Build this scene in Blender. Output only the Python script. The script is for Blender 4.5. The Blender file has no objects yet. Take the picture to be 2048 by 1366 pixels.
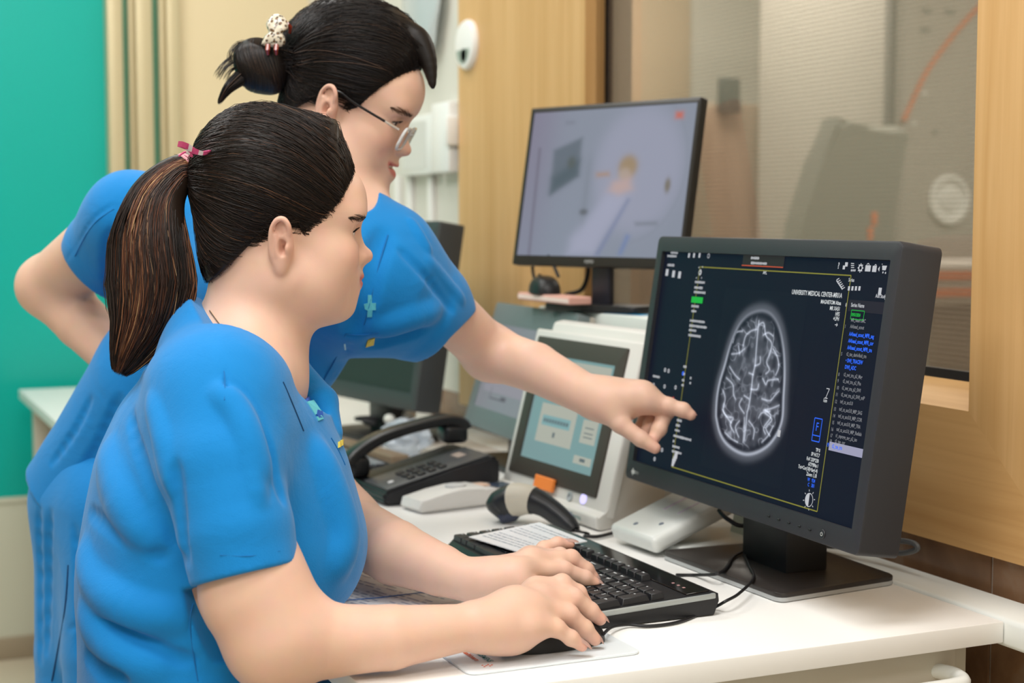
import bpy, bmesh, math, random
import numpy as np
from mathutils import Vector, Matrix, noise as mnoise
random.seed(7); RNG = np.random.default_rng(11)
SC = bpy.context.scene
COL = SC.collection
PI = math.pi
def R(d): return math.radians(d)
# ------------------------------------------------------------------ camera numbers
F = 3100.0; CX, CY = 1024.0, 683.0
YAW = R(23.9); PIT = math.atan(243 / 3100.0); HC = 1.18
fw0 = np.array([math.sin(YAW), math.cos(YAW), 0.]); rt = np.array([math.cos(YAW), -math.sin(YAW), 0.]); up0 = np.array([0, 0, 1.])
fw = fw0 * math.cos(PIT) - up0 * math.sin(PIT); upc = up0 * math.cos(PIT) + fw0 * math.sin(PIT)
CAMP = np.array([0, 0, HC])
def ray(px, py): return fw + rt * (px - CX) / F + upc * (CY - py) / F
def W(px, py, d): return CAMP + ray(px, py) * d
def onz(px, py, z): r = ray(px, py); return CAMP + r * ((z - HC) / r[2])
def onx(px, py, x): r = ray(px, py); return CAMP + r * (x / r[0])
def ony(px, py, y): r = ray(px, py); return CAMP + r * (y / r[1])
# ------------------------------------------------------------------ materials
def S(h):
    h = h.lstrip('#'); o = []
    for i in (0, 2, 4):
        c = int(h[i:i + 2], 16) / 255.0
        o.append(c / 12.92 if c <= .04045 else ((c + .055) / 1.055) ** 2.4)
    return tuple(o)
MATS = {}
def mat(name, col, rough=.5, metal=0., spec=.5, noise=0., nscale=30., bump=0., bscale=200., emit=None, estr=1., coat=0., sub=0., alpha=None, trans=0., ior=1.45, sheen=0.):
    if name in MATS: return MATS[name]
    m = bpy.data.materials.new(name); m.use_nodes = True
    nt = m.node_tree; b = nt.nodes['Principled BSDF']
    c = S(col) if isinstance(col, str) else col
    b.inputs['Base Color'].default_value = (*c, 1); b.inputs['Roughness'].default_value = rough
    b.inputs['Metallic'].default_value = metal; b.inputs['Specular IOR Level'].default_value = spec
    b.inputs['Coat Weight'].default_value = coat; b.inputs['IOR'].default_value = ior
    b.inputs['Transmission Weight'].default_value = trans
    if sheen: b.inputs['Sheen Weight'].default_value = sheen
    if sub:
        b.inputs['Subsurface Weight'].default_value = sub
        b.inputs['Subsurface Radius'].default_value = (.012, .005, .003); b.inputs['Subsurface Scale'].default_value = 1.
    if alpha is not None: b.inputs['Alpha'].default_value = alpha
    tc = nt.nodes.new('ShaderNodeTexCoord')
    if noise:
        n = nt.nodes.new('ShaderNodeTexNoise'); n.inputs['Scale'].default_value = nscale; n.inputs['Detail'].default_value = 4
        nt.links.new(tc.outputs['Object'], n.inputs['Vector'])
        mx = nt.nodes.new('ShaderNodeMix'); mx.data_type = 'RGBA'; mx.blend_type = 'MIX'
        mx.inputs[6].default_value = (*[max(0, x * (1 - noise)) for x in c], 1); mx.inputs[7].default_value = (*[min(1, x * (1 + noise)) for x in c], 1)
        nt.links.new(n.outputs['Fac'], mx.inputs[0]); nt.links.new(mx.outputs[2], b.inputs['Base Color'])
    if bump:
        n2 = nt.nodes.new('ShaderNodeTexNoise'); n2.inputs['Scale'].default_value = bscale; n2.inputs['Detail'].default_value = 3
        nt.links.new(tc.outputs['Object'], n2.inputs['Vector'])
        bp = nt.nodes.new('ShaderNodeBump'); bp.inputs['Strength'].default_value = bump; bp.inputs['Distance'].default_value = .002
        nt.links.new(n2.outputs['Fac'], bp.inputs['Height']); nt.links.new(bp.outputs['Normal'], b.inputs['Normal'])
    if emit is not None:
        e = S(emit) if isinstance(emit, str) else emit
        b.inputs['Emission Color'].default_value = (*e, 1); b.inputs['Emission Strength'].default_value = estr
    MATS[name] = m; return m
def emat(name, col, s=1.): return mat(name, '#000000', .5, emit=col, estr=s, spec=.2)
def nodes(m): return m.node_tree.nodes, m.node_tree.links, m.node_tree.nodes['Principled BSDF']
# ------------------------------------------------------------------ mesh helpers
def xf(bm, vs, M):
    for v in vs: v.co = M @ v.co
def T(x, y, z): return Matrix.Translation((x, y, z))
def RX(a): return Matrix.Rotation(a, 4, 'X')
def RY(a): return Matrix.Rotation(a, 4, 'Y')
def RZ(a): return Matrix.Rotation(a, 4, 'Z')
def add_box(bm, lo, hi, bev=0., seg=2, M=None):
    r = bmesh.ops.create_cube(bm, size=1.0); vs = r['verts']
    c = [(lo[i] + hi[i]) / 2 for i in range(3)]; s = [abs(hi[i] - lo[i]) for i in range(3)]
    for v in vs: v.co = Vector((c[0] + v.co.x * s[0], c[1] + v.co.y * s[1], c[2] + v.co.z * s[2]))
    if bev > 0:
        es = list({e for v in vs for e in v.link_edges})
        b = min(bev, .49 * min(s)); g = bmesh.ops.bevel(bm, geom=es, offset=b, segments=seg, affect='EDGES', profile=.5)
        vs = list({v for f in g['faces'] for v in f.verts} | {v for v in vs if v.is_valid})
    if M is not None: xf(bm, vs, M)
    return vs
def catmull(P, n=8, closed=False):
    P = [np.asarray(p, float) for p in P]; out = []; m = len(P)
    rng = range(m if closed else m - 1)
    for i in rng:
        if closed: p0, p1, p2, p3 = P[i - 1], P[i], P[(i + 1) % m], P[(i + 2) % m]
        else: p0, p1, p2, p3 = P[max(i - 1, 0)], P[i], P[i + 1], P[min(i + 2, m - 1)]
        for k in range(n):
            t = k / n
            out.append(.5 * ((2 * p1) + (-p0 + p2) * t + (2 * p0 - 5 * p1 + 4 * p2 - p3) * t * t + (-p0 + 3 * p1 - 3 * p2 + p3) * t ** 3))
    if not closed: out.append(P[-1])
    return out
def add_tube(bm, pts, r, sides=10, cap=True, closed=False):
    pts = [Vector(p) for p in pts]; n = len(pts)
    rs = [r] * n if not hasattr(r, '__len__') else list(r)
    rings = []; prev = None
    for i in range(n):
        a = pts[i - 1] if (i > 0 or closed) else pts[i]; b = pts[(i + 1) % n] if (i < n - 1 or closed) else pts[i]
        t = (b - a).normalized()
        if prev is None:
            u = t.orthogonal().normalized()
        else:
            u = (prev - t * prev.dot(t))
            u = u.normalized() if u.length > 1e-9 else t.orthogonal().normalized()
        prev = u; w = t.cross(u)
        rings.append([bm.verts.new(pts[i] + (u * math.cos(2 * PI * k / sides) + w * math.sin(2 * PI * k / sides)) * rs[i]) for k in range(sides)])
    for i in range(n if closed else n - 1):
        A, B = rings[i], rings[(i + 1) % n]
        for k in range(sides):
            bm.faces.new((A[k], A[(k + 1) % sides], B[(k + 1) % sides], B[k]))
    if cap and not closed:
        bm.faces.new(list(reversed(rings[0]))); bm.faces.new(rings[-1])
    return [v for q in rings for v in q]
def add_lathe(bm, prof, sides=32, M=None):
    rings = []
    for (r, z) in prof:
        rings.append([bm.verts.new((r * math.cos(2 * PI * k / sides), r * math.sin(2 * PI * k / sides), z)) for k in range(sides)])
    for i in range(len(prof) - 1):
        A, B = rings[i], rings[i + 1]
        for k in range(sides): bm.faces.new((A[k], A[(k + 1) % sides], B[(k + 1) % sides], B[k]))
    bm.faces.new(list(reversed(rings[0]))); bm.faces.new(rings[-1])
    vs = [v for q in rings for v in q]
    if M is not None: xf(bm, vs, M)
    return vs
def add_prism(bm, poly, z0, z1, M=None, bev=0., seg=2):
    a = [bm.verts.new((p[0], p[1], z0)) for p in poly]; b = [bm.verts.new((p[0], p[1], z1)) for p in poly]; n = len(poly)
    fs = [bm.faces.new(list(reversed(a))), bm.faces.new(b)]
    for i in range(n): fs.append(bm.faces.new((a[i], a[(i + 1) % n], b[(i + 1) % n], b[i])))
    vs = a + b
    if bev:
        es = [e for e in fs[0].edges] + [e for e in fs[1].edges]
        g = bmesh.ops.bevel(bm, geom=es, offset=bev, segments=seg, affect='EDGES', profile=.5)
        vs = list({v for f in g['faces'] for v in f.verts} | {v for v in vs if v.is_valid} | {v for f in fs if f.is_valid for v in f.verts})
    if M is not None: xf(bm, vs, M)
    return vs
def add_poly(bm, pts):
    vs = [bm.verts.new(p) for p in pts]; bm.faces.new(vs); return vs
def rrect(w, h, r, n=5, cx=0, cy=0):
    o = []
    for (sx, sy, a0) in ((1, -1, -PI / 2), (1, 1, 0), (-1, 1, PI / 2), (-1, -1, PI)):
        for k in range(n + 1):
            a = a0 + PI / 2 * k / n
            o.append((cx + sx * (w / 2 - r) + r * math.cos(a), cy + sy * (h / 2 - r) + r * math.sin(a)))
    return o
def B(): return bmesh.new()
def obj(name, bm, m, parent=None, smooth=True, angle=35):
    me = bpy.data.meshes.new(name)
    bmesh.ops.recalc_face_normals(bm, faces=bm.faces[:])
    bm.to_mesh(me); bm.free()
    o = bpy.data.objects.new(name, me); COL.objects.link(o)
    if m is not None:
        for mm in (m if isinstance(m, (list, tuple)) else [m]): me.materials.append(mm)
    if smooth: shade(me, angle)
    if parent is not None: o.parent = parent
    return o
def shade(me, angle=35):
    me.polygons.foreach_set('use_smooth', [True] * len(me.polygons))
    if angle and angle < 179: me.set_sharp_from_angle(angle=R(angle))
def thing(name, label, cat, loc=(0, 0, 0), rz=0., group=None):
    o = bpy.data.objects.new(name, None); COL.objects.link(o); o.empty_display_size = .05
    o.location = [float(v) for v in loc]; o.rotation_euler = (0, 0, rz); o['label'] = label; o['category'] = cat
    if group: o['group'] = group
    return o
def tag(o, label, cat, group=None):
    o['label'] = label; o['category'] = cat
    if group: o['group'] = group
    return o
def struct(name, bm, m, label=None, **k):
    o = obj(name, bm, m, **k); o['kind'] = 'structure'
    if label: o['label'] = label; o['category'] = name.split('_')[0]
    return o
def text_mesh(bm, s, size, M, xs=1., align='LEFT', bold=0.):
    cu = bpy.data.curves.new('txt', 'FONT'); cu.body = s; cu.size = size; cu.align_x = align; cu.align_y = 'CENTER'
    cu.resolution_u = 3; cu.offset = bold
    o = bpy.data.objects.new('txt', cu); COL.objects.link(o)
    dg = bpy.context.evaluated_depsgraph_get(); me = bpy.data.meshes.new_from_object(o.evaluated_get(dg))
    bpy.data.objects.remove(o); bpy.data.curves.remove(cu)
    me.transform(M @ Matrix.Diagonal((xs, 1, 1, 1))); bm.from_mesh(me); bpy.data.meshes.remove(me)
def mesh_np(name, v, f):
    me = bpy.data.meshes.new(name); v = np.ascontiguousarray(v, np.float32); f = np.ascontiguousarray(f, np.int32); k = f.shape[1]
    me.vertices.add(len(v)); me.vertices.foreach_set('co', v.ravel()); me.loops.add(f.size); me.loops.foreach_set('vertex_index', f.ravel())
    me.polygons.add(len(f)); me.polygons.foreach_set('loop_start', np.arange(0, f.size, k, dtype=np.int32))
    me.update(calc_edges=True); me.validate(); return me

# ================================================================== ROOM
def wood_mat(name, c1, c2, axis='Z', scale=60):
    m = mat(name, c1, .42); nd, lk, b = nodes(m)
    tc = nd.new('ShaderNodeTexCoord'); mp = nd.new('ShaderNodeMapping')
    st = {'Z': (scale, scale, scale * .035), 'Y': (scale, scale * .035, scale)}[axis]
    mp.inputs['Scale'].default_value = st
    n = nd.new('ShaderNodeTexNoise'); n.inputs['Scale'].default_value = 1.; n.inputs['Detail'].default_value = 5; n.inputs['Distortion'].default_value = .6
    n2 = nd.new('ShaderNodeTexNoise'); n2.inputs['Scale'].default_value = .22; n2.inputs['Detail'].default_value = 2
    mm = nd.new('ShaderNodeMath'); mm.operation = 'MULTIPLY_ADD'; mm.inputs[1].default_value = .45
    r = nd.new('ShaderNodeValToRGB'); r.color_ramp.elements[0].position = .36; r.color_ramp.elements[1].position = .66
    r.color_ramp.elements[0].color = (*S(c2), 1); r.color_ramp.elements[1].color = (*S(c1), 1)
    lk.new(tc.outputs['Object'], mp.inputs['Vector']); lk.new(mp.outputs['Vector'], n.inputs['Vector']); lk.new(mp.outputs['Vector'], n2.inputs['Vector'])
    mm2 = nd.new('ShaderNodeMath'); mm2.operation = 'MULTIPLY'; mm2.inputs[1].default_value = .55
    lk.new(n.outputs['Fac'], mm2.inputs[0]); lk.new(n2.outputs['Fac'], mm.inputs[0]); lk.new(mm2.outputs[0], mm.inputs[2])
    lk.new(mm.outputs[0], r.inputs['Fac']); lk.new(r.outputs['Color'], b.inputs['Base Color'])
    bp = nd.new('ShaderNodeBump'); bp.inputs['Strength'].default_value = .12; bp.inputs['Distance'].default_value = .001
    lk.new(n.outputs['Fac'], bp.inputs['Height']); lk.new(bp.outputs['Normal'], b.inputs['Normal'])
    return m
WOODV = wood_mat('oak_upright', '#dcb27c', '#c99c63', 'Z')
WOODH = wood_mat('oak_lying', '#d6aa72', '#c0925a', 'Y')
WALL_W = mat('painted_wall_offwhite', '#d9d6cc', .6, noise=.03, nscale=6)
WALL_C = mat('cream_wall_panel', '#e4d2ac', .55, noise=.03, nscale=4)
TEAL = mat('teal_panel', '#00aca0', .32, noise=.03, nscale=3)
KICK = mat('pale_green_beige_panel', '#cfd0be', .3, noise=.03, nscale=4)
CREAMM = mat('champagne_metal', '#cfc19d', .35, metal=.35)
CREAMD = mat('champagne_metal_shadow_gap', '#8f8467', .5)
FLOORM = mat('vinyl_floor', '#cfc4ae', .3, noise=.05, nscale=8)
CEILM = mat('ceiling_paint', '#efede8', .8)
WHITE = mat('white_laminate', '#f2f1ee', .38, noise=.01, nscale=3, bump=.03, bscale=900)
WHITEP = mat('white_plastic', '#e4e6e2', .35, bump=.03, bscale=800)
GREYW = mat('warm_grey_metal', '#c9c4b6', .45)
BLACKP = mat('black_plastic', '#1b1b1d', .42, bump=.06, bscale=1200)
BLACKG = mat('gloss_black_plastic', '#141315', .12)
DGREY = mat('dark_grey_plastic', '#2b2c31', .48, bump=.06, bscale=1400)
RUBBER = mat('black_cable_rubber', '#17171a', .5)

XW = 1.25           # room-side face of the oak cladding
def tile_mat():
    m = mat('marble_tile', '#8a6a50', .22); nd, lk, b = nodes(m)
    tc = nd.new('ShaderNodeTexCoord')
    n = nd.new('ShaderNodeTexNoise'); n.inputs['Scale'].default_value = 7; n.inputs['Detail'].default_value = 8; n.inputs['Distortion'].default_value = 1.6
    r = nd.new('ShaderNodeValToRGB'); e = r.color_ramp.elements
    e[0].position = .3; e[0].color = (*S('#7b5a42'), 1); e[1].position = .72; e[1].color = (*S('#a08a76'), 1)
    k = e.new(.52); k.color = (*S('#8e6c50'), 1)
    lk.new(tc.outputs['Object'], n.inputs['Vector']); lk.new(n.outputs['Fac'], r.inputs['Fac']); lk.new(r.outputs['Color'], b.inputs['Base Color'])
    return m
TILE = tile_mat(); GROUT = mat('tile_grout', '#d8d4cc', .7)

# floor / ceiling / walls
bm = B(); add_box(bm, (-2.6, -2.2, -.1), (1.30, 4.32, 0)); struct('floor', bm, FLOORM)
bm = B(); add_box(bm, (-2.6, -2.2, 2.7), (1.30, 4.32, 2.8)); struct('ceiling', bm, CEILM)
bm = B(); add_box(bm, (-2.7, -2.2, 0), (-2.6, 4.42, 2.7)); struct('wall_left', bm, WALL_W)
bm = B(); add_box(bm, (-2.7, -2.3, 0), (1.62, -2.2, 2.7)); struct('wall_rear', bm, WALL_W)
# end wall (behind the women): masonry plus the wall cladding
YE = 4.30
bm = B(); add_box(bm, (-2.7, YE + .02, 0), (1.62, YE + .14, 2.7)); struct('wall_end', bm, WALL_W)
xe = lambda px: float(ony(px, 300, YE)[0])
xt = xe(213)
bm = B(); add_box(bm, (-1.4, YE, .44), (xt, YE + .02, 2.7)); struct('door_1', bm, TEAL, 'teal door panel behind the standing woman')
bm = B(); add_box(bm, (-1.4, YE + .001, .06), (xt, YE + .02, .425)); add_box(bm, (-1.4, YE - .003, .425), (xt, YE + .02, .44)); struct('trim_1', bm, KICK)
bm = B(); add_box(bm, (-2.6, YE - .012, 0), (xt, YE + .02, .06), .004); struct('baseboard_end', bm, mat('brown_base', '#a89a84', .5))
# vertical champagne sliding-door profiles between the teal door and the cream panel, teal glass slots between them
bm = B()
for a, b_, d in ((213, 244, .05), (258, 268, .03), (268, 302, .055), (318, 330, .03), (330, 357, .05)):
    add_box(bm, (xe(a), YE - d, 0), (xe(b_), YE + .02, 2.7), .006)
fo = struct('door_2', bm, CREAMM)
bm = B(); add_box(bm, (xe(244), YE - .004, 0), (xe(330), YE + .018, 2.7)); struct('window_2', bm, mat('green_glass', '#5fa086', .1, noise=.12, nscale=3))
bm = B(); add_box(bm, (xe(357), YE - .02, 0), (1.30, YE + .02, 2.7)); struct('trim_2', bm, WALL_C)
# window wall ------------------------------------------------------
YA, YB = 1.468, 2.50; ZA, ZB = .951, 2.05    # clear opening in the cladding (room face)
XG = 1.305                                   # glass
# masonry with the hole
bm = B()
add_box(bm, (1.27, -2.2, 0), (1.42, YA, 2.7)); add_box(bm, (1.27, YB + .14, 0), (1.42, 4.32, 2.7)); add_box(bm, (1.2725, YB + .036, 0), (1.303, YB + .14, 2.7))
add_box(bm, (1.27, YA, 0), (1.42, YB, ZA)); add_box(bm, (1.27, YA, ZB), (1.42, YB, 2.7))
struct('wall_window', bm, WALL_W)
# tiles below the oak frame: marble course and the lower courses with grout lines
zt = .783; ygr = float(onx(1983, 1150, XW + .012)[1])
bm = B(); bg = B()
gw = .0022
for (z0, z1) in ((.60, zt + .02), (.30, .60), (0.0, .30)):
    for k in range(-6, 7):
        y0 = ygr + k * .6; y1 = y0 + .6
        if y1 < -2.15 or y0 > 4.3: continue
        y1 = min(y1, 4.29)
        add_box(bm, (XW + .012, y0 + gw, z0 + gw), (1.27, y1 - gw, z1 - gw))
add_box(bg, (XW + .015, -2.2, 0), (1.27, 4.30, zt + .02))
struct('trim_3', bm, TILE); struct('trim_4', bg, GROUT)
# oak frame: mitred boards with a bevelled inner lip
def frame_board(bm, quad, lip):
    # quad: room-face corners (y,z) counter order, lip: two (y,z) points on the glass plane next to the inner edge
    f = [(XW, *q) for q in quad]; bk = [(1.272, *q) for q in quad]
    vs = [bm.verts.new(p) for p in f]; vb = [bm.verts.new(p) for p in bk]
    bm.faces.new(vs)
    n = len(vs)
    for i in range(n): bm.faces.new((vs[i], vs[(i + 1) % n], vb[(i + 1) % n], vb[i]))
    if lip:   # inner edge is quad[0]-quad[1]
        l0, l1 = bm.verts.new((XG, *lip[0])), bm.verts.new((XG, *lip[1]))
        v0, v1 = bm.verts.new(f[0]), bm.verts.new(f[1])
        bm.faces.new((v0, v1, l1, l0))
wp = .19; YL = 3.104; zb0 = zt
bm = B(); frame_board(bm, [(YA, ZA), (YB, ZA), (YB + .02, zb0), (YA - .185, zb0)], [(YA + .03, ZA + .027), (YB + .03, ZA + .027)])
WIN = bpy.data.objects.new('window_1', None); COL.objects.link(WIN); WIN['kind'] = 'structure'; WIN['label'] = 'observation window in an oak frame looking into the scan room'; WIN['category'] = 'window'
obj('window_frame', bm, WOODH, WIN)
bm = B(); frame_board(bm, [(YA, ZB), (YA, ZA), (YA - .185, zb0), (YA - .40, zb0 - .0), (YA - .40, ZB + .25), (YA - .185, ZB + .25)], [(YA + .03, ZB - .02), (YA + .03, ZA + .027)])
obj('window_frame', bm, WOODV, WIN)
bm = B(); frame_board(bm, [(YB, ZA), (YB, ZB), (YB, ZB + .25), (YL, ZB + .25), (YL, zb0), (YB + .02, zb0)], [(YB + .03, ZA + .027), (YB + .03, ZB - .02)])
obj('window_frame', bm, WOODV, WIN)
bm = B(); frame_board(bm, [(YB, ZB), (YA, ZB), (YA - .185, ZB + .25), (YB, ZB + .25)], [(YB + .03, ZB - .02), (YA + .03, ZB - .02)])
obj('window_frame', bm, WOODH, WIN)
# black gasket round the glass
bm = B(); g = .012
for lo, hi in (((YA, ZA), (YB + .08, ZA + .027 + g)), ((YB + .018, ZA), (YB + .058, ZB)), ((YA - .02, ZA), (YA + .036, ZB)), ((YA, ZB - .03), (YB + .05, ZB))):
    add_box(bm, (XG + .0005, lo[0], lo[1]), (XG + .010, hi[0], hi[1]))
obj('gasket', bm, mat('window_gasket', '#151316', .6), WIN)
# glass with the fine copper screening mesh of the scan room
def glass_mat():
    m = bpy.data.materials.new('screened_glass'); m.use_nodes = True; nt = m.node_tree; nd, lk = nt.nodes, nt.links
    for n in list(nd): nd.remove(n)
    out = nd.new('ShaderNodeOutputMaterial'); tr = nd.new('ShaderNodeBsdfTransparent'); tr.inputs[0].default_value = (.80, .78, .74, 1)
    gl = nd.new('ShaderNodeBsdfGlossy'); gl.inputs['Roughness'].default_value = .03; gl.inputs[0].default_value = (.9, .9, .9, 1)
    df = nd.new('ShaderNodeBsdfDiffuse'); df.inputs[0].default_value = (*S('#a08f7c'), 1)
    tc = nd.new('ShaderNodeTexCoord'); wv = nd.new('ShaderNodeTexWave'); wv.wave_type = 'BANDS'; wv.bands_direction = 'Z'
    wv.inputs['Scale'].default_value = 48; wv.inputs['Distortion'].default_value = .5; wv.inputs['Detail'].default_value = 1
    mr = nd.new('ShaderNodeMapRange'); mr.inputs[3].default_value = .25; mr.inputs[4].default_value = .34
    m1 = nd.new('ShaderNodeMixShader'); m2 = nd.new('ShaderNodeMixShader'); m2.inputs[0].default_value = .045
    lk.new(tc.outputs['Object'], wv.inputs['Vector']); lk.new(wv.outputs['Fac'], mr.inputs[0]); lk.new(mr.outputs[0], m1.inputs[0])
    lk.new(tr.outputs[0], m1.inputs[1]); lk.new(df.outputs[0], m1.inputs[2])
    lk.new(m1.outputs[0], m2.inputs[1]); lk.new(gl.outputs[0], m2.inputs[2]); lk.new(m2.outputs[0], out.inputs[0])
    return m
bm = B(); add_box(bm, (XG + .002, YA - .01, ZA), (XG + .008, YB + .139, ZB)); obj('window_pane', bm, glass_mat(), WIN)

# ------------------------------------------------ the scan room behind the glass
YS = 6.0
SCW = mat('scan_room_wall', '#cfcabd', .7); SCB = mat('scan_room_brown_panel', '#94836c', .6); SCG = mat('scan_room_grey_panel', '#b3b0a6', .6)
xs = lambda px: float(ony(px, 300, YS)[0])
bm = B(); add_box(bm, (1.42, YS, 0), (5.2, YS + .1, 2.7)); struct('wall_scan_end', bm, SCW)
bm = B(); add_box(bm, (5.2, .6, 0), (5.3, YS + .1, 2.7)); struct('wall_scan_far', bm, SCW)
bm = B(); add_box(bm, (1.42, .6, 0), (5.2, .7, 2.7)); struct('wall_scan_near', bm, SCW)
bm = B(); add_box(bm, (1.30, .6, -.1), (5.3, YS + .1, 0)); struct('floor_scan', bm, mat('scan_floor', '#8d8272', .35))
bm = B(); add_box(bm, (1.42, .6, 2.7), (5.3, YS + .1, 2.8)); struct('ceiling_scan', bm, CEILM)
bm = B(); add_box(bm, (xs(1180), YS - .03, 0), (xs(1237), YS, 2.7), .004); struct('trim_5', bm, mat('dark_wood_jamb', '#6d5c4c', .5))
bm = B(); add_box(bm, (xs(1237), YS - .02, 0), (xs(1375), YS, 2.7), .004); struct('trim_6', bm, mat('scan_beige_panel', '#c4ab8b', .6))

# ================================================================== DESK
DZ = .74
desk = thing('desk', 'long white laminate desk running along the window wall', 'desk', (.82, 1.31, 0))
def L(o, p): return (p[0] - o.location[0], p[1] - o.location[1], p[2] - o.location[2])
def dbox(bm, lo, hi, bev=0.): add_box(bm, L(desk, lo), L(desk, hi), bev)
bm = B(); dbox(bm, (.452, 1.312, DZ - .024), (1.173, 4.19, DZ), .0015); obj('desk_top', bm, WHITE, desk)
bm = B(); dbox(bm, (1.1745, 1.25, DZ - .03), (1.245, 4.19, DZ + .003), .006); obj('cable_ledge', bm, WHITEP, desk, angle=50)
bm = B(); dbox(bm, (.50, 1.345, .655), (1.135, 1.36, DZ - .0245), .002); obj('apron', bm, GREYW, desk)
# grab rail under the short end
bm = B()
zr = .683; P = [(1.108, 1.352, zr), (1.118, 1.325, zr), (1.108, 1.300, zr), (1.085, 1.293, zr)]
P = catmull(P, 6) + [np.array((x, 1.293, zr)) for x in np.linspace(1.05, .56, 8)] + catmull([(.53, 1.293, zr), (.515, 1.31, zr), (.515, 1.352, zr)], 6)
add_tube(bm, [L(desk, p) for p in P], .0085, 12); obj('rail', bm, WHITEP, desk)
# pedestal with drawers, and legs
ped = thing('drawer_pedestal', 'pale grey drawer pedestal standing under the near end of the desk', 'cabinet', (.99, 1.70, 0))
bm = B(); add_box(bm, (-.12, -.30, .0008), (.12, .30, .650), .004); obj('body', bm, GREYW, ped)
for k in range(3):
    bm = B(); add_box(bm, (-.11, -.318, .03 + k * .205), (.11, -.30, .225 + k * .205), .003); d = obj('drawer', bm, WHITEP, ped)
    bm = B(); add_tube(bm, [(-.05, -.318, .19 + k * .205), (-.05, -.332, .19 + k * .205), (.05, -.332, .19 + k * .205), (.05, -.318, .19 + k * .205)], .004, 8); obj('handle', bm, CREAMM, d)
for (x, y) in ((.50, 1.38), (1.14, 1.38), (.50, 4.12), (1.14, 4.12), (.50, 2.75), (1.14, 2.75)):
    bm = B(); dbox(bm, (x - .022, y - .022, 0), (x + .022, y + .022, DZ - .0245), .003); obj('leg', bm, GREYW, desk)

# ================================================================== MAIN MONITOR
def screen_thing(name, label, cat, bc, yaw_deg, base_z):
    t = thing(name, label, cat, (bc[0], bc[1], base_z), R(yaw_deg + 90)); return t
def panel_M(bz, tilt): return T(0, 0, bz) @ RX(-R(tilt))
MM_bc, MM_yaw, MM_t = (1.0021, 1.6145, .8228), 178.53, 8.6
mon = screen_thing('monitor', 'large black monitor showing a brain scan, nearest to the window frame', 'monitor', MM_bc, MM_yaw, DZ)
bz = MM_bc[2] - DZ; MP = panel_M(bz, MM_t); mw, mh, md = .554, .339, .052
bez_t, bez_s, bez_b = .021, .0175, .026
def frame_ring(bm, w, h, top, side, bot, d0, d1, M, bev=.003, r=.008, depth_inner=.006):
    # a monitor bezel: front ring with rounded outer corners and an inset step down to the glass
    out = rrect(w, h, r, 4, 0, h / 2); inn = rrect(w - 2 * side, h - top - bot, .0015, 4, 0, bot + (h - top - bot) / 2)
    def ring(poly, y, ins=0.):
        cx, cy = 0, h / 2
        return [bm.verts.new((p[0] * (1 - 2 * ins / w), y, cy + (p[1] - cy) * (1 - 2 * ins / h))) for p in poly]
    R_ = [ring(out, d1), ring(out, d0 + bev), ring(out, d0 + bev * .3, bev * .3), ring(out, d0, bev)]
    I_ = [[bm.verts.new((p[0], y, p[1])) for p in inn] for y in (d0, d0 + depth_inner)]
    seq = R_ + I_; n = len(out)
    for A, Bq in zip(seq[:-1], seq[1:]):
        for k in range(n): bm.faces.new((A[k], A[(k + 1) % n], Bq[(k + 1) % n], Bq[k]))
    bm.faces.new(list(reversed(seq[0])))
    bm.faces.new(seq[-1])
    xf(bm, [v for q in seq for v in q], M)
bm = B(); frame_ring(bm, mw, mh, bez_t, bez_s, bez_b, 0, md, MP); obj('bezel', bm, DGREY, mon)
sw, sh = mw - 2 * bez_s, mh - bez_t - bez_b
def screen_quad(bm, w, h, z0, y, M, n=1):
    vs = [bm.verts.new(M @ Vector(p)) for p in ((-w / 2, y, z0), (w / 2, y, z0), (w / 2, y, z0 + h), (-w / 2, y, z0 + h))]
    bm.faces.new(vs)
SCRM = mat('monitor_screen_dark', '#08080b', .45, emit=(.0045, .0070, .0165), estr=1., spec=.10)
bm = B(); screen_quad(bm, sw - .0006, sh - .0006, bez_b + .0003, .0055, MP); scr = obj('screen', bm, SCRM, mon)
bm = B(); add_box(bm, (-.10, md, .08), (.10, md + .02, .25), .01, 3, M=MP); obj('rear_housing', bm, DGREY, mon)
# stand: column and plate
bm = B(); add_box(bm, (-.052, .055, .010), (.052, .115, .20), .004, 2); add_box(bm, (-.045, .066, .19), (.045, .105, bz + .16), .004, 2); obj('stand_column', bm, BLACKP, mon)
pl = [onz(px, py, DZ) for px, py in ((1322, 1118), (1560, 1208), (1793, 1170))]
Mi = (T(*mon.location) @ RZ(mon.rotation_euler[2])).inverted()
q = [Mi @ Vector(p) for p in pl]; q.append(q[2] + (q[0] - q[1])); q[3] = Vector((q[0].x + .005, q[2].y, 0))
def round_poly(P, r, n=5):
    o = []; m = len(P)
    for i in range(m):
        a, b_, c = Vector(P[i - 1][:2]), Vector(P[i][:2]), Vector(P[(i + 1) % m][:2])
        u = (a - b_).normalized(); v = (c - b_).normalized(); p0, p1 = b_ + u * r, b_ + v * r
        for k in range(n + 1):
            t = k / n; o.append(tuple(p0 * (1 - t) ** 2 + b_ * 2 * t * (1 - t) + p1 * t * t))
    return o
bm = B(); add_prism(bm, round_poly(q, .014), .006, .0115, bev=.0012); obj('stand_plate', bm, mat('dark_bronze_plate', '#2c2725', .38, bump=.05, bscale=1500), mon)
bm = B(); add_prism(bm, round_poly(q, .014), .0012, .006); obj('plate_rim', bm, mat('brushed_silver', '#b9bcbd', .35, metal=.6), mon)
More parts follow.
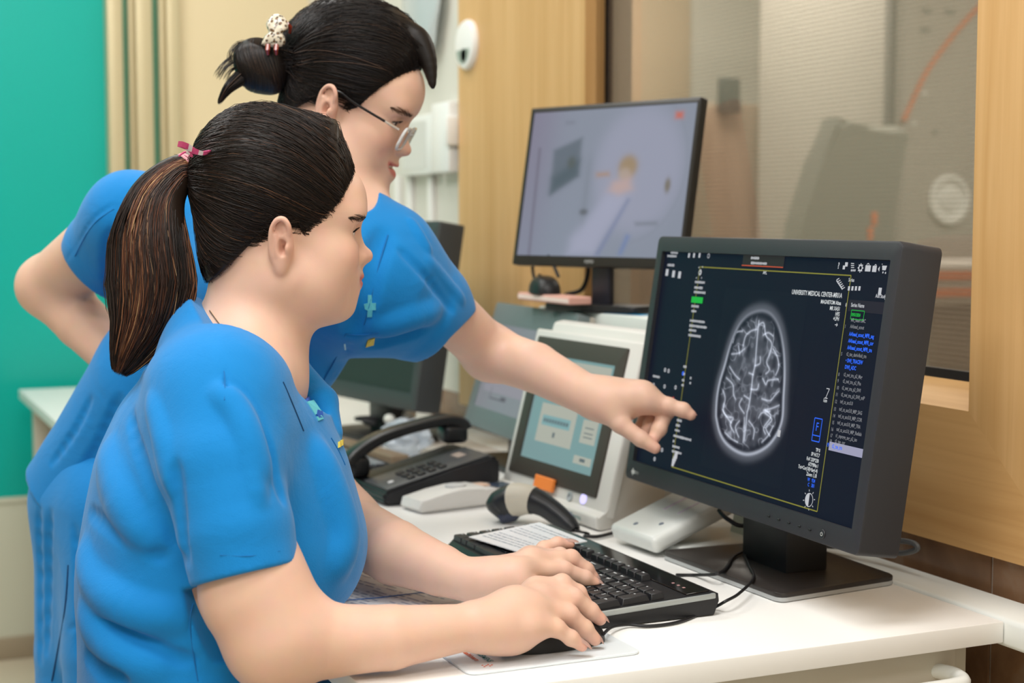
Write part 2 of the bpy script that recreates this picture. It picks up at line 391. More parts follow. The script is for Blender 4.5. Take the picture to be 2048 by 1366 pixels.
# bezel buttons and power symbol
def M_on(MM, u, v, y=-.0006): return MM @ T(u, y, v) @ RX(PI / 2)
bm = B()
for k in range(5): add_box(bm, (.095 + k * .0215, -.0012, .0105), (.0995 + k * .0215, .001, .0125), .0004, 1, M=MP)
obj('buttons', bm, mat('button_black', '#08080a', .4), mon)
bm = B(); add_lathe(bm, [(.0052, -.001), (.0052, .0008), (.0046, .0014)], 20, M=MP @ T(.2085, 0, .0115) @ RX(PI / 2)); pb = obj('power_button', bm, mat('button_face', '#26262a', .4), mon)
WHT = emat('screen_white', (.62, .65, .66), 1.); 
PAINTW = mat('printed_grey_white', '#c9cac8', .5)
bm = B()
for k in range(14):
    a0 = PI / 2 + .6 + k * (2 * PI - 1.2) / 14; a1 = PI / 2 + .6 + (k + 1) * (2 * PI - 1.2) / 14
    add_poly(bm, [MP @ Vector((.2085 + r * math.cos(a), -.0018, .0115 + r * math.sin(a))) for r, a in ((.0017, a0), (.0023, a0), (.0023, a1), (.0017, a1))])
add_poly(bm, [MP @ Vector((.2085 + x, -.0018, .0115 + z)) for x, z in ((-.0003, .0004), (.0003, .0004), (.0003, .0026), (-.0003, .0026))])
obj('power_symbol', bm, PAINTW, pb, smooth=False)
# maker's emblem on the lower left bezel: a small block arrow and word
bm = B(); e0 = -.258; ez = .0115
add_poly(bm, [MP @ Vector((e0 + x, -.0006, ez + z)) for x, z in ((0, 0), (.006, .006), (.006, .0025), (.011, .0025), (.011, -.0025), (.006, -.0025), (.006, -.006))])
text_mesh(bm, 'EIZO', .0052, M_on(MP, e0 + .012, ez), .9); obj('emblem', bm, PAINTW, mon, smooth=False)

# ================================================================== OTHER SCREENS
# ---- white terminal with a touch screen
IJ_bc, IJ_yaw, IJ_t = (.9976, 2.1039, .781), 182.7, 14.39
inj = screen_thing('touch_terminal', 'white bench terminal with a black-framed touch screen, orange tab below it', 'terminal', IJ_bc, IJ_yaw, DZ)
bz = IJ_bc[2] - DZ; IP = panel_M(bz, IJ_t)
HSG = mat('terminal_housing', '#d9d8d2', .4, bump=.03, bscale=900)
bm = B()
prof = [(-.012, .0005), (-.0215, .004), (-.0215, .022), (.006, .028), (.014, bz + .004), (.018, bz + .236), (.033, bz + .240), (.075, bz + .19), (.115, .06), (.115, .0005)]
prof = [((y, z)) for y, z in prof]
tt = math.tan(R(IJ_t))
def lean(y, z): return y + max(0, z - bz) * tt * .98
n = len(prof); ringA = []; ringB = []
for i, (y, z) in enumerate(prof):
    yy = lean(y, z); k = 1 - .30 * max(0, min(1, (yy - .03) / .12))
    ringA.append(bm.verts.new((-.1565 * k, yy, z))); ringB.append(bm.verts.new((.1745 * k, yy, z)))
for i in range(n): bm.faces.new((ringA[i], ringA[(i + 1) % n], ringB[(i + 1) % n], ringB[i]))
bm.faces.new(ringA); bm.faces.new(list(reversed(ringB)))
g = bmesh.ops.bevel(bm, geom=bm.edges[:], offset=.004, segments=3, affect='EDGES', profile=.5)
obj('housing', bm, HSG, inj, angle=40)
bm = B(); add_box(bm, (-.1565, -.001, -.022), (.1745, .016, .2325), .004, 3, M=IP); obj('face_plate', bm, HSG, inj)
bm = B(); frame_ring(bm, .28, .2205, .028, .026, .028, -.004, .010, IP, .001, .003, .003); obj('bezel', bm, mat('bezel_charcoal', '#45413b', .45, spec=.3), inj)
TSM = mat('touch_screen_glow', '#101010', .25, emit=S('#93b4b6'), estr=.62)
bm = B(); screen_quad(bm, .28 - .052, .2205 - .056, .028, -.0012, IP); ts = obj('screen', bm, TSM, inj)
CARD = emat('touch_card', S('#cfd2c4'), .62); CARDB = emat('touch_card_blue', S('#9cc9cc'), .6); CARDT = emat('touch_card_text', S('#7d8c92'), .5)
def urect(bm, MM, u0, v0, u1, v1, y): add_poly(bm, [MM @ Vector(p) for p in ((u0, y, v0), (u1, y, v0), (u1, y, v1), (u0, y, v1))])
bm = B()
urect(bm, IP, -.080, .0575, .034, .118, -.0016); urect(bm, IP, .056, .0715, .101, .1065, -.0016); urect(bm, IP, .056, .112, .101, .147, -.0016)
urect(bm, IP, .051, .040, .103, .052, -.0016); urect(bm, IP, -.10, .155, .104, .188, -.0016); urect(bm, IP, -.080, .124, .034, .147, -.0016)
obj('screen_cards', bm, CARD, ts, smooth=False)
bm = B(); urect(bm, IP, -.070, .084, .020, .100, -.0019); obj('screen_strip', bm, CARDB, ts, smooth=False)
bm = B(); urect(bm, IP, -.027, .068, -.020, .076, -.0022); obj('screen_glyph', bm, CARDT, ts, smooth=False)
bm = B(); urect(bm, IP, .070, .044, .086, .049, -.0022); obj('key_glyph', bm, CARDT, ts, smooth=False)
bm = B()
for v in (.080, .086, .094): urect(bm, IP, .066, v, .092, v + .0015, -.0022)
obj('button_text', bm, CARDT, ts, smooth=False)
bm = B()
for k in range(9): urect(bm, IP, -.064 + k * .009, .089, -.058 + k * .009, .095, -.0022)
obj('screen_text', bm, CARDT, ts, smooth=False)
bm = B(); add_box(bm, (-.038, -.010, -.012), (.022, -.0046, .008), .001, 1, M=IP); obj('orange_tab', bm, mat('orange_sticker', '#f58a3c', .55), inj)
bm = B(); add_lathe(bm, [(.007, 0), (.007, .0025), (.0045, .0025), (.0045, .0005)], 24, M=IP @ T(.0665, -.001, -.0095) @ RX(PI / 2)); obj('indicator', bm, mat('silver_ring', '#c8ccd0', .3, metal=.4), inj)
bm = B(); add_lathe(bm, [(.0075, 0), (.0075, .0025), (.006, .003)], 24, M=IP @ T(.106, -.001, -.0065) @ RX(PI / 2)); obj('power_lamp', bm, emat('power_lamp_glow', S('#cfc8ff'), 1.3), inj)
bm = B(); text_mesh(bm, 'Therma', .011, T(.10, -.0222, .013) @ RX(PI / 2), .9); obj('printed_name', bm, mat('teal_print', '#5f9296', .5), inj, smooth=False)
# ---- grey tilted display left of it
TB_bc, TB_yaw, TB_t = (1.069, 2.468, .8037), 177.1, 16.8
tab = screen_thing('display', 'grey tilted flat display between the black monitor and the white terminal', 'monitor', TB_bc, TB_yaw, DZ)
bz = TB_bc[2] - DZ; TP = panel_M(bz, TB_t)
GD = mat('slate_grey_plastic', '#6f7a7b', .4)
bm = B(); frame_ring(bm, .3867, .2339, .040, .030, .038, 0, .022, TP, .002, .006, .002); obj('bezel', bm, GD, tab)
bm = B(); screen_quad(bm, .3867 - .06, .2339 - .078, .038, .0018, TP); ts = obj('screen', bm, mat('grey_screen', '#202020', .3, emit=S('#9a9aa2'), estr=.62), tab)
bm = B(); add_poly(bm, [TP @ Vector((a, .0012, c)) for a, c in ((-.10, .058), (-.02, .058), (-.02, .066), (-.045, .066), (-.045, .0605), (-.098, .0605), (-.098, .080), (-.10, .080))])
obj('screen_mark', bm, emat('grey_screen_mark', S('#77767e'), .6), ts, smooth=False)
bm = B(); urect(bm, TP, -.14, .07, .06, .15, .0015); obj('screen_window', bm, emat('grey_screen_window', S('#aeacb6'), .62), ts, smooth=False)
bm = B(); add_box(bm, (.163, .022, .175), (.192, .034, .2339), .003, 2, M=TP); obj('side_clip', bm, mat('pale_beige_clip', '#b9b2a6', .5), tab)
bm = B(); add_box(bm, (-.15, .00, .0008), (.15, .085, .012), .004, 2); add_box(bm, (-.04, .03, .010), (.04, .075, bz + .12), .006, 2); obj('stand', bm, BLACKP, tab)
# ---- older black monitor at the far left
LC_bc, LC_yaw, LC_t = (.9891, 2.9533, .8143), 189.4, 9.08
lcd = screen_thing('monitor', 'switched-off black monitor standing farthest back beside the blue sleeve', 'monitor', LC_bc, LC_yaw, DZ)
bz = LC_bc[2] - DZ; LP = panel_M(bz, LC_t)
bm = B(); frame_ring(bm, .39, .3688, .030, .028, .034, 0, .055, LP, .003, .006, .004); obj('bezel', bm, mat('charcoal_plastic', '#3c3f40', .42), lcd)
bm = B(); screen_quad(bm, .39 - .056, .3688 - .064, .034, .0036, LP); obj('screen', bm, mat('off_screen', '#323532', .30, spec=.25), lcd)
bm = B(); add_box(bm, (-.12, .055, .06), (.12, .085, .30), .012, 3, M=LP); obj('rear_housing', bm, BLACKP, lcd)
bm = B(); add_box(bm, (-.05, .03, .012), (.05, .085, bz + .10), .006, 2); obj('stand_column', bm, BLACKP, lcd)
bm = B(); add_prism(bm, rrect(.24, .20, .03, 5, 0, .06), .0008, .014, bev=.004); obj('stand_plate', bm, BLACKP, lcd)
# ---- stack of white cases carrying the camera monitor
case = thing('equipment_case', 'plain white equipment case behind the terminal, carrying a slim white box', 'case', (1.203, 2.30, DZ))
bm = B(); add_box(bm, (-.036, -.24, .0036), (.040, .22, .242), .005, 3); obj('body', bm, WHITEP, case)
bm = B(); add_box(bm, (-.0372, -.19, .17), (-.036, -.10, .20)); obj('vent', bm, GREYW, case)
box = thing('slim_box', 'slim white box with a blue corner under the camera monitor', 'box', (1.202, 2.295, DZ + .2430))
bm = B(); add_box(bm, (-.045, -.235, 0), (.048, .20, .045), .003, 2); obj('body', bm, mat('box_mint_white', '#d5dbd6', .4), box)
bm = B(); add_poly(bm, [(-.044, -.05, .0456), (-.02, -.13, .0456), (.01, -.13, .0456), (-.03, -.02, .0456)]); obj('blue_corner', bm, mat('blue_print', '#3ea4d6', .5), box, smooth=False)
bm = B(); add_box(bm, (-.0458, -.16, .006), (-.044, -.148, .024), .0003, 1); obj('slot', bm, BLACKP, box)
BK_bc, BK_yaw, BK_t = (1.1585, 2.2874, 1.1033), 201.7, 10.28
bkz = DZ + .2885
bk = screen_thing('monitor', 'thin-framed black monitor showing the scan room camera view, above the white boxes', 'monitor', BK_bc, BK_yaw, bkz)
bz = BK_bc[2] - bkz; BP = panel_M(bz, BK_t); bw, bh = .371, .2753
bm = B(); frame_ring(bm, bw, bh, .0085, .0075, .0165, 0, .016, BP, .0015, .003, .0015); obj('bezel', bm, mat('matt_black_frame', '#26231f', .35), bk)
# camera picture as colours on a fine screen mesh
NX, NY = 150, 104
U, V = np.meshgrid(np.linspace(0, 1, NX), np.linspace(0, 1, NY))          # U: left-right, V: 0 top .. 1 bottom
def soft(d, e): return 1 / (1 + np.exp(np.clip(d / e, -60, 60)))
def polyd(P, U, V):
    P = np.array(P, float); d = np.full(U.shape, 9.); ins = np.zeros(U.shape, bool); n = len(P)
    for i in range(n):
        a, b_ = P[i], P[(i + 1) % n]; e = b_ - a; wx, wy = U - a[0], V - a[1]
        t = np.clip((wx * e[0] + wy * e[1]) / (e @ e + 1e-12), 0, 1); d = np.minimum(d, np.hypot(wx - t * e[0], wy - t * e[1]))
        c = ((a[1] > V) != (b_[1] > V)) & (U < (b_[0] - a[0]) * (V - a[1]) / (b_[1] - a[1] + 1e-12) + a[0]); ins ^= c
    return np.where(ins, -d, d)
img = np.zeros((NY, NX, 3)); base = np.array(S('#9299a8')); img[:] = base
def lay(mask, col, a=1.):
    global img
    m = (mask * a)[..., None]; img = img * (1 - m) + np.array(S(col)) * m
lay(soft(U - .14, .05) * 1., '#8a8398', .8); lay(soft(.62 - V, .2) * soft(U - .5, .2), '#8f9bab', .6)
lay(soft(np.hypot((U - .70) / .26, (V - .42) / .42) - 1, .08), '#a5a8bc', .8)
lay(soft(np.abs(np.hypot((U - .68) / .30, (V - .40) / .50) - 1) - .01, .012) * (U > .7), '#8a919e', .5)
lay(soft(polyd([(.16, .27), (.335, .19), (.34, .455), (.17, .585)], U, V), .006), '#6d7782')
lay(soft(polyd([(.17, .46), (.335, .34), (.335, .45), (.17, .57)], U, V), .012), '#55646c', .8)
lay(soft(np.hypot((U - .285) / .025, (V - .36) / .04) - 1, .2), '#5d6460', .8)
lay(soft(np.hypot((U - .64) / .055, (V - .40) / .075) - 1, .15), '#a68f6e', .95)
lay(soft(np.hypot((U - .625) / .035, (V - .45) / .04) - 1, .2), '#b9a89c', .9)
lay(soft(polyd([(.56, .50), (.66, .47), (.68, .55), (.60, .60), (.54, .56)], U, V), .012), '#c9ada6', .9)
lay(soft(polyd([(.455, .44), (.525, .435), (.53, .455), (.46, .46)], U, V), .008), '#b58f6e', .9)
lay(soft(polyd([(.53, .58), (.66, .60), (.50, .99), (.33, .99), (.34, .88)], U, V), .015), '#adb0c6', .9)
lay(soft(polyd([(.66, .61), (.675, .62), (.53, .99), (.50, .99)], U, V), .006), '#7e88a8', .8)
lay(soft(polyd([(.68, .85), (.70, .86), (.665, .98), (.645, .98)], U, V), .006), '#6f86b8', .8)
lay(soft(polyd([(.72, .77), (.85, .765), (.85, .785), (.73, .79)], U, V), .006), '#7b828c', .8)
lay(soft(np.hypot((U - .885) / .016, (V - .53) / .045) - 1, .2), '#7c7462', .9)
lay(soft(np.abs(U - .06 - .02 * V) - .006, .004) * (V > .25), '#6e6878', .8)
lay(soft(np.abs(U - .40) - .012, .01) * soft(np.abs(V - .55) - .22, .03), '#838b97', .7)
lay(soft(np.hypot((U - .40) / .025, (V - .70) / .02) - 1, .2), '#5f6468', .8)
lay(soft(polyd([(.885, .055), (.925, .055), (.925, .095), (.885, .095)], U, V), .006), '#d0705c')
lay(soft(polyd([(.22, .075), (.27, .075), (.27, .09), (.22, .09)], U, V), .006), '#7d8290', .8)
def picture(name, img, x0, x1, z0, z1, y, MM, strength, parent):
    ny, nx = img.shape[:2]
    xs_ = np.linspace(x0, x1, nx); zs_ = np.linspace(z1, z0, ny)
    v = np.zeros((ny, nx, 3)); v[..., 0] = xs_[None]; v[..., 1] = y; v[..., 2] = zs_[:, None]
    Mn = np.array(MM); v = v.reshape(-1, 3) @ Mn[:3, :3].T + Mn[:3, 3]
    i = np.arange((ny - 1) * (nx - 1)); r, c = i // (nx - 1), i % (nx - 1); a = r * nx + c
    fs = np.stack([a, a + nx, a + nx + 1, a + 1], 1)
    me = mesh_np(name, v, fs)
    ca = me.color_attributes.new('Col', 'FLOAT_COLOR', 'POINT'); col = np.ones((len(v), 4), np.float32); col[:, :3] = img.reshape(-1, 3); ca.data.foreach_set('color', col.ravel())
    m = bpy.data.materials.new(name + '_glow'); m.use_nodes = True; nd, lk, b = nodes(m)
    at = nd.new('ShaderNodeVertexColor'); at.layer_name = 'Col'; lk.new(at.outputs['Color'], b.inputs['Emission Color']); b.inputs['Emission Strength'].default_value = strength
    b.inputs['Base Color'].default_value = (*S('#08080b'), 1); b.inputs['Roughness'].default_value = .45; b.inputs['Specular IOR Level'].default_value = .10
    me.materials.append(m); o = bpy.data.objects.new(name, me); COL.objects.link(o); o.parent = parent; return o
picture('screen', img, -bw / 2 + .0077, bw / 2 - .0077, .0168, bh - .0087, .0013, BP, .78, bk)
bm = B(); text_mesh(bm, 'FUJITSU', .007, M_on(BP, -.018, .008), .8); obj('emblem', bm, PAINTW, bk, smooth=False)
bm = B(); add_box(bm, (-.09, .016, .05), (.09, .034, .2), .008, 2, M=BP); obj('rear_housing', bm, BLACKP, bk)
bm = B(); add_box(bm, (-.02, .02, .010), (.02, .034, bz + .10), .003, 2); obj('stand_column', bm, mat('dark_column', '#2b2a31', .4), bk)
bm = B(); add_prism(bm, rrect(.20, .072, .012, 5, 0, .022), .0005, .012, bev=.003); obj('stand_plate', bm, BLACKP, bk)

# ================================================================== KEYBOARD
kx0, kx1, ky0, ky1 = .736, .902, 1.462, 1.888
kb = thing('keyboard', 'black computer keyboard with number pad under the seated woman\'s left hand', 'keyboard', ((kx0 + kx1) / 2, (ky0 + ky1) / 2, DZ))
def K(x, y, z): return (x - kb.location[0], y - kb.location[1], z)
bm = B()
n = 14; ys = np.linspace(ky0, ky1, 25)
# wedge body with the sculpted far ends
sec = lambda s: [(kx0 - .000, .0012), (kx0 - .001, .012), (kx0 + .006, .0185), (kx1 - .012, .0265), (kx1 - .001, .0245), (kx1, .018), (kx1 - .006, .0012)]
rings = []
for y in (ky0, ky0 + .003, *np.linspace(ky0 + .012, ky1 - .012, 8), ky1 - .003, ky1):
    e = min(y - ky0, ky1 - y); k = .0018 if e < .001 else 0.
    dx = .010 * max(0, 1 - (ky1 - y) / .03) ** 2
    rings.append([bm.verts.new(K(x + (k if x < .8 else -k) + (dx if x < .8 else -dx), y, z - (k if z > .01 else -k * .3))) for x, z in sec(0)])
for A, C_ in zip(rings[:-1], rings[1:]):
    for i in range(7): bm.faces.new((A[i], A[(i + 1) % 7], C_[(i + 1) % 7], C_[i]))
bm.faces.new(rings[0]); bm.faces.new(list(reversed(rings[-1])))
obj('base', bm, mat('keyboard_black', '#1d1d1f', .4, bump=.05, bscale=1500), kb, angle=30)
# pale trim strip along the near end and gloss strip along the back
def ktop(x): return .0185 + (x - kx0 - .006) * (.008 / (.148))
bm = B(); add_box(bm, K(kx0 + .002, ky0 - .0012, .0125), K(kx1 - .006, ky0 + .0035, .0185), .0012, 2)
for v in bm.verts: v.co.z += (v.co.x + kb.location[0] - kx0) * .045
obj('end_trim', bm, mat('silver_grey_trim', '#a9aeac', .35, metal=.3), kb)
bm = B(); vs = add_box(bm, K(kx1 - .040, ky0 + .006, .0), K(kx1 - .010, ky1 - .006, .0016), .0006, 1)
for v in vs: v.co.z += ktop(v.co.x + kb.location[0]) - .0002
obj('gloss_strip', bm, mat('piano_black', '#1a1310', .10), kb)
KEYM = mat('key_black', '#242427', .42, bump=.04, bscale=2000); LEGM = mat('key_legend_white', '#dfe2e4', .5)
kw, kh, gp = .0166, .0163, .0185 * .985
keys = []   # (u from left (far, +Y), row offset, width units, legend)
rows = [
 (0, [(0, 1, 'Esc'), (2, 1, 'F1'), (3, 1, 'F2'), (4, 1, 'F3'), (5, 1, 'F4'), (6.5, 1, 'F5'), (7.5, 1, 'F6'), (8.5, 1, 'F7'), (9.5, 1, 'F8'), (11, 1, 'F9'), (12, 1, 'F10'), (13, 1, 'F11'), (14, 1, 'F12'), (15.25, 1, 'Prt'), (16.25, 1, 'Scr'), (17.25, 1, 'Pau')]),
 (1.35, [(i, 1, c) for i, c in enumerate('`1234567890-=')] + [(13, 2, 'Backspace'), (15.25, 1, 'Ins'), (16.25, 1, 'Hom'), (17.25, 1, 'PgU'), (18.5, 1, 'Num'), (19.5, 1, '/'), (20.5, 1, '*'), (21.5, 1, '-')]),
 (2.35, [(0, 1.5, 'Tab')] + [(1.5 + i, 1, c) for i, c in enumerate('QWERTYUIOP[]')] + [(13.5, 1.5, '\\'), (15.25, 1, 'Del'), (16.25, 1, 'End'), (17.25, 1, 'PgD'), (18.5, 1, '7'), (19.5, 1, '8'), (20.5, 1, '9')]),
 (3.35, [(0, 1.75, 'Caps')] + [(1.75 + i, 1, c) for i, c in enumerate("ASDFGHJKL;'")] + [(12.75, 2.25, 'Enter'), (18.5, 1, '4'), (19.5, 1, '5'), (20.5, 1, '6')]),
 (4.35, [(0, 2.25, 'Shift')] + [(2.25 + i, 1, c) for i, c in enumerate('ZXCVBNM,./')] + [(12.25, 2.75, 'Shift'), (16.25, 1, '^'), (18.5, 1, '1'), (19.5, 1, '2'), (20.5, 1, '3')]),
 (5.35, [(0, 1.5, 'Ctrl'), (1.5, 1, ''), (2.5, 1.5, 'Alt'), (4, 6, ''), (10, 1.5, 'Alt'), (11.5, 1, ''), (12.5, 1, ''), (13.5, 1.5, 'Ctrl'), (15.25, 1, '<'), (16.25, 1, 'v'), (17.25, 1, '>'), (18.5, 2, '0'), (20.5, 1, '.')])]
rows[2][1].append((21.5, 1, '+')); rows[4][1].append((21.5, 1, 'Ent'))
tot = 22.5; uu = (ky1 - ky0 - .016) / tot; rr = .0182; KX = kx1 - .042
bl = B()
tallk = {('+', 2.35), ('Ent', 4.35)}
for ro, ks in rows:
    for u, wd, leg in ks:
        tall = (leg, ro) in tallk
        y1 = ky1 - .008 - u * uu - .0007; y0 = y1 - wd * uu + .0014
        x1 = KX - ro * rr * .985 - (0 if ro else -.002); x0 = x1 - rr + .0018 - (rr if tall else 0)
        if ro == 0: x0 += .004
        bm = B(); vs = add_box(bm, (-(x1 - x0) / 2, -(y1 - y0) / 2, 0), ((x1 - x0) / 2, (y1 - y0) / 2, .0075), 0)
        for v in vs:
            if v.co.z > .003: v.co.x *= .86; v.co.y *= 1 - .0022 / (y1 - y0) * 1.2
        bmesh.ops.bevel(bm, geom=bm.edges[:], offset=.0007, segments=1, affect='EDGES')
        o = obj('key', bm, KEYM, kb); xm = (x0 + x1) / 2; o.location = K(xm, (y0 + y1) / 2, ktop(xm) - .0004); o.rotation_euler = (0, -.054, 0)
        if leg:
            sz = .0062 if len(leg) == 1 else (.0042 if len(leg) < 5 else .0036)
            text_mesh(bl, leg, sz, T(*K(xm + (.002 if not tall else .004), y1 - .0032, ktop(xm) + .0076)) @ RY(-.054) @ RZ(-PI / 2), .95, 'LEFT', .0001)
obj('key_legends', bl, LEGM, kb, smooth=False)
bm = B()
for k in range(3): add_box(bm, K(kx1 - .030, ky0 + .030 + k * .012, ktop(kx1 - .03) + .0012), K(kx1 - .027, ky0 + .033 + k * .012, ktop(kx1 - .03) + .0018))
obj('status_lamps', bm, mat('dull_pink_lamp', '#c99a9a', .4), kb)

# card lying on the far half of the keyboard
def slab(name, label, cat, pts, th, m, parts=None, group=None, sag=0.):
    c = np.mean(pts, axis=0); t = thing(name, label, cat, c, 0, group)
    return t, [tuple(np.array(p) - c) for p in pts]
crd, P = slab('info_card', 'white printed card lying across the far keys of the black keyboard', 'card', [(.868, 1.868, .7725), (.872, 1.733, .7725), (.772, 1.708, .7705), (.752, 1.835, .7690)], .001, None)
bm = B(); top = [bm.verts.new((p[0], p[1], p[2] + .0022)) for p in P]; bot = [bm.verts.new((p[0], p[1], p[2] + .0010)) for p in P]
bm.faces.new(top); bm.faces.new(list(reversed(bot)))
for i in range(4): bm.faces.new((top[i], bot[i], bot[(i + 1) % 4], top[(i + 1) % 4]))
obj('sheet', bm, mat('card_white', '#f1f3f6', .25), crd, smooth=False)
bm = B(); P0 = [Vector(p) for p in P]
def onP(s, t): return (P0[0] * (1 - s) + P0[1] * s) * (1 - t) + (P0[3] * (1 - s) + P0[2] * s) * t + Vector((0, 0, .0026))
rl = random.Random(3)
for r in range(11):
    t = .10 + r * .075; s = .08
    while s < (.9 if r in (0, 1, 5) else .75):
        l = rl.uniform(.02, .10)
        if r not in (2, 6): add_poly(bm, [onP(s, t), onP(s + l, t), onP(s + l, t + .022), onP(s, t + .022)])
        s += l + .02
obj('print', bm, mat('grey_print', '#a9b0b8', .6), crd, smooth=False)

# ================================================================== MOUSE + PAD
pad = thing('mouse_pad', 'pale blue-white mouse pad under the right hand, with a printed logo', 'mouse pad', (.652, 1.457, DZ))
bm = B(); add_prism(bm, rrect(.190, .196, .010, 5), .0006, .0028, bev=.0006); obj('sheet', bm, mat('pad_film', '#e6eef3', .35, bump=.02, bscale=600), pad)
PZ = .0032
bm = B(); text_mesh(bm, 'SIEMENS', .0088, T(-.060, -.038, PZ) @ RZ(-PI / 2), .95, 'LEFT', .00025); obj('logo_word', bm, mat('logo_teal', '#1f9ea0', .5), pad, smooth=False)
bm = B(); text_mesh(bm, 'Healthineers', .0088, T(-.0705, -.022, PZ) @ RZ(-PI / 2), .85, 'LEFT', .00025)
for a, b_ in ((-.0635, -.080), (-.0665, -.0775), (-.0695, -.080), (-.0665, -.0825), (-.0725, -.0775), (-.0725, -.0825)):
    add_lathe(bm, [(.0011, PZ - .0002), (.0011, PZ)], 10, M=T(a, b_ - .0, 0))
obj('logo_second_word', bm, mat('logo_orange', '#e8632e', .5), pad, smooth=False)
MX, MY = .676, 1.420
mouse = thing('computer_mouse', 'black computer mouse under the right hand on the pale pad', 'mouse', (MX, MY, DZ + .0032), 0)
bm = B()
nu, nv = 28, 14
def mshape(a, b_):   # superellipsoid dome, nose toward +X
    ca, sa = math.cos(a), math.sin(a); cb, sb = math.cos(b_), math.sin(b_)
    x = .057 * math.copysign(abs(ca) ** .75, ca) * abs(cb) ** .55; y = .029 * math.copysign(abs(sa) ** .8, sa) * abs(cb) ** .55
    z = .034 * abs(sb) ** .9 * (1 - .28 * max(0, x / .057) - .10 * max(0, -x / .057)); y *= 1 - .12 * (x / .057)
    return x, y, z
rings = [[bm.verts.new(mshape(2 * PI * k / nu, PI / 2 * j / nv)) for k in range(nu)] for j in range(nv)]
tp = bm.verts.new((0, 0, .034))
for A, C_ in zip(rings[:-1], rings[1:]):
    for k in range(nu): bm.faces.new((A[k], A[(k + 1) % nu], C_[(k + 1) % nu], C_[k]))
for k in range(nu): bm.faces.new((rings[-1][k], rings[-1][(k + 1) % nu], tp))
bm.faces.new(list(reversed(rings[0]))); obj('shell', bm, mat('mouse_black', '#1c1c1e', .45, bump=.04, bscale=1500), mouse)
bm = B(); add_tube(bm, [(x, 0, z) for x, z in ((.005, .0342), (.02, .0325), (.035, .0288), (.05, .0200))], .0007, 6); obj('button_gap', bm, BLACKG, mouse)
bm = B(); add_lathe(bm, [(.0075, -.003), (.0085, -.002), (.0085, .002), (.0075, .003)], 20, M=T(.030, 0, .0275) @ RX(PI / 2)); obj('scroll_wheel', bm, RUBBER, mouse)
bm = B(); c = catmull([L(mouse, onz(px, py, z)) for px, py, z in ((1207, 1268, .752), (1224, 1254, .7475), (1256, 1249, .7440), (1300, 1252, .7425), (1360, 1243, .7425), (1424, 1217, .7425), (1452, 1202, .7535), (1478, 1187, .7545), (1507, 1156, .7545), (1498, 1130, .7545), (1489, 1103, .7545), (1512, 1098, .7545), (1536, 1097, .7545))], 8)
add_tube(bm, c, .0018, 8); obj('mouse_cord', bm, RUBBER, mouse)
kc = tag(obj('keyboard_cable', (lambda bm: (add_tube(bm, catmull([onz(px, py, z) for px, py, z in ((1352, 1150, .7428), (1390, 1150, .7428), (1432, 1148, .7545), (1452, 1136, .7545), (1468, 1112, .7545), (1500, 1098, .7545), (1538, 1090, .7545))], 8), .0021, 8), bm)[1])(B()), RUBBER), 'black cable curling over the monitor foot from behind the keyboard', 'cable')

# papers under the forearms
def paper(name, label, corners, z, m, lines=0, seed=1, blue=True):
    c = np.mean(np.array(corners), axis=0); t = thing(name, label, 'paper', (c[0], c[1], z))
    bm = B(); add_prism(bm, [(p[0] - c[0], p[1] - c[1]) for p in corners], .0002, .0007); obj('sheet', bm, m, t, smooth=False)
    if lines:
        bm = B(); r = random.Random(seed); A, Bq, C_, D = [Vector((p[0] - c[0], p[1] - c[1], .0010)) for p in corners]
        for k in range(lines):
            tt_ = .06 + .88 * k / lines; s = .08
            while s < .9:
                l = r.uniform(.03, .14)
                if r.random() < .8:
                    q = lambda s, t_: (A * (1 - s) + Bq * s) * (1 - t_) + (D * (1 - s) + C_ * s) * t_
                    add_poly(bm, [q(s, tt_), q(min(s + l, .93), tt_), q(min(s + l, .93), tt_ + .3 / lines), q(s, tt_ + .3 / lines)])
                s += l + .025
        obj('print', bm, mat('form_print', '#c2c8d8', .6), t, smooth=False)
    return t
paper('printed_form', 'white printed form lying on the desk under the left forearm', [(.485, 1.79), (.545, 1.60), (.70, 1.655), (.640, 1.845)], DZ + .0003, mat('paper_white', '#f3f4f7', .6), 16, 5)
bm = B(); c = [onz(px, py, DZ + .0022) for px, py in ((684, 1201), (760, 1195), (850, 1184), (905, 1177))]
add_tube(bm, c, .0006, 6); tag(obj('ruled_line', bm, mat('blue_ink_edge', '#3f6fb5', .5)), 'thin blue edge line across the papers by the left forearm', 'paper edge')
paper('blank_sheet', 'plain white sheet under the printed form by the desk front edge', [(.47, 1.70), (.53, 1.52), (.71, 1.59), (.66, 1.72)], DZ + .0000, mat('paper_plain', '#f0f0f2', .6))

# ================================================================== PHONE, REMOTE, SCANNER, INTERCOM
ph = thing('desk_telephone', 'black desk telephone with its handset on the cradle', 'telephone', (.87, 2.32, DZ), R(3))
bm = B(); poly = [(-.095, .0008), (-.102, .010), (-.098, .022), (.02, .049), (.085, .066), (.098, .062), (.10, .03), (.095, .0008)]
A = [bm.verts.new((x, -.082, z)) for x, z in poly]; C_ = [bm.verts.new((x, .082, z)) for x, z in poly]; n = len(poly)
bm.faces.new(A); bm.faces.new(list(reversed(C_)))
for i in range(n): bm.faces.new((A[i], C_[i], C_[(i + 1) % n], A[(i + 1) % n]))
bmesh.ops.bevel(bm, geom=bm.edges[:], offset=.004, segments=2, affect='EDGES'); obj('body', bm, mat('phone_black', '#232327', .42), ph)
sl = math.atan2(.044, .183); FM = T(-.098, 0, .0226) @ RY(-sl)
bm = B(); add_box(bm, (.006, -.076, -.001), (.188, .020, .0022), .002, 2, M=FM); fp = obj('face_plate', bm, mat('phone_grey_plate', '#4b4d50', .4), ph)
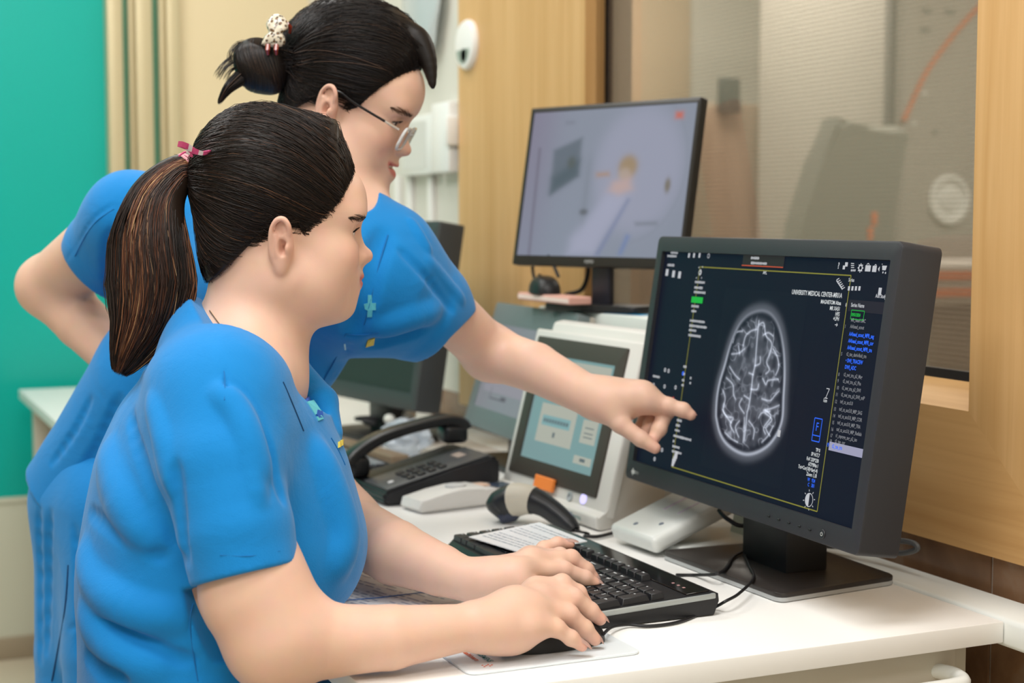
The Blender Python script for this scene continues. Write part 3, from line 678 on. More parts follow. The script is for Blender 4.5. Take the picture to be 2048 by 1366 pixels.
for i in range(4):
    for j in range(3):
        bm = B(); add_box(bm, (-.006, -.007, 0), (.006, .007, .004), .0015, 2); k = obj('key', bm, mat('phone_key', '#2c2b2d', .4), ph)
        k.matrix_local = FM @ T(.055 + i * .0185, -.058 + j * .0215, .0018)
bm = B(); add_lathe(bm, [(.005, 0), (.005, .0015), (.004, .002)], 16, M=FM @ T(.026, -.045, .002)); obj('lamp', bm, mat('phone_lamp', '#e8e8ea', .4), ph)
bm = B(); add_box(bm, (.150, -.035, .002), (.166, -.005, .0030), .0004, 1, M=FM); obj('printed_strip', bm, mat('faded_print', '#a8998f', .5), ph)
hs = thing('telephone_handset', 'curved black handset resting across the desk telephone', 'handset', (.865, 2.375, DZ + .050))
bm = B()
def blade(bm, path, ws, hs_, n=12):
    path = [Vector(p) for p in path]; rings = []
    for i, p in enumerate(path):
        t = (path[min(i + 1, len(path) - 1)] - path[max(i - 1, 0)]).normalized(); side = Vector((0, 1, 0)); u = t.cross(side).normalized() * -1
        rings.append([bm.verts.new(p + side * ws[i] * math.copysign(abs(math.cos(a)) ** .6, math.cos(a)) + u * hs_[i] * math.copysign(abs(math.sin(a)) ** .6, math.sin(a))) for a in [2 * PI * k / n for k in range(n)]])
    for A, C_ in zip(rings[:-1], rings[1:]):
        for k in range(n): bm.faces.new((A[k], A[(k + 1) % n], C_[(k + 1) % n], C_[k]))
    bm.faces.new(list(reversed(rings[0]))); bm.faces.new(rings[-1])
hp = catmull([(-.105, 0, -.008), (-.092, 0, .012), (-.05, 0, .036), (.01, 0, .052), (.065, 0, .060), (.092, 0, .054), (.098, 0, .044)], 4)
m_ = len(hp); blade(bm, hp, [.020 + .004 * abs(2 * i / (m_ - 1) - 1) ** 2 - (.008 if i in (0, m_ - 1) else 0) for i in range(m_)], [.009 + (.003 * abs(2 * i / (m_ - 1) - 1)) for i in range(m_)], 16)
obj('grip', bm, mat('handset_black', '#1e1e20', .33), hs)
bm = B(); add_box(bm, (.058, -.022, .022), (.100, .022, .052), .008, 3); obj('earpiece', bm, mat('handset_black', '', .3), hs)
bm = B(); add_box(bm, (-.108, -.022, -.024), (-.070, .022, .010), .009, 3, M=T(0, 0, 0)); obj('mouthpiece', bm, mat('handset_black', '', .3), hs)
bm = B(); add_tube(bm, [(-.07 + .012 * k / 6, .03 + .006 * math.cos(k * 1.05), -.02 - .0018 * k / 6 + .006 * math.sin(k * 1.05)) for k in range(60)], .0016, 6); obj('coiled_cord', bm, RUBBER, hs)

rem = thing('white_control_pendant', 'white hand control lying on the desk in front of the telephone', 'remote control', (.893, 2.199, DZ), R(11))
bm = B(); add_prism(bm, [(-.092, .001), (-.098, .008), (-.094, .020), (-.05, .027), (-.02, .032), (.02, .031), (.05, .022), (.092, .026), (.098, .016), (.096, .001)], -.030, .030, M=RX(PI / 2), bev=.005, seg=3)
obj('shell', bm, mat('ivory_plastic', '#e6e4e0', .35), rem, angle=50)
bm = B(); add_lathe(bm, [(.017, 0), (.016, .003), (.012, .004)], 24, M=T(-.015, 0, .031)); obj('dial', bm, mat('pendant_grey', '#cfcfcf', .4), rem)
bm = B(); add_box(bm, (.022, -.012, .0275), (.042, .012, .0305), .002, 2); obj('peach_button', bm, mat('peach_plastic', '#e3c1ab', .4), rem)
bm = B(); add_box(bm, (.055, -.018, .0225), (.085, .018, .0265), .001, 1); obj('display_window', bm, mat('navy_window', '#3b4658', .2), rem)

scn = thing('barcode_scanner', 'black barcode scanner with a beige label, lying between keyboard and terminal', 'scanner', (.925, 2.03, DZ))
SCB_ = mat('scanner_black', '#26282b', .33)
bm = B()
# head and handle as one arched body: path from the nose over the label to the handle end
pth = [W(988, 1030, 2.262), W(1004, 1012, 2.262), W(1030, 1000, 2.252), W(1062, 1000, 2.235), W(1090, 1012, 2.225), W(1115, 1030, 2.215), W(1138, 1050, 2.203), W(1150, 1062, 2.196)]
pth = [L(scn, p) for p in catmull(pth, 5)]; m_ = len(pth)
rad = np.interp(np.linspace(0, 7, m_), [0, .4, 1, 2, 3, 4, 5, 6, 7], [.012, .020, .0245, .0245, .0200, .0165, .0155, .0135, .009])
add_tube(bm, pth, rad, 18); obj('body', bm, SCB_, scn, angle=50)
bm = B(); add_tube(bm, [pth[i] for i in range(10, 17)], [rad[i] + .0009 for i in range(10, 17)], 18, cap=False); obj('beige_label', bm, mat('beige_label', '#cfc8b8', .5), scn)
bm = B(); i = 8; add_tube(bm, [pth[4] + np.array((0, -.006, -.012)), pth[8] + np.array((.0, -.006, -.014)), pth[11] + np.array((.0, -.004, -.010))], [.014, .015, .010], 14); obj('trigger', bm, mat('scanner_blue_grey', '#3a4054', .4), scn)
bm = B(); cc = [pth[-1], pth[-1] + np.array((.008, -.022, -.008)), L(scn, onz(1170, 1072, .744)), L(scn, onz(1195, 1073, .744)), L(scn, onz(1245, 1062, .744)), L(scn, onz(1300, 1058, .744)), L(scn, onz(1345, 1040, .746)), L(scn, onz(1375, 1018, .747))]
cc = catmull(cc, 8); add_tube(bm, cc, [.0055] * 6 + list(np.linspace(.0052, .0026, 6)) + [.0026] * (len(cc) - 12), 10); obj('scanner_cord', bm, RUBBER, scn)
for o in scn.children:
    for v in o.data.vertices: v.co.z = max(v.co.z, .0010)

itc = thing('intercom_console', 'white wedge-shaped intercom console behind the monitor foot', 'intercom', (1.03, 1.805, DZ), R(3))
bm = B(); SM = T(-.055, 0, .004) @ RY(-R(20))
add_box(bm, (0, -.060, 0), (.165, .052, .024), .008, 4, M=SM); obj('handset_slab', bm, mat('intercom_white', '#dfe2de', .3), itc)
bm = B(); add_box(bm, (.066, .006, .0238), (.13, .011, .0246), .0003, 1, M=SM); add_box(bm, (.066, -.028, .0238), (.13, -.024, .0246), .0003, 1, M=SM); obj('light_strip', bm, mat('pearl_strip', '#e4d7e6', .2), itc)
bm = B()
for x, y in ((.02, .01), (.036, -.030)): add_lathe(bm, [(.004, 0), (.003, .001)], 12, M=SM @ T(x, y, .0238))
obj('icon_dots', bm, mat('slate_dot', '#6d7886', .5), itc)
bm = B(); add_box(bm, (-.02, -.062, .0006), (.19, .058, .012), .004, 2); obj('console_base', bm, mat('intercom_white', ''), itc)
bm = B(); add_prism(bm, [(.10, .011), (.17, .011), (.16, .055), (.112, .055)], -.030, .030, M=RX(PI / 2) @ T(0, 0, .030), bev=.003); obj('speaker_block', bm, mat('mint_grey_plastic', '#c3d0c6', .35), itc)
bm = B(); add_tube(bm, catmull([L(itc, p) for p in (W(1433, 1021, 2.02), W(1450, 1040, 2.0), W(1485, 1052, 1.99), (1.14, 1.70, .80), (1.20, 1.66, .77))], 8), .003, 8); obj('cord', bm, RUBBER, itc)

# ================================================================== CABLES, CLUTTER
def cable(name, label, pts, r, m=RUBBER, n=8): 
    bm = B(); add_tube(bm, catmull(pts, n), r, 8); return tag(obj(name, bm, m), label, 'cable')
zl = DZ + .0035
cable('power_cable', 'grey cable loop on the white ledge right of the main monitor', [(1.16, 1.72, .75), (1.20, 1.64, .757), *[onx(px, py, 1.212) for px, py in ((1768, 1092), (1795, 1082), (1826, 1086), (1834, 1098), (1806, 1106), (1772, 1103), (1750, 1100))], (1.19, 1.70, .755)], .0036, mat('grey_cable', '#5a5c5e', .4))
cable('orange_wire', 'thin orange wire among the cables behind the white terminal', [onz(px, py, .746) for px, py in ((1295, 1012), (1316, 1014), (1335, 1020), (1352, 1030), (1370, 1026))], .0016, mat('orange_wire', '#d8602a', .5))
cable('black_wire', 'black wire bundle running behind the white terminal', [(1.19, 2.02, .80), onz(1300, 1000, .752), onz(1318, 1020, .748), onz(1332, 1040, .746), onz(1345, 1025, .75), (1.15, 1.90, .755)], .0036)
cable('white_wire', 'white wire tangled with the orange wire behind the terminal', [onz(px, py, .748) for px, py in ((1290, 1030), (1318, 1026), (1340, 1005), (1372, 1010), (1400, 1000))], .004, mat('white_cable', '#e3e1da', .5))
for k, (a, b_) in enumerate((((1296, 1000), (1330, 992)), ((1330, 1004), (1372, 996)))):
    p, q_ = onz(*a, .745), onz(*b_, .745); bm = B(); add_box(bm, (p[0] - .004, p[1] - .01, .7405), (p[0] + .03, p[1] + .012, .757), .003, 2)
    tag(obj('cable_adapter', bm, [BLACKP, WHITEP][k]), ['small black plug block among the wires behind the terminal', 'small white plug block among the wires behind the terminal'][k], 'plug')
# far keyboard, wooden tray, plastic bag, bundle of adapters by the far monitor
fk = thing('keyboard', 'blurred grey keyboard half hidden behind the seated woman\'s chest', 'keyboard', (.80, 2.66, DZ), R(4))
bm = B(); add_box(bm, (-.075, -.20, .001), (.075, .20, .022), .005, 2); obj('base', bm, mat('far_keyboard_black', '#29292c', .4), fk)
for i in range(5):
    for j in range(16):
        bm = B() if (i, j) == (0, 0) else None
        if bm is not None: add_box(bm, (-.0095, -.0095, 0), (.0095, .0095, .006), .0015, 1); k0 = obj('key', bm, mat('far_key_grey', '#8a9096', .4), fk); o = k0
        else: o = k0.copy(); COL.objects.link(o)
        o.location = (-.05 + i * .0225, -.175 + j * .0232, .0222)
tray = thing('wooden_tray', 'brown strip of wooden trim lying in front of the far black monitor', 'tray', (.90, 2.78, DZ), R(8))
bm = B(); add_box(bm, (-.018, -.20, .0008), (.018, .22, .022), .003, 1); obj('strip', bm, mat('dull_brown_wood', '#7d6c58', .5, noise=.2, nscale=30), tray)
pk = thing('paper_stack', 'pale stack of papers lying in front of the far black monitor', 'paper', (.83, 3.06, DZ), R(8))
bm = B(); add_box(bm, (-.03, -.10, .0008), (.03, .17, .045), .002, 1); obj('stack', bm, mat('paper_cream', '#d7d3c8', .6), pk)
rp = random.Random(5)
for k in range(9):
    p = onz(rp.uniform(762, 822), rp.uniform(838, 862), .765); bm = B()
    r_ = rp.uniform(.008, .013); bmesh.ops.create_uvsphere(bm, u_segments=14, v_segments=10, radius=r_); xf(bm, bm.verts[:], T(p[0], p[1], DZ + .0008 + r_ + .018 * (k % 3)) @ RZ(rp.uniform(0, 3)) @ Matrix.Diagonal((1.3, .9, 1, 1)))
    tag(obj('cable_bead', bm, mat('bead_white', '#dcdcd4', .3)), 'white rounded bead in the beaded heap in front of the far monitor foot', 'bead', 'white beads heaped by the far monitor')
bm = B()
for k in range(7):
    c0 = onz(rp.uniform(768, 815), rp.uniform(848, 868), .75) - np.array((.05, .05, 0))
    add_tube(bm, [(c0[0] + .026 * math.cos(a + k), c0[1] + .03 * math.sin(a + k), .7445 + .0065 * k) for a in np.linspace(0, 5.6, 18)], .003, 6)
tag(obj('black_cable_coil', bm, RUBBER), 'coil of black cable round the white beads by the far monitor', 'cable')
# clear plastic bag
bag = B(); bmesh.ops.create_icosphere(bag, subdivisions=4, radius=1)
c0 = onz(812, 882, .765)
for v in bag.verts:
    nn = mnoise.noise(v.co * 2.3) * .28 + mnoise.noise(v.co * 6) * .10
    v.co = Vector((v.co.x * .045 * (1 + nn), v.co.y * .060 * (1 + nn), max(-.030, v.co.z * .034 * (1 + nn)))) + Vector((c0[0], c0[1], DZ + .0312))
tag(obj('plastic_bag', bag, mat('clear_bag', '#c9d3de', .15, alpha=.55)), 'crumpled clear plastic bag beside the far keyboard', 'bag')
# items by the camera monitor: mouse, pink booklet, cables
bm = B(); add_prism(bm, [(-.05, -.10), (.03, -.115), (.045, .11), (-.04, .12)], 0, .014, bev=.002, M=T(1.155, 2.30, bkz + .0126) @ RZ(.05))
pkx = thing('pink_booklet', 'pink booklet lying on the foot of the camera monitor', 'booklet', (1.14, 2.33, bkz + .0125))
bm.free(); bm = B(); add_box(bm, (-.030, -.055, 0), (.012, .15, .013), .002, 1); obj('cover', bm, mat('salmon_paper', '#d9a596', .6), pkx)
bm = B(); add_box(bm, (-.0305, -.053, .003), (-.0295, .148, .010)); obj('pages', bm, mat('pale_pages', '#efd9cf', .6), pkx)
om = thing('computer_mouse', 'black mouse with its cord, resting on the pink booklet', 'mouse', (1.132, 2.42, bkz + .0258), R(80))
src = [o for o in mouse.children if o.name.startswith(('shell', 'scroll', 'button_gap'))]
for s_ in src:
    c_ = s_.copy(); COL.objects.link(c_); c_.parent = om; c_.scale = (.9, .8, .9)
bm = B(); a_ = [(-.05, .0, .012), (-.07, .01, .05), (-.05, .02, .085), (-.0, .02, .09), (.05, .01, .07), (.09, -.0, .05)]
add_tube(bm, catmull([(.05, 0, .012), (.075, .0, .04), (.06, .0, .085), (.02, .0, .095), (-.03, .0, .07), (-.06, -.01, .03)], 8), .003, 8); obj('mouse_cord', bm, RUBBER, om)
cable('monitor_cable', 'thick black cable hanging behind the camera monitor stand', [(1.19, 2.37, 1.12), (1.20, 2.385, 1.09), (1.195, 2.40, 1.06), (1.18, 2.43, 1.05), (1.20, 2.46, 1.04), (1.22, 2.40, 1.036)], .004)

# ================================================================== WALL FITTINGS
def wx(px, py, x=XW): return onx(px, py, x)
c = wx(938, 90)
ov = thing('round_wall_sensor', 'round white fitting high on the oak panel', 'wall fitting', (XW, c[1], c[2]), 0)
bm = B(); add_lathe(bm, [(.052, 0), (.052, .006), (.048, .012), (.040, .014)], 40, M=RY(-PI / 2)); obj('rim', bm, mat('fitting_white', '#f0f0ee', .35), ov)
bm = B(); add_poly(bm, [(-.0146, .036 * math.cos(a), -.010 + .030 * math.sin(a)) for a in np.linspace(PI, 2 * PI, 20)]); obj('picture', bm, mat('grey_green_print', '#9aa79c', .5, noise=.5, nscale=60), ov, smooth=False)
bm = B(); add_poly(bm, [(-.0146, .015 * math.cos(a) - .004, -.022 + .014 * math.sin(a)) for a in np.linspace(0, 2 * PI, 20)]); obj('dark_print', bm, mat('dark_green_print', '#5d6f66', .5), ov, smooth=False)
def wall_unit(name, label, px0, px1, py0, py1, dep, m, x=1.27, extra=None):
    a = wx(px1, (py0 + py1) / 2, x - dep); b_ = wx(px0, (py0 + py1) / 2, x - dep); zt_ = wx((px0 + px1) / 2, py0, x - dep)[2]; zb_ = wx((px0 + px1) / 2, py1, x - dep)[2]
    t = thing(name, label, 'wall box', (x, (a[1] + b_[1]) / 2, (zt_ + zb_) / 2)); hy = (b_[1] - a[1]) / 2; hz = (zt_ - zb_) / 2
    bm = B(); add_box(bm, (-dep, -hy, -hz), (-.0002, hy, hz), .004, 2); obj('body', bm, m, t); return t, hy, hz
t, hy, hz = wall_unit('wall_switch_box', 'tall white box on the pale wall just left of the oak panel', 862, 897, 205, 345, .035, mat('box_white', '#f2f3f1', .35))
bm = B(); add_box(bm, (-.045, -hy - .016, -hz * .25), (-.01, -hy + .002, hz * .55), .003, 2); obj('side_lug', bm, mat('box_white', ''), t)
t, hy, hz = wall_unit('wall_panel_box', 'wide white box on the pale wall in front of the smiling face', 800, 862, 232, 350, .03, mat('box_white2', '#e9eae6', .4))
bm = B(); add_box(bm, (-.031, -hy * .7, -hz * .8), (-.0302, hy * .7, hz * .8)); obj('cover_plate', bm, mat('cover_grey', '#d9dad6', .4), t)
for k, px in enumerate((795, 820, 862)):
    p = wx(px, 400, 1.262); bm = B(); add_box(bm, (1.256, p[1] - .012, .785), (1.2698, p[1] + .012, wx(px, 352, 1.262)[2]), .003, 2)
    tag(obj('cable_trunking', bm, mat('trunking_white', '#e6e6e2', .45)), ['white vertical cable cover on the pale wall, beside the chin', 'white vertical cable cover under the wide wall box', 'white vertical cable cover under the tall wall box'][k], 'cable cover')
# clear blue-grey sleeve hanging high on the pale wall
p = wx(842, 45, 1.24); bag = B(); bmesh.ops.create_icosphere(bag, subdivisions=4, radius=1)
for v in bag.verts:
    nn = mnoise.noise(v.co * 1.7 + Vector((3, 1, 2))) * .25
    v.co = Vector((v.co.x * .022, v.co.y * .10 * (1 + nn) * (1.15 - .25 * v.co.z), v.co.z * .20 * (1 + .4 * nn))) + Vector((1.245, p[1] + .02, p[2] + .10))
tag(obj('hanging_sleeve', bag, mat('pale_sleeve', '#cfd8da', .2, alpha=.75)), 'pale clear plastic sleeve hanging high on the wall behind the standing woman', 'plastic sleeve')
bm = B(); add_tube(bm, [(1.2695, p[1] + .02, p[2] + .32), (1.24, p[1] + .02, p[2] + .32), (1.235, p[1] + .02, p[2] + .33)], .004, 8); tag(obj('wall_hook', bm, CREAMM), 'small metal hook holding the clear sleeve', 'hook')

# ================================================================== WHAT THE MAIN MONITOR SHOWS
MW = Matrix(T(*mon.location)) @ RZ(mon.rotation_euler[2]) @ MP
MWi = np.array(MW.inverted())
def uv(px, py):
    o = MWi[:3, :3] @ CAMP + MWi[:3, 3]; d = MWi[:3, :3] @ ray(px, py); t = (.0052 - o[1]) / d[1]; p = o + d * t
    return p[0], p[2]
def uvs(L_): return [uv(*p) for p in L_]
def bc(L_, k=.3221, x0=1240, y0=440): return uvs([(x0 + k * x, y0 + k * y) for x, y in L_])
NXb, NYb = 170, 240; bu0, bu1, bv0, bv1 = -.085, .105, .045, .275
Ub, Vb = np.meshgrid(np.linspace(bu0, bu1, NXb), np.linspace(bv1, bv0, NYb))
lower = lambda L_: bc(L_, y0=800)
left = bc([(870, 548), (800, 572), (745, 625), (705, 700), (672, 790), (642, 900), (612, 1000), (594, 1100), (588, 1200)]) + lower([(592, 130), (612, 212), (650, 278), (712, 328), (780, 352)])
right = bc([(870, 548), (930, 562), (975, 612), (1005, 690), (1024, 800), (1030, 900), (1029, 1000), (1023, 1100)]) + lower([(1018, 100), (1000, 175), (968, 240), (918, 300), (850, 340), (780, 352)])
skull = np.array(left + right[::-1][1:-1]); sk2 = np.array(catmull(skull, 4, True))
def segd(P, U, V):
    P = np.array(P); d = np.full(U.shape, 9.)
    for a, b_ in zip(P[:-1], P[1:]):
        e = b_ - a; t = np.clip(((U - a[0]) * e[0] + (V - a[1]) * e[1]) / (e @ e + 1e-12), 0, 1); d = np.minimum(d, np.hypot(U - a[0] - t * e[0], V - a[1] - t * e[1]))
    return d
ds = polyd(sk2, Ub, Vb); rngb = np.random.default_rng(3)
nz = np.kron(rngb.normal(0, 1, (NYb // 8, NXb // 8 + 1)), np.ones((8, 8)))[:NYb, :NXb]
for _ in range(6): nz = (nz + np.roll(nz, 1, 0) + np.roll(nz, -1, 0) + np.roll(nz, 1, 1) + np.roll(nz, -1, 1)) / 5
amp = np.clip((Vb.max() - Vb) / .1, .35, 1.)
I = np.zeros(Ub.shape)
I += .40 * np.exp(-((ds + .0030) / .0022) ** 2) * amp + .09 * np.exp(-((ds - .001) / .006) ** 2)
inside = 1 / (1 + np.exp((ds + .0125) / .0018)); I += inside * (.055 + .02 * nz)
def smooth_noise(nx, ny, seed):
    g = np.random.default_rng(seed).normal(0, 1, (ny, nx)); xi = np.linspace(0, nx - 1.001, NXb); yi = np.linspace(0, ny - 1.001, NYb); f_ = lambda t: t * t * (3 - 2 * t)
    x0, y0 = xi.astype(int), yi.astype(int); fx, fy = f_(xi - x0)[None], f_(yi - y0)[:, None]
    return (g[y0][:, x0] * (1 - fx) + g[y0][:, x0 + 1] * fx) * (1 - fy) + (g[y0 + 1][:, x0] * (1 - fx) + g[y0 + 1][:, x0 + 1] * fx) * fy
gy = smooth_noise(15, 20, 4) + .5 * smooth_noise(28, 38, 7); rim_ = np.clip((ds + .050) / .03, .25, 1)
I += .22 * np.exp(-(gy / .11) ** 2) * inside * rim_ + .05 * np.exp(-(gy / .4) ** 2) * inside
SUL = [bc(p) for p in ([(862, 628), (854, 700), (846, 800), (838, 900), (825, 960), (815, 1050), (800, 1150), (788, 1200), (780, 1290), (772, 1366)],
 [(850, 678), (812, 690), (780, 720), (764, 780)], [(692, 832), (738, 826), (772, 800)], [(735, 780), (742, 832)], [(862, 650), (892, 640), (905, 715), (940, 762), (932, 822), (910, 882), (926, 930), (905, 955)],
 [(950, 800), (976, 850), (985, 912), (966, 962)], [(680, 910), (712, 960), (742, 990)], [(660, 980), (700, 1022), (704, 1080), (716, 1112)], [(640, 1060), (652, 1110), (640, 1180), (662, 1222), (690, 1260)],
 [(886, 985), (905, 1022), (920, 996), (982, 990)], [(880, 1110), (930, 1122), (960, 1090), (986, 1062)], [(890, 1182), (940, 1170), (988, 1150)], [(900, 1200), (942, 1240), (905, 1290), (930, 1340)],
 [(770, 1200), (740, 1150), (756, 1110)], [(838, 905), (868, 890), (870, 850)], [(826, 960), (800, 950)], [(812, 1050), (850, 1052), (860, 1020)], [(800, 1110), (770, 1090)], [(888, 715), (920, 700), (950, 720)], [(700, 760), (720, 700), (760, 690)])]
SUL += [lower(p) for p in ([(636, 60), (662, 102), (702, 112), (684, 152), (706, 200)], [(900, 62), (936, 102), (892, 170), (902, 210)], [(800, 130), (832, 180), (826, 240)], [(740, 130), (716, 170), (736, 230)], [(772, 110), (770, 190), (764, 262)], [(860, 110), (880, 80), (930, 70)], [(650, 200), (690, 240), (730, 262)], [(950, 160), (920, 220), (880, 262)])]
for k, p in enumerate(SUL):
    d = segd(catmull([(*q,) for q in p], 5), Ub, Vb); w_ = .0010 if k else .0012; I += .36 * np.exp(-(d / w_) ** 2) * (inside > .02) + .09 * np.exp(-(d / (w_ * 3)) ** 2) * inside
I = np.clip(I, 0, .9)
colb = I[..., None] * np.array((.80, .86, 1.0)) + np.array((.0045, .0070, .0165))
picture('brain_image', colb, bu0, bu1, bv0, bv1, .00535, MP, 1.0, scr)
YELL = emat('screen_yellow', S('#8f8c3a'), .8); BLUE = emat('screen_blue', S('#2f6bff'), .95); GRN = emat('screen_green', S('#22c044'), .8); GREYT = emat('screen_grey', S('#8d8f95'), .75); DIMT = emat('screen_dim', S('#5b5f68'), .7)
STRIP = emat('screen_strip', S('#24222e'), .9); HILI = emat('screen_highlight', S('#a9a9c4'), .8); REDO = emat('screen_orange', S('#d05a3c'), .8); LGREY = emat('screen_light', S('#c9cbd0'), .85)
MT = lambda u, v, y=.0046: MP @ T(u, y, v) @ RX(PI / 2)
def sline(bm, a, b_, w_, y=.0045):
    a, b_ = np.array(a), np.array(b_); d = b_ - a; n = np.array((-d[1], d[0])) / (np.linalg.norm(d) + 1e-9) * w_ / 2
    add_poly(bm, [MP @ Vector((p[0], y, p[1])) for p in (a - n, b_ - n, b_ + n, a + n)])
def spoly(bm, pts, y=.0044): add_poly(bm, [MP @ Vector((p[0], y, p[1])) for p in pts])
bm = B(); yb = [uv(1392, 530), uv(1695, 553), uv(1628, 1020), uv(1339, 936)]
l_, r_, t_, b_ = -.1565, .1853, .2995, .0330
for a, c in (((l_, t_), (r_, t_)), ((r_, t_), (r_, b_)), ((r_, b_), (l_, b_)), ((l_, b_), (l_, t_))): sline(bm, a, c, .0014)
obj('view_frame', bm, YELL, scr, smooth=False)
def words(name, items, m, size, align='LEFT', xs=.78, bold=.00012):
    for s_, px, py in items:
        bm = B(); u, v = uv(px, py); text_mesh(bm, s_, size, MT(u, v), xs, align, bold); o = obj(name, bm, m, scr, smooth=False)
    return o
words('scan_header', [('UNIVERSITY MEDICAL CENTER-MRI1A', 1685, 592)], WHT, .0078, 'RIGHT'); 
words('scan_details', [('MAGNETOM Altea', 1683, 607), ('MR XA51', 1681, 618.5), ('HFS', 1680, 629), ('+LPH', 1679, 638.5)], WHT, .0064, 'RIGHT')
words('scan_values', [('TP 0', 1641, 902), ('SP H17,7', 1640, 912), ('FoV 230*230', 1638, 923), ('672*896s I', 1637, 933), ('Tra>Cor(18)>Sag(-4)', 1636, 943), ('Zoom 1,18', 1634, 953)], WHT, .0058, 'RIGHT')
words('window_values', [('W   924', 1631, 963), ('C   381', 1630, 973)], BLUE, .0058, 'RIGHT')
words('scale_text', [('1cm', 1655, 802)], WHT, .0058, 'RIGHT'); words('orientation_text', [('APL', 1527, 545)], WHT, .0066, 'LEFT')
words('clock', [('2:06:44 CH', 1686, 1064)], LGREY, .0068, 'LEFT'); words('language', [('EN', 1668, 1057)], GREYT, .0055, 'LEFT')
words('panel_heading', [('Series', 1698, 560), ('Add Study', 1752, 592), ('Send to', 1770, 596)], LGREY, .0058)
words('column_heading', [('#', 1692, 609), ('Series Name', 1703, 610)], LGREY, .0062)
ser = [('MR_head UMC', 640, 0), ('AAhead_scout', 653, 0), ('AAhead_scout_MPR_sag', 668, 1), ('AAhead_scout_MPR_cor', 681.5, 1), ('AAhead_scout_MPR_tra', 695, 1), ('t2_tse_dark-fluid_tra', 708, 0), ('• SWI_TRACEW', 721, 1), ('DWI_ADC', 734, 1), ('t2_swi_tra_p2_Mag', 749, 0), ('t2_swi_tra_p2_Pha', 762, 0), ('t2_swi_tra_p2_SWI', 775.5, 0), ('t2_swi_tra_p2_SWI_mIP', 789, 0), ('tof_cs_acc3.0', 803, 0), ('tof_cs_acc3.0_MIP_SAG', 818, 0), ('tof_cs_acc3.0_MIP_COR', 831.5, 0), ('tof_cs_acc3.0_MIP_TRA', 845, 0), ('tof_cs_acc3.0_MIP_Radials', 858.5, 0), ('t1_mprage_sag_p2_iso', 871, 0), ('t2_tse_cor', 882, 0)]
sx = lambda y: 1703 - (y - 640) * .133
words('series_names', [(n, sx(y), y) for n, y, b_ in ser if not b_], GREYT, .0056, xs=.78); words('series_names_blue', [(n, sx(y), y) for n, y, b_ in ser if b_], BLUE, .0060, xs=.76, bold=.0002)
words('series_numbers', [(str(i), sx(y) - 11, y) for i, (n, y, b_) in enumerate(ser) if i and not b_], GREYT, .0055, xs=.8)
bm = B(); c = [uv(1651, 882), uv(1733, 901), uv(1733, 912), uv(1650, 897)]; v0 = (c[0][1] + c[3][1]) / 2
spoly(bm, [(.190, v0 - .0048), (.2585, v0 - .0048), (.2585, v0 + .0048), (.190, v0 + .0048)]); obj('selected_row', bm, HILI, scr, smooth=False)
words('selected_name', [('19     t2_tse_tra', 1655, 889.5)], BLUE, .0062, xs=.74).location = MP.to_3x3() @ Vector((0, -.0008, 0))
bm = B(); u, v = uv(1703, 630); 
for a, c in (((u, v + .0055), (u + .024, v + .0055)), ((u + .024, v + .0055), (u + .024, v - .0045)), ((u + .024, v - .0045), (u, v - .0045)), ((u, v - .0045), (u, v + .0055))): sline(bm, a, c, .0008)
text_mesh(bm, '09/01/2024', .0050, MT(u + .001, v + .0004), .72, 'LEFT', .0002); obj('series_date', bm, GRN, scr, smooth=False)
bm = B(); u, v = uv(1384, 599); spoly(bm, [(u, v - .004), (u + .030, v - .004), (u + .030, v + .004), (u, v + .004)]); obj('green_tag', bm, GRN, scr, smooth=False)
bm = B(); vv = uv(1700, 611)[1]; spoly(bm, [(.188, vv - .0065), (.2585, vv - .0065), (.2585, vv + .0065), (.188, vv + .0065)], .0050); obj('heading_strip', bm, STRIP, scr, smooth=False)
bm = B(); a, c = uv(1488, 505), uv(1567, 535); spoly(bm, [(a[0], c[1]), (c[0], c[1]), (c[0], a[1]), (a[0], a[1])], .0050); obj('patient_tab', bm, emat('screen_tab', S('#2c2a2a'), .9), scr, smooth=False)
bm = B(); sline(bm, (a[0], c[1]), (c[0], c[1]), .0012); obj('tab_underline', bm, REDO, scr, smooth=False)
# unreadable small entries: rows of short strokes
rs = random.Random(9)
def strokes(px, py, n, w_=.0022, h_=.0034, dv=0):
    u, v = uv(px, py)
    bm = B()
    for k in range(n):
        hh = h_ * rs.uniform(.7, 1.1); spoly(bm, [(u, v - hh / 2), (u + w_ * .72, v - hh / 2), (u + w_ * .72, v + hh / 2), (u, v + hh / 2)]); u += w_
    obj('text_line', bm, LGREY, scr, smooth=False)
for (px, py, n) in ((1391, 564, 12), (1390, 575, 10), (1389, 584, 14), (1384, 612, 9), (1384, 622, 6), (1381, 641, 18), (1380, 651, 21), (1379, 660, 9), (1378, 670, 15), (1343, 505, 9), (1336, 512, 12), (1503, 516, 9), (1503, 526, 17), (1336, 530, 9), (1368, 733, 4), (1368, 748, 2), (1365, 760, 3), (1364, 770, 3), (1381, 756, 2), (1380, 766, 2), (1355, 840, 6), (1353, 850, 5), (1351, 860, 6), (1348, 871, 22), (1347, 882, 2), (1346, 892, 9), (1345, 902, 12), (1280, 940, 14), (1307, 752, 9)): strokes(px, py, n)
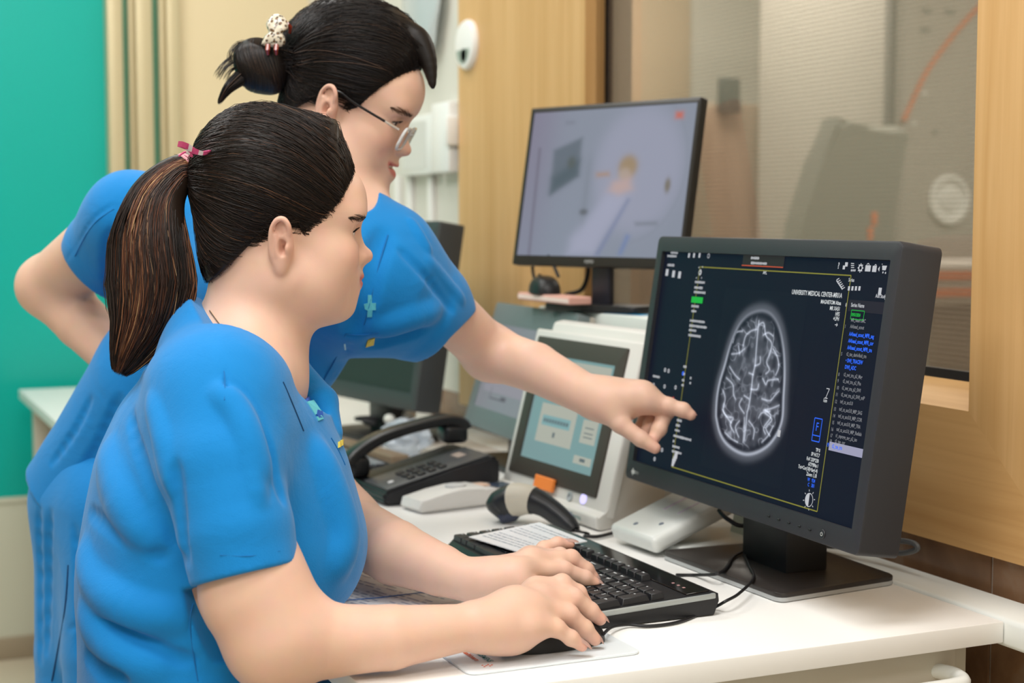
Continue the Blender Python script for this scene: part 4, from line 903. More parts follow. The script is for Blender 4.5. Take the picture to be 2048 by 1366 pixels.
# icons: touching or neighbouring strokes make one icon object each
def split_icons(bm):
    bm.faces.ensure_lookup_table(); fs = [(np.array(f.calc_center_median()), [tuple(v.co) for v in f.verts]) for f in bm.faces]; bm.free(); used = [False] * len(fs)
    for i in range(len(fs)):
        if used[i]: continue
        grp = [i]; used[i] = True; k = 0
        while k < len(grp):
            for j in range(len(fs)):
                if not used[j] and np.linalg.norm(fs[grp[k]][0] - fs[j][0]) < .0062: used[j] = True; grp.append(j)
            k += 1
        b2 = B()
        for g_ in grp: b2.faces.new([b2.verts.new(p) for p in fs[g_][1]])
        obj('icon', b2, LGREY, scr, smooth=False)
bm = B()
def icon_sq(px, py, w_, h_): u, v = uv(px, py); spoly(bm, [(u - w_, v - h_), (u + w_, v - h_), (u + w_, v + h_), (u - w_, v + h_)])
def icon_ring(px, py, r, th, n=14, a0=0, a1=2 * PI):
    u, v = uv(px, py)
    for k in range(n): p, q = a0 + (a1 - a0) * k / n, a0 + (a1 - a0) * (k + 1) / n; sline(bm, (u + r * math.cos(p), v + r * math.sin(p)), (u + r * math.cos(q), v + r * math.sin(q)), th)
u, v = uv(1678, 532); text_mesh(bm, '?', .010, MT(u, v), .9, 'CENTER', .0003)
icon_ring(1722, 536, .0032, .0018); 
for k in range(8): u, v = uv(1722, 536); a = k * PI / 4; sline(bm, (u + .003 * math.cos(a), v + .003 * math.sin(a)), (u + .0052 * math.cos(a), v + .0052 * math.sin(a)), .0014)
icon_sq(1689, 535, .0022, .0022); icon_sq(1694, 529, .0026, .0024)
for k in range(3): u, v = uv(1703, 527 + k * 4); sline(bm, (u, v), (u + .006, v), .0010); 
for k in range(3): icon_ring(1704 + k * 3.4, 541, .0009, .0012, 6)
icon_sq(1737, 537, .0050, .0034); icon_ring(1737, 531, .0022, .0009, 8, 0, PI); icon_sq(1750, 538, .0038, .0034); icon_ring(1752, 532, .0016, .0009, 8); u, v = uv(1757, 538); spoly(bm, [(u, v), (u + .003, v + .003), (u + .003, v - .003)])
u, v = uv(1769, 537); sline(bm, (u - .005, v + .0045), (u - .0035, v + .0045), .0008); spoly(bm, [(u - .0038, v + .003), (u + .005, v + .003), (u + .0035, v - .002), (u - .0025, v - .002)]); icon_ring(1767, 545, .0008, .0010, 6); icon_ring(1772, 546, .0008, .0010, 6)
icon_ring(1785, 540, .0018, .0020, 10); icon_sq(1784, 546, .0022, .0018)
for px in (1379, 1389, 1400): icon_sq(px, 511, .0022, .0030)
icon_ring(1418, 512, .0028, .0009, 8)
for px, py in ((1399, 535), (1394, 556), (1406, 534), (1404, 556)): icon_sq(px, py, .0008, .0010)
icon_ring(1401, 545, .0028, .0028, 10)
for k in range(6): u, v = uv(1674 + k * 2.2, 560 + k * 3.6); sline(bm, (u, v), (u + .005, v + .002), .0011)
u0, v0 = uv(1674, 561); u1, v1 = uv(1686, 579); sline(bm, (u0, v0), (u1, v1), .0016)
for px, py in ((1699, 577), (1706, 577), (1713, 577), (1720, 577)): icon_sq(px, py, .0019, .0024)
icon_sq(1761, 583, .0028, .0040); icon_sq(1776, 585, .0024, .0038)
u, v = uv(1676, 650); sline(bm, (u - .005, v), (u, v), .0009); sline(bm, (u - .002, v + .0018), (u, v), .0009); sline(bm, (u - .002, v - .0018), (u, v), .0009)
for px, py in ((1335, 545), (1348, 548), (1360, 550)): icon_sq(px, py, .0036, .0046)
for px, py in ((1308, 770), (1330, 773), (1352, 775), (1316, 793), (1326, 866), (1313, 896), (1338, 742), (1331, 740), (1310, 918), (1325, 900)): icon_ring(px, py, .0022, .0016, 8)
for k in range(4): u, v = uv(1347 + k * 2.2, 925 - k * 5); spoly(bm, [(u - .003, v - .005), (u + .003, v - .005), (u + .003, v + .005), (u - .003, v + .005)])
icon_sq(1559, 867, .0030, .0040); sline(bm, uv(1654, 777), uv(1660, 778), .0010); sline(bm, uv(1660, 778), uv(1652, 797), .0010); sline(bm, uv(1650, 796), uv(1656, 797), .0010)
icon_ring(1619, 1000, .0075, .0009, 20); u, v = uv(1619, 1000); spoly(bm, [(u, v - .0075)] + [(u - .0075 * math.cos(a), v + .0075 * math.sin(a)) for a in np.linspace(-PI / 2, PI / 2, 12)])
for k in range(8): a = k * PI / 4 + .2; sline(bm, (u + .0095 * math.cos(a), v + .0095 * math.sin(a)), (u + .0118 * math.cos(a), v + .0118 * math.sin(a)), .0010)
for px, py in ((1605, 1040), (1615, 1043), (1627, 1046), (1636, 1050), (1654, 1056)): icon_ring(px, py, .0018, .0018, 7)
split_icons(bm)
bm = B()
for px, py in ((1327, 795), (1338, 796), (1347, 797)): icon_ring(px, py, .0016, .0020, 8)
obj('red_icons', bm, emat('screen_red', S('#c8484c'), .8), scr, smooth=False)
bm = B(); icon_ring(1663, 1056, .0028, .0018, 10, .8, 5.6); u, v = uv(1645, 1056); sline(bm, (u - .003, v), (u + .003, v), .0010); obj('green_icons', bm, GRN, scr, smooth=False)
bm = B(); u, v = uv(1635, 860)
for a, c in (((-.0075, .013), (.0075, .013)), ((.0075, .013), (.0075, -.013)), ((.0075, -.013), (-.0075, -.013)), ((-.0075, -.013), (-.0075, .013)), ((-.0075, -.0065), (.0075, -.0065))): sline(bm, (u + a[0], v + a[1]), (u + c[0], v + c[1]), .0011)
text_mesh(bm, 'F', .014, MT(u - .0035, v + .003), .9); icon_ring(1367, 747, .0020, .0022, 8); obj('figure_mark', bm, BLUE, scr, smooth=False)
# ================================================================== SCAN ROOM FURNISHINGS (seen through the screened glass)
def pxbox(name, label, cat, x0, x1, y0, y1, Y, dep, m, bev=.01, floor=False):
    a, b_ = ony(x0, (y0 + y1) / 2, Y), ony(x1, (y0 + y1) / 2, Y); zt_, zb_ = ony((x0 + x1) / 2, y0, Y)[2], (0.0 if floor else ony((x0 + x1) / 2, y1, Y)[2])
    t = thing(name, label, cat, ((a[0] + b_[0]) / 2, Y, zb_)); hw = (b_[0] - a[0]) / 2
    bm = B(); add_box(bm, (-hw, 0, .0005), (hw, dep, zt_ - zb_), bev, 3); obj('body', bm, m, t); return t, hw, zt_ - zb_
t, hw, hh = pxbox('wall_intercom', 'dark grey box on the scan room wall, above the brown cabinet', 'intercom', 1441, 1482, 155, 225, 5.26, .030, mat('dark_box', '#333836', .5))
bm = B(); add_box(bm, (-hw * 1.0, -.002, .0), (hw * 1.0, .01, hh * .33), .004, 2); obj('lower_panel', bm, mat('very_dark_panel', '#1c1716', .5), t)
pxbox('tall_cabinet', 'brown cabinet standing in the scan room, behind the glass', 'cabinet', 1330, 1535, 206, 480, 5.3, .45, mat('cabinet_brown', '#a88e77', .55), floor=True)
bm = B(); P = [(1680, 238), (1700, 256), (1742, 270), (1785, 266), (1826, 262), (1806, 330), (1790, 380), (1786, 470), (1788, 560), (1580, 560), (1600, 470), (1640, 340)]
f_ = [ony(x, y, 3.9) for x, y in P]; ch = thing('patient_chair', 'grey upholstered chair back in the scan room, curved along its top', 'chair', (np.mean([p[0] for p in f_]), 3.9, 0))
bm = B(); fr_ = [bm.verts.new(L(ch, p)) for p in f_]; bk_ = [bm.verts.new(L(ch, np.array(p) + np.array((.04, .14, .03)))) for p in f_]; n = len(P); bm.faces.new(fr_); bm.faces.new(list(reversed(bk_)))
for i in range(n): bm.faces.new((fr_[i], fr_[(i + 1) % n], bk_[(i + 1) % n], bk_[i]))
bmesh.ops.bevel(bm, geom=[e for e in bm.edges], offset=.015, segments=2, affect='EDGES'); obj('backrest', bm, mat('grey_upholstery', '#86847a', .7), ch)
bm = B(); add_box(bm, (-.28, -.30, .40), (.28, .12, .52), .03, 3); obj('seat', bm, mat('grey_upholstery', ''), ch); bm = B(); add_box(bm, (-.05, -.2, .0), (.05, -.1, .41), .01); obj('pedestal', bm, GREYW, ch)
# scanner: pale gantry with an orange arc, control dial and table
YG = 4.35; ga = ony(1792, 300, YG); gt = thing('scanner_gantry', 'large pale scanner with an orange arc and a round control dial, behind the glass', 'scanner', (ga[0] + .75, YG, 0))
bm = B(); add_box(bm, (-.75, 0, .0005), (.80, .9, 2.1), .06, 4); obj('housing', bm, mat('scanner_shell', '#b9b2a7', .5), gt)
bm = B(); c = catmull([L(gt, ony(x, y, YG - .004)) for x, y in ((1990, -30), (1965, 5), (1920, 55), (1880, 105), (1850, 150), (1828, 195), (1808, 242))], 6); add_tube(bm, c, .0085, 8); obj('orange_arc', bm, mat('orange_line', '#e07a44', .5), gt)
bm = B(); p = L(gt, ony(1787, 0, YG)); add_box(bm, (p[0] - .012, -.006, .60), (p[0] + .014, .03, 2.08), .003); obj('dark_gap', bm, mat('gap_grey', '#6d6963', .6), gt)
dc = L(gt, ony(1895, 400, YG)); bm = B(); add_lathe(bm, [(.086, 0), (.090, .010), (.084, .018), (.070, .018), (.064, .006), (.040, .006), (.034, .014), (.0, .018)], 40, M=T(dc[0], -.0005, dc[2]) @ RX(PI / 2)); obj('control_dial', bm, mat('dial_white', '#fbfbf6', .15, coat=.5), gt)
for nm, xy, r_ in (('white_button', (1848, 186), .010), ('white_button', (1828, 247), .009), ('dark_button', (1869, 265), .007)):
    q = L(gt, ony(*xy, YG)); bm = B(); add_lathe(bm, [(r_, 0), (r_ * .8, .004)], 14, M=T(q[0], -.0005, q[2]) @ RX(PI / 2)); obj(nm, bm, mat('dial_white', '') if nm[0] == 'w' else mat('dark_box', ''), gt)
bm = B()
for xy in ((1853, 22), (1899, 24), (1850, 60)):
    q = L(gt, ony(*xy, YG)); 
    for k in range(4): add_box(bm, (q[0] - .018 + k * .010, -.0015, q[2] - .010 + .004 * (k % 2)), (q[0] - .011 + k * .010, .0, q[2] + .010 - .004 * (k % 3)))
obj('printed_marks', bm, mat('dark_print_grey', '#5d625f', .5), gt, smooth=False)
tbx = ony(1790, 560, 2.9); tt_ = thing('scanner_table', 'scanner table with two orange stripes, low behind the glass on the right', 'table', (tbx[0] + .45, 2.9, 0))
za, zb_ = ony(1890, 530, 2.9)[2], ony(1890, 612, 2.9)[2]
bm = B(); add_box(bm, (-.45, 0, zb_), (.6, .5, za), .01, 2); obj('table_top', bm, mat('scanner_shell', ''), tt_)
for nm, y0, y1 in (('orange_stripe', 543, 560), ('orange_stripe', 577, 594)):
    bm = B(); add_box(bm, (-.44, -.003, ony(1890, y1, 2.9)[2]), (.6, .004, ony(1890, y0, 2.9)[2])); obj(nm, bm, mat('orange_line', ''), tt_)
bm = B(); add_box(bm, (-.35, .08, 0), (.5, .42, zb_), .02); obj('pedestal', bm, mat('scanner_base', '#8d8375', .5), tt_)
for xy, lab in (((1744, 462), 'small orange tab low on the scan room equipment, nearer the floor'), ((1752, 432), 'small orange tab on the scan room equipment, above the other tab')):
    q = ony(*xy, 3.80); bm = B(); add_box(bm, (q[0] - .012, 3.80, q[2] - .03), (q[0] + .006, 3.81, q[2] + .012), .002); o = obj('orange_tab', bm, mat('orange_line', ''), ch); o.location = Vector((0, 0, 0)) - ch.location
# ================================================================== OFFICE CHAIR OF THE SEATED WOMAN
oc = thing('office_chair', 'dark navy office chair behind the seated person, at the lower left edge', 'chair', (.155, 1.66, 0), R(8))
NAVY = mat('navy_fabric', '#141d33', .75, bump=.1, bscale=700); DKP = mat('chair_plastic', '#1a1718', .5)
bm = B(); add_box(bm, (-.02, -.23, .345), (.40, .23, .425), .035, 4); obj('seat', bm, NAVY, oc)
bm = B(); add_box(bm, (-.028, -.20, 0), (.028, .20, .40), .026, 4)
for v in bm.verts: v.co.x += -.10 * max(0, (v.co.z - .1)) ** 1.2 / .3 + .10 * (abs(v.co.y) / .20) ** 2 * .4
xf(bm, bm.verts, T(-.055, 0, .46) @ RY(-R(10))); obj('backrest', bm, NAVY, oc)
bm = B(); add_tube(bm, catmull([(.10, 0, .345), (-.02, 0, .335), (-.07, 0, .40), (-.085, 0, .55)], 6), .018, 10); obj('back_support', bm, DKP, oc)
bm = B(); add_tube(bm, [(.19, 0, .06), (.19, 0, .36)], .024, 14); obj('gas_column', bm, DKP, oc)
for k in range(5):
    a = k * 2 * PI / 5 - .576; bm = B(); add_tube(bm, [(.19, 0, .085), (.19 + .28 * math.cos(a), .28 * math.sin(a), .062)], [.024, .016], 10); lg_ = obj('base_arm', bm, DKP, oc)
    bm = B(); add_lathe(bm, [(.026, -.012), (.028, -.008), (.028, .008), (.026, .012)], 18, M=T(.19 + .28 * math.cos(a), .28 * math.sin(a), .0285) @ RZ(a + 1) @ RX(PI / 2)); obj('castor', bm, RUBBER, lg_)

# ================================================================== IMPLICIT-SURFACE MODELLING (bodies, clothes, hair)
class Field:
    def __init__(s): s.p = []
    def _add(s, fn, c, r, op, k): s.p.append((fn, np.asarray(c, float), float(r), op, float(k))); return s
    def rc(s, a, b, r1, r2, k=.01, op='u', flat=None):
        """round cone; flat=(axis, scale) squeezes the section along an axis"""
        a = np.asarray(a, float); b = np.asarray(b, float)
        if flat is not None:
            nx, sc = flat; nx = np.asarray(nx, float); nx = nx / np.linalg.norm(nx); mid = (a + b) / 2
            def pre(P):
                q = P - mid; return mid + q + np.outer(q @ nx, nx) * (1 / sc - 1)
            a2, b2 = pre(a[None])[0], pre(b[None])[0]; fac = min(1., sc)
        else: pre = None; a2, b2 = a, b; fac = 1.
        ba = b2 - a2; l2 = max(ba @ ba, 1e-12); dr = r2 - r1
        def fn(P):
            if pre is not None: P = pre(P)
            pa = P - a2; t = np.clip(pa @ ba / l2, 0, 1); pa -= t[:, None] * ba
            return (np.sqrt(np.einsum('ij,ij->i', pa, pa)) - (r1 + dr * t)) * fac
        return s._add(fn, (a + b) / 2, np.linalg.norm(b - a) / 2 + max(r1, r2) * (1 if flat is None else max(1, flat[1])), op, k)
    def sp(s, c, r, k=.01, op='u'):
        c = np.asarray(c, float); 
        def fn(P):
            q = P - c; return np.sqrt(np.einsum('ij,ij->i', q, q)) - r
        return s._add(fn, c, r, op, k)
    def el(s, c, rad, Rm=None, k=.01, op='u'):
        c = np.asarray(c, float); rad = np.asarray(rad, float); Rm = np.eye(3) if Rm is None else np.asarray(Rm, float)
        ir = 1 / rad; ir2 = ir * ir
        def fn(P):
            q = (P - c) @ Rm            # columns of Rm = local axes
            q1 = q * ir; q2 = q * ir2; k0 = np.sqrt(np.einsum('ij,ij->i', q1, q1)); k1 = np.sqrt(np.einsum('ij,ij->i', q2, q2))
            return k0 * (k0 - 1) / np.maximum(k1, 1e-9)
        return s._add(fn, c, rad.max(), op, k)
    def bx(s, c, half, Rm=None, r=.002, k=.01, op='u'):
        c = np.asarray(c, float); h = np.asarray(half, float) - r; Rm = np.eye(3) if Rm is None else np.asarray(Rm, float)
        def fn(P):
            q = np.abs((P - c) @ Rm) - h
            return np.sqrt((np.maximum(q, 0) ** 2).sum(1)) + np.minimum(q.max(1), 0) - r
        return s._add(fn, c, np.linalg.norm(half), op, k)
    def hs(s, p, n, k=.005, op='s'):
        """half space on the side n points to"""
        p = np.asarray(p, float); n = np.asarray(n, float); n = n / np.linalg.norm(n)
        return s._add(lambda P: -((P - p) @ n), p, 1e6, op, k)
    def chain(s, pts, rs, k=.01, op='u', flat=None):
        for i in range(len(pts) - 1): s.rc(pts[i], pts[i + 1], rs[i], rs[i + 1], k if i == 0 else min(k, .004), op, flat)
        return s
    def fn(s, f, c, r, op='u', k=.01): return s._add(f, c, r, op, k)
    def ev(s, P, idx=None):
        d = np.full(len(P), 10.)
        for i in (range(len(s.p)) if idx is None else idx):
            f, c, r, op, k = s.p[i]; e = f(P)
            if op == 'u':
                h = np.maximum(k - np.abs(d - e), 0); d = np.minimum(d, e) - h * h / (4 * k)
            elif op == 's':
                e = -e; h = np.maximum(k - np.abs(d - e), 0); d = np.maximum(d, e) + h * h / (4 * k)
            elif op == 'i':
                h = np.maximum(k - np.abs(d - e), 0); d = np.maximum(d, e) + h * h / (4 * k)
            elif op == 'a': d = d + e * (np.abs(d) < .06)       # additive displacement
        return d
    def near(s, c, rad, dm):
        if getattr(s, '_n', -1) != len(s.p):
            s._n = len(s.p); s._c = np.array([q[1] for q in s.p]); s._r = np.array([q[2] for q in s.p]); s._k = np.array([q[4] for q in s.p]) + .004; s._all = np.array([q[3] in 'ia' for q in s.p])
        v = s._c - c; lb = np.sqrt(np.einsum('ij,ij->i', v, v)) - s._r - rad
        return np.flatnonzero(s._all | (lb < max(dm, 0) + s._k))
    def mesh(s, lo, hi, h, bs=8):
        return s.mesh0(lo, hi, h, bs)
    def mesh0(s, lo, hi, h, bs=8):
        lo = np.asarray(lo, float); nb = np.ceil((np.asarray(hi) - lo) / (h * bs)).astype(int)
        g = np.stack(np.meshgrid(*[np.arange(n) for n in nb], indexing='ij'), -1).reshape(-1, 3)
        ctr = lo + (g + .5) * h * bs; rad = h * bs * .867
        d = np.concatenate([s.ev(c) for c in np.array_split(ctr, max(1, len(ctr) // 20000))])
        keep = np.abs(d) < rad * 1.7 + .004; g = g[keep]; ctr = ctr[keep]; dd = d[keep]
        ax = np.arange(bs + 1); off = np.stack(np.meshgrid(ax, ax, ax, indexing='ij'), -1).reshape(-1, 3)
        n1 = bs + 1; big = int((nb * bs + 8).max()) + 8
        key = lambda c: ((c[:, 0] + 2).astype(np.int64) * big + (c[:, 1] + 2)) * big + (c[:, 2] + 2)
        quads = []; cellpos = {}
        K_, V_ = [], []
        for b, c, d0 in zip(g, ctr, dd):
            base = b * bs; P = lo + (base + off) * h
            val = s.ev(P, s.near(c, rad, d0 + rad)).reshape(n1, n1, n1)
            sg = val < 0
            if sg.all() or not sg.any(): continue
            # cells: vertex = mean of edge crossings
            c8 = [val[i:i + bs, j:j + bs, k:k + bs] for i in (0, 1) for j in (0, 1) for k in (0, 1)]
            s8 = np.stack([x < 0 for x in c8]); n_in = s8.sum(0); act = (n_in > 0) & (n_in < 8)
            if act.any():
                ci = np.argwhere(act); cv = np.stack([x[act] for x in c8], 1)
                acc = np.zeros((len(ci), 3)); cnt = np.zeros(len(ci))
                for e0, e1 in EDG:
                    a, b_ = cv[:, e0], cv[:, e1]; m = (a < 0) != (b_ < 0); t = np.where(m, a / np.where(m, a - b_, 1), 0)
                    p0, p1 = COR[e0], COR[e1]; acc += m[:, None] * (p0 + t[:, None] * (p1 - p0)); cnt += m
                K_.append(key(base + ci)); V_.append(lo + (base + ci + acc / cnt[:, None]) * h)
            for axn in range(3):
                A = sg[:bs, :bs, :bs]; sl = [slice(0, bs)] * 3; sl[axn] = slice(1, bs + 1); Bq = sg[tuple(sl)]
                e = np.argwhere(A != Bq)
                if not len(e): continue
                fl = A[tuple(e.T)]; e = e + base; u, v = (axn + 1) % 3, (axn + 2) % 3
                du = np.zeros(3, int); du[u] = 1; dv = np.zeros(3, int); dv[v] = 1
                q = np.stack([key(e - du - dv), key(e - dv), key(e), key(e - du)], 1)
                q[~fl] = q[~fl][:, ::-1]; quads.append(q)
        K_ = np.concatenate(K_); V_ = np.concatenate(V_); Q = np.concatenate(quads)
        uk, ui = np.unique(K_, return_index=True); V_ = V_[ui]
        pos = np.searchsorted(uk, Q); pos = np.minimum(pos, len(uk) - 1); ok = (uk[pos] == Q).all(1); Q = pos[ok]
        V_ = s.project(V_, h, 2)
        return V_, Q
    def project(s, V, h, it=2, lim=1.2):
        sb = .07; cell = np.floor(V / sb).astype(np.int64); kk = (cell[:, 0] * 10007 + cell[:, 1]) * 10007 + cell[:, 2]
        o = np.argsort(kk, kind='stable'); cuts = np.flatnonzero(np.diff(kk[o])) + 1; V = V.copy(); e = h * .35
        for grp in np.split(o, cuts):
            P = V[grp]; c = P.mean(0); rad = np.sqrt(((P - c) ** 2).sum(1)).max() + 2 * e; idx = s.near(c, rad, rad)
            for _ in range(it):
                f = [s.ev(P + t * e, idx) for t in TET]; d = sum(f) / 4
                gr = sum(t[None] * x[:, None] for t, x in zip(TET, f)) * (.25 / e); g2 = np.maximum((gr ** 2).sum(1), .05)
                st = -(d / g2)[:, None] * gr; ln = np.sqrt((st ** 2).sum(1)); st *= np.minimum(1, lim * h / np.maximum(ln, 1e-9))[:, None]
                P = P + st
            V[grp] = P
        return V
    def hit(s, px, py, d0=1.0, d1=3.2):
        r = ray(px, py); ln = np.linalg.norm(r); r = r / ln; t = d0 * ln
        for _ in range(200):
            p = CAMP + r * t; d = s.ev(p[None])[0]
            if d < .0002: return p
            t += max(d * .7, .0003)
            if t > d1 * ln: return None
        return p
    def normal(s, p):
        e = .001; g = sum(t * s.ev((p + t * e)[None])[0] for t in TET); return g / np.linalg.norm(g)
COR = np.array([(i, j, k) for i in (0, 1) for j in (0, 1) for k in (0, 1)], float)
EDG = [(a, b) for a in range(8) for b in range(a + 1, 8) if np.abs(COR[a] - COR[b]).sum() == 1]
TET = [np.array(t, float) / 1. for t in ((1, -1, -1), (-1, -1, 1), (-1, 1, -1), (1, 1, 1))]
def refine(V, Q, mask, fld, h):
    rf = lambda: refine0(V, Q, mask, fld, h)
    v, fs = rf()
    me = bpy.data.meshes.new('t'); me.from_pydata(v.tolist(), [], fs); me.update(); return me, v
def refine0(V, Q, mask, fld, h):
    """split the quads whose four vertices all satisfy mask into four, then pull the new points onto the field"""
    bm = bmesh.new(); vs = [bm.verts.new(v) for v in V]; bm.verts.ensure_lookup_table()
    for q in Q:
        try: bm.faces.new([vs[i] for i in q])
        except ValueError: pass
    es = [e for e in bm.edges if mask[e.verts[0].index] and mask[e.verts[1].index]] if False else None
    bm.verts.index_update(); es = [e for e in bm.edges if mask[e.verts[0].index] and mask[e.verts[1].index]]
    bmesh.ops.subdivide_edges(bm, edges=es, cuts=1, use_grid_fill=True)
    bmesh.ops.triangulate(bm, faces=[f for f in bm.faces if len(f.verts) > 4])
    me = bpy.data.meshes.new('t'); bm.to_mesh(me); bm.free()
    v = np.empty(len(me.vertices) * 3, np.float32); me.vertices.foreach_get('co', v); v = fld.project(v.reshape(-1, 3).astype(float), h, 3)
    fs = [tuple(p.vertices) for p in me.polygons]; bpy.data.meshes.remove(me); return v, fs
def put_mesh(name, me, m, parent=None, smooth=True):
    me.name = name
    for mm in (m if isinstance(m, (list, tuple)) else [m]): me.materials.append(mm)
    if smooth: me.polygons.foreach_set('use_smooth', [True] * len(me.polygons))
    o = bpy.data.objects.new(name, me); COL.objects.link(o)
    if parent is not None: o.parent = parent
    return o
def paint(me, col):
    ca = me.color_attributes.new('Col', 'FLOAT_COLOR', 'POINT'); c = np.ones((len(me.vertices), 4), np.float32); c[:, :3] = col; ca.data.foreach_set('color', c.ravel())
def frame(fwd, up):
    f = np.asarray(fwd, float); f = f / np.linalg.norm(f); u = np.asarray(up, float); u = u - f * (u @ f); u /= np.linalg.norm(u)
    return np.stack([f, np.cross(u, f), u], 1)      # columns: forward, left, up

# ================================================================== HEAD (face towards local +x, left +y, up +z, origin midway between the ear canals)
def head_prims(f, O, Fm, s=1., chub=0., smile=0., eye_open=1., mouth_open=0., nose=1., zs=1., ew=1., ret=0.):
    L_ = lambda x, y, z: np.asarray(O) + Fm @ (np.array((x - ret * min(1, max(0, (-z - .028) / .03)), y, z * zs if z < .04 else z - .04 + .04 * zs)) * s)
    def el(c, r, k=.02, op='u', rot=None):
        Rm = Fm if rot is None else Fm @ rot
        f.el(L_(*c), np.array(r) * s, Rm, k * s, op)
    def rc(a, b, r1, r2, k=.01, op='u', flat=None):
        f.rc(L_(*a), L_(*b), r1 * s, r2 * s, k * s, op, None if flat is None else (Fm @ np.array(flat[0], float), flat[1]))
    el((-.004, 0, .047), (.091, .073, .078), .01)                      # cranium
    el((.049, 0, .053), (.0525, .062, .050), .03)                       # forehead
    el((.034, 0, -.022), (.050, .060 + .006 * chub, .066), .03)        # mid face
    el((.020, 0, -.055), (.058, .050 + .010 * chub, .040 + .008 * chub), .03)    # lower face, jaw floor
    for y in (1, -1):
        el((.052, y * .036, -.022 + .004 * smile), (.030 + .003 * smile, .026 + .004 * chub, .028), .025)       # cheek
        el((.046, y * .034, -.056), (.026, .022 + .006 * chub, .026 + .004 * chub), .025)       # lower cheek
        rc((-.002, y * (.046 + .006 * chub), -.048), (.058, y * .020, -.086), .020 + .004 * chub, .016, .03)   # jaw line
        el((.072, y * .029, .036), (.020, .026, .013), .02)            # brow bone
    el((.0735, 0, -.087), (.022, .021, .0195), .018)                     # chin
    el((.078, 0, -.050), (.022, .028, .022), .02)                      # muzzle under the lips
    el((.0745, 0, -.066), (.018, .023, .017), .016)                    # fill between lower lip and chin
    # eye sockets
    for y in (1, -1): el((.094, y * .031, .016), (.017, .019, .0105), .013, 's')
    # nose
    rc((.083, 0, .020), (.101 + .003 * nose, 0, -.017), .0065, .0085, .012)
    el((.1045 + .003 * nose, 0, -.0205), (.0105, .0105, .0092), .007)
    for y in (1, -1):
        el((.0935 + .003 * nose, y * .0115, -.0235), (.0095, .0065, .0075), .006)
        el((.096 + .003 * nose, y * .0065, -.0315), (.0045, .0028, .0035), .003, 's')
    rc((.094, 0, -.030), (.0935, 0, -.040), .0065, .006, .008)         # philtrum
    # eyelids as thickened shells over the eyeballs, slit opened afterwards
    for y in (1, -1):
        el((.0705, y * .031, .0145), (.0140, .0150, .0135), .004)
        rc((.083, y * .020, .0190), (.079, y * .043, .0195), .0030, .0026, .004)   # upper lid fold
    # lips
    w = .021 + .0085 * smile; zc = -.052; up = .0085 * smile; bk = .011 * smile
    mo = mouth_open
    for y in (1, -1):
        rc((.0985, y * .0035, zc + .0040 + mo * .3), (.0865 - bk, y * w, zc + .0008 + up), .0052, .0022, .005)
        rc((.0975, y * .002, zc - .0062 - mo), (.0860 - bk, y * (w - .003), zc - .0012 + up - mo * .2), .0060, .0024, .005)
        el((.083 - bk, y * (w + .005), zc + .001 + up), (.008, .006, .009), .012)
    pts = [(-1, .0850 - bk, up), (-.55, .0955, up * .35), (0, .1010, -.0006), (.55, .0955, up * .35), (1, .0850 - bk, up)]
    P = [(a[1] + .004, a[0] * w, zc - .0008 + a[2]) for a in pts]
    for a, b in zip(P[:-1], P[1:]): rc(a, b, .0016 + mo * .45, .0016 + mo * .45, .0024, 's')
    if mo > 0: el((.095, 0, zc - .0018 + up * .25), (.0125, w * .85, .0032), .003, 's')     # parted lips
    # eye slits
    for y in (1, -1):
        for k in range(-3, 4):
            t = k / 3.; yy = y * .031 + t * .0115
            h_ = (.0012 + .0024 * eye_open * (1 - t * t)) 
            f.rc(L_(.066, yy, .0138 - .0012 * smile * abs(t) + y * t * .0010), L_(.097, yy * 1.10, .0128 - .0012 * smile * abs(t) + y * t * .0012), h_ * s, h_ * s, .0012 * s, 's')
    # ears
    for y in (1, -1):
        Re = frame((1, y * .45, -.10), (0, y * .22, 1)) if True else None
        c0 = (-.012, y * .0755, .000)
        def E(u, o, v):   # u forward in ear plane, o outward, v up
            return np.array(c0) + Re @ np.array((u * ew, y * o, v / zs))
        def erc(a, b, r1, r2, k=.004, op='u'): rc(E(*a), E(*b), r1, r2, k, op)
        def eel(c, r, k=.004, op='u'): f.el(L_(*E(*c)), np.array((r[0] * ew, r[1], r[2])) * s, Fm @ Re, k * s, op)
        eel((.000, .0035, .004), (.0165, .0050, .0290), .006)                        # plate
        eel((.002, .001, -.004), (.013, .0130, .020), .010)                        # root
        rim = [(.012, .006, .012), (.012, .0085, .024), (.004, .0095, .0325), (-.007, .0100, .031), (-.0150, .0100, .020), (-.0165, .0095, .006), (-.0140, .0085, -.008), (-.0075, .008, -.019)]
        rim = [tuple(p) for p in catmull(rim, 5)]
        for a, b in zip(rim[:-1], rim[1:]): erc(a, b, .0029, .0029, .0012)
        eel((.0015, .0085, -.0245), (.0092, .0056, .0115), .0045)                     # lobe
        eel((.0035, .0120, .0000), (.0080, .0085, .0120), .004, 's')                  # concha
        eel((-.0035, .0125, .0165), (.0075, .0065, .0090), .004, 's')                # scapha hollow
        erc((-.009, .0085, .012), (-.006, .0085, -.012), .0028, .0028, .004)          # antihelix
        erc((.0005, .0075, .0105), (.010, .006, .007), .0022, .0022, .004)            # crus
        eel((.0105, .0085, -.003), (.0042, .0042, .0062), .003)                       # tragus
        eel((.0035, .004, -.004), (.0035, .006, .0045), .003, 's')                    # canal
    return L_
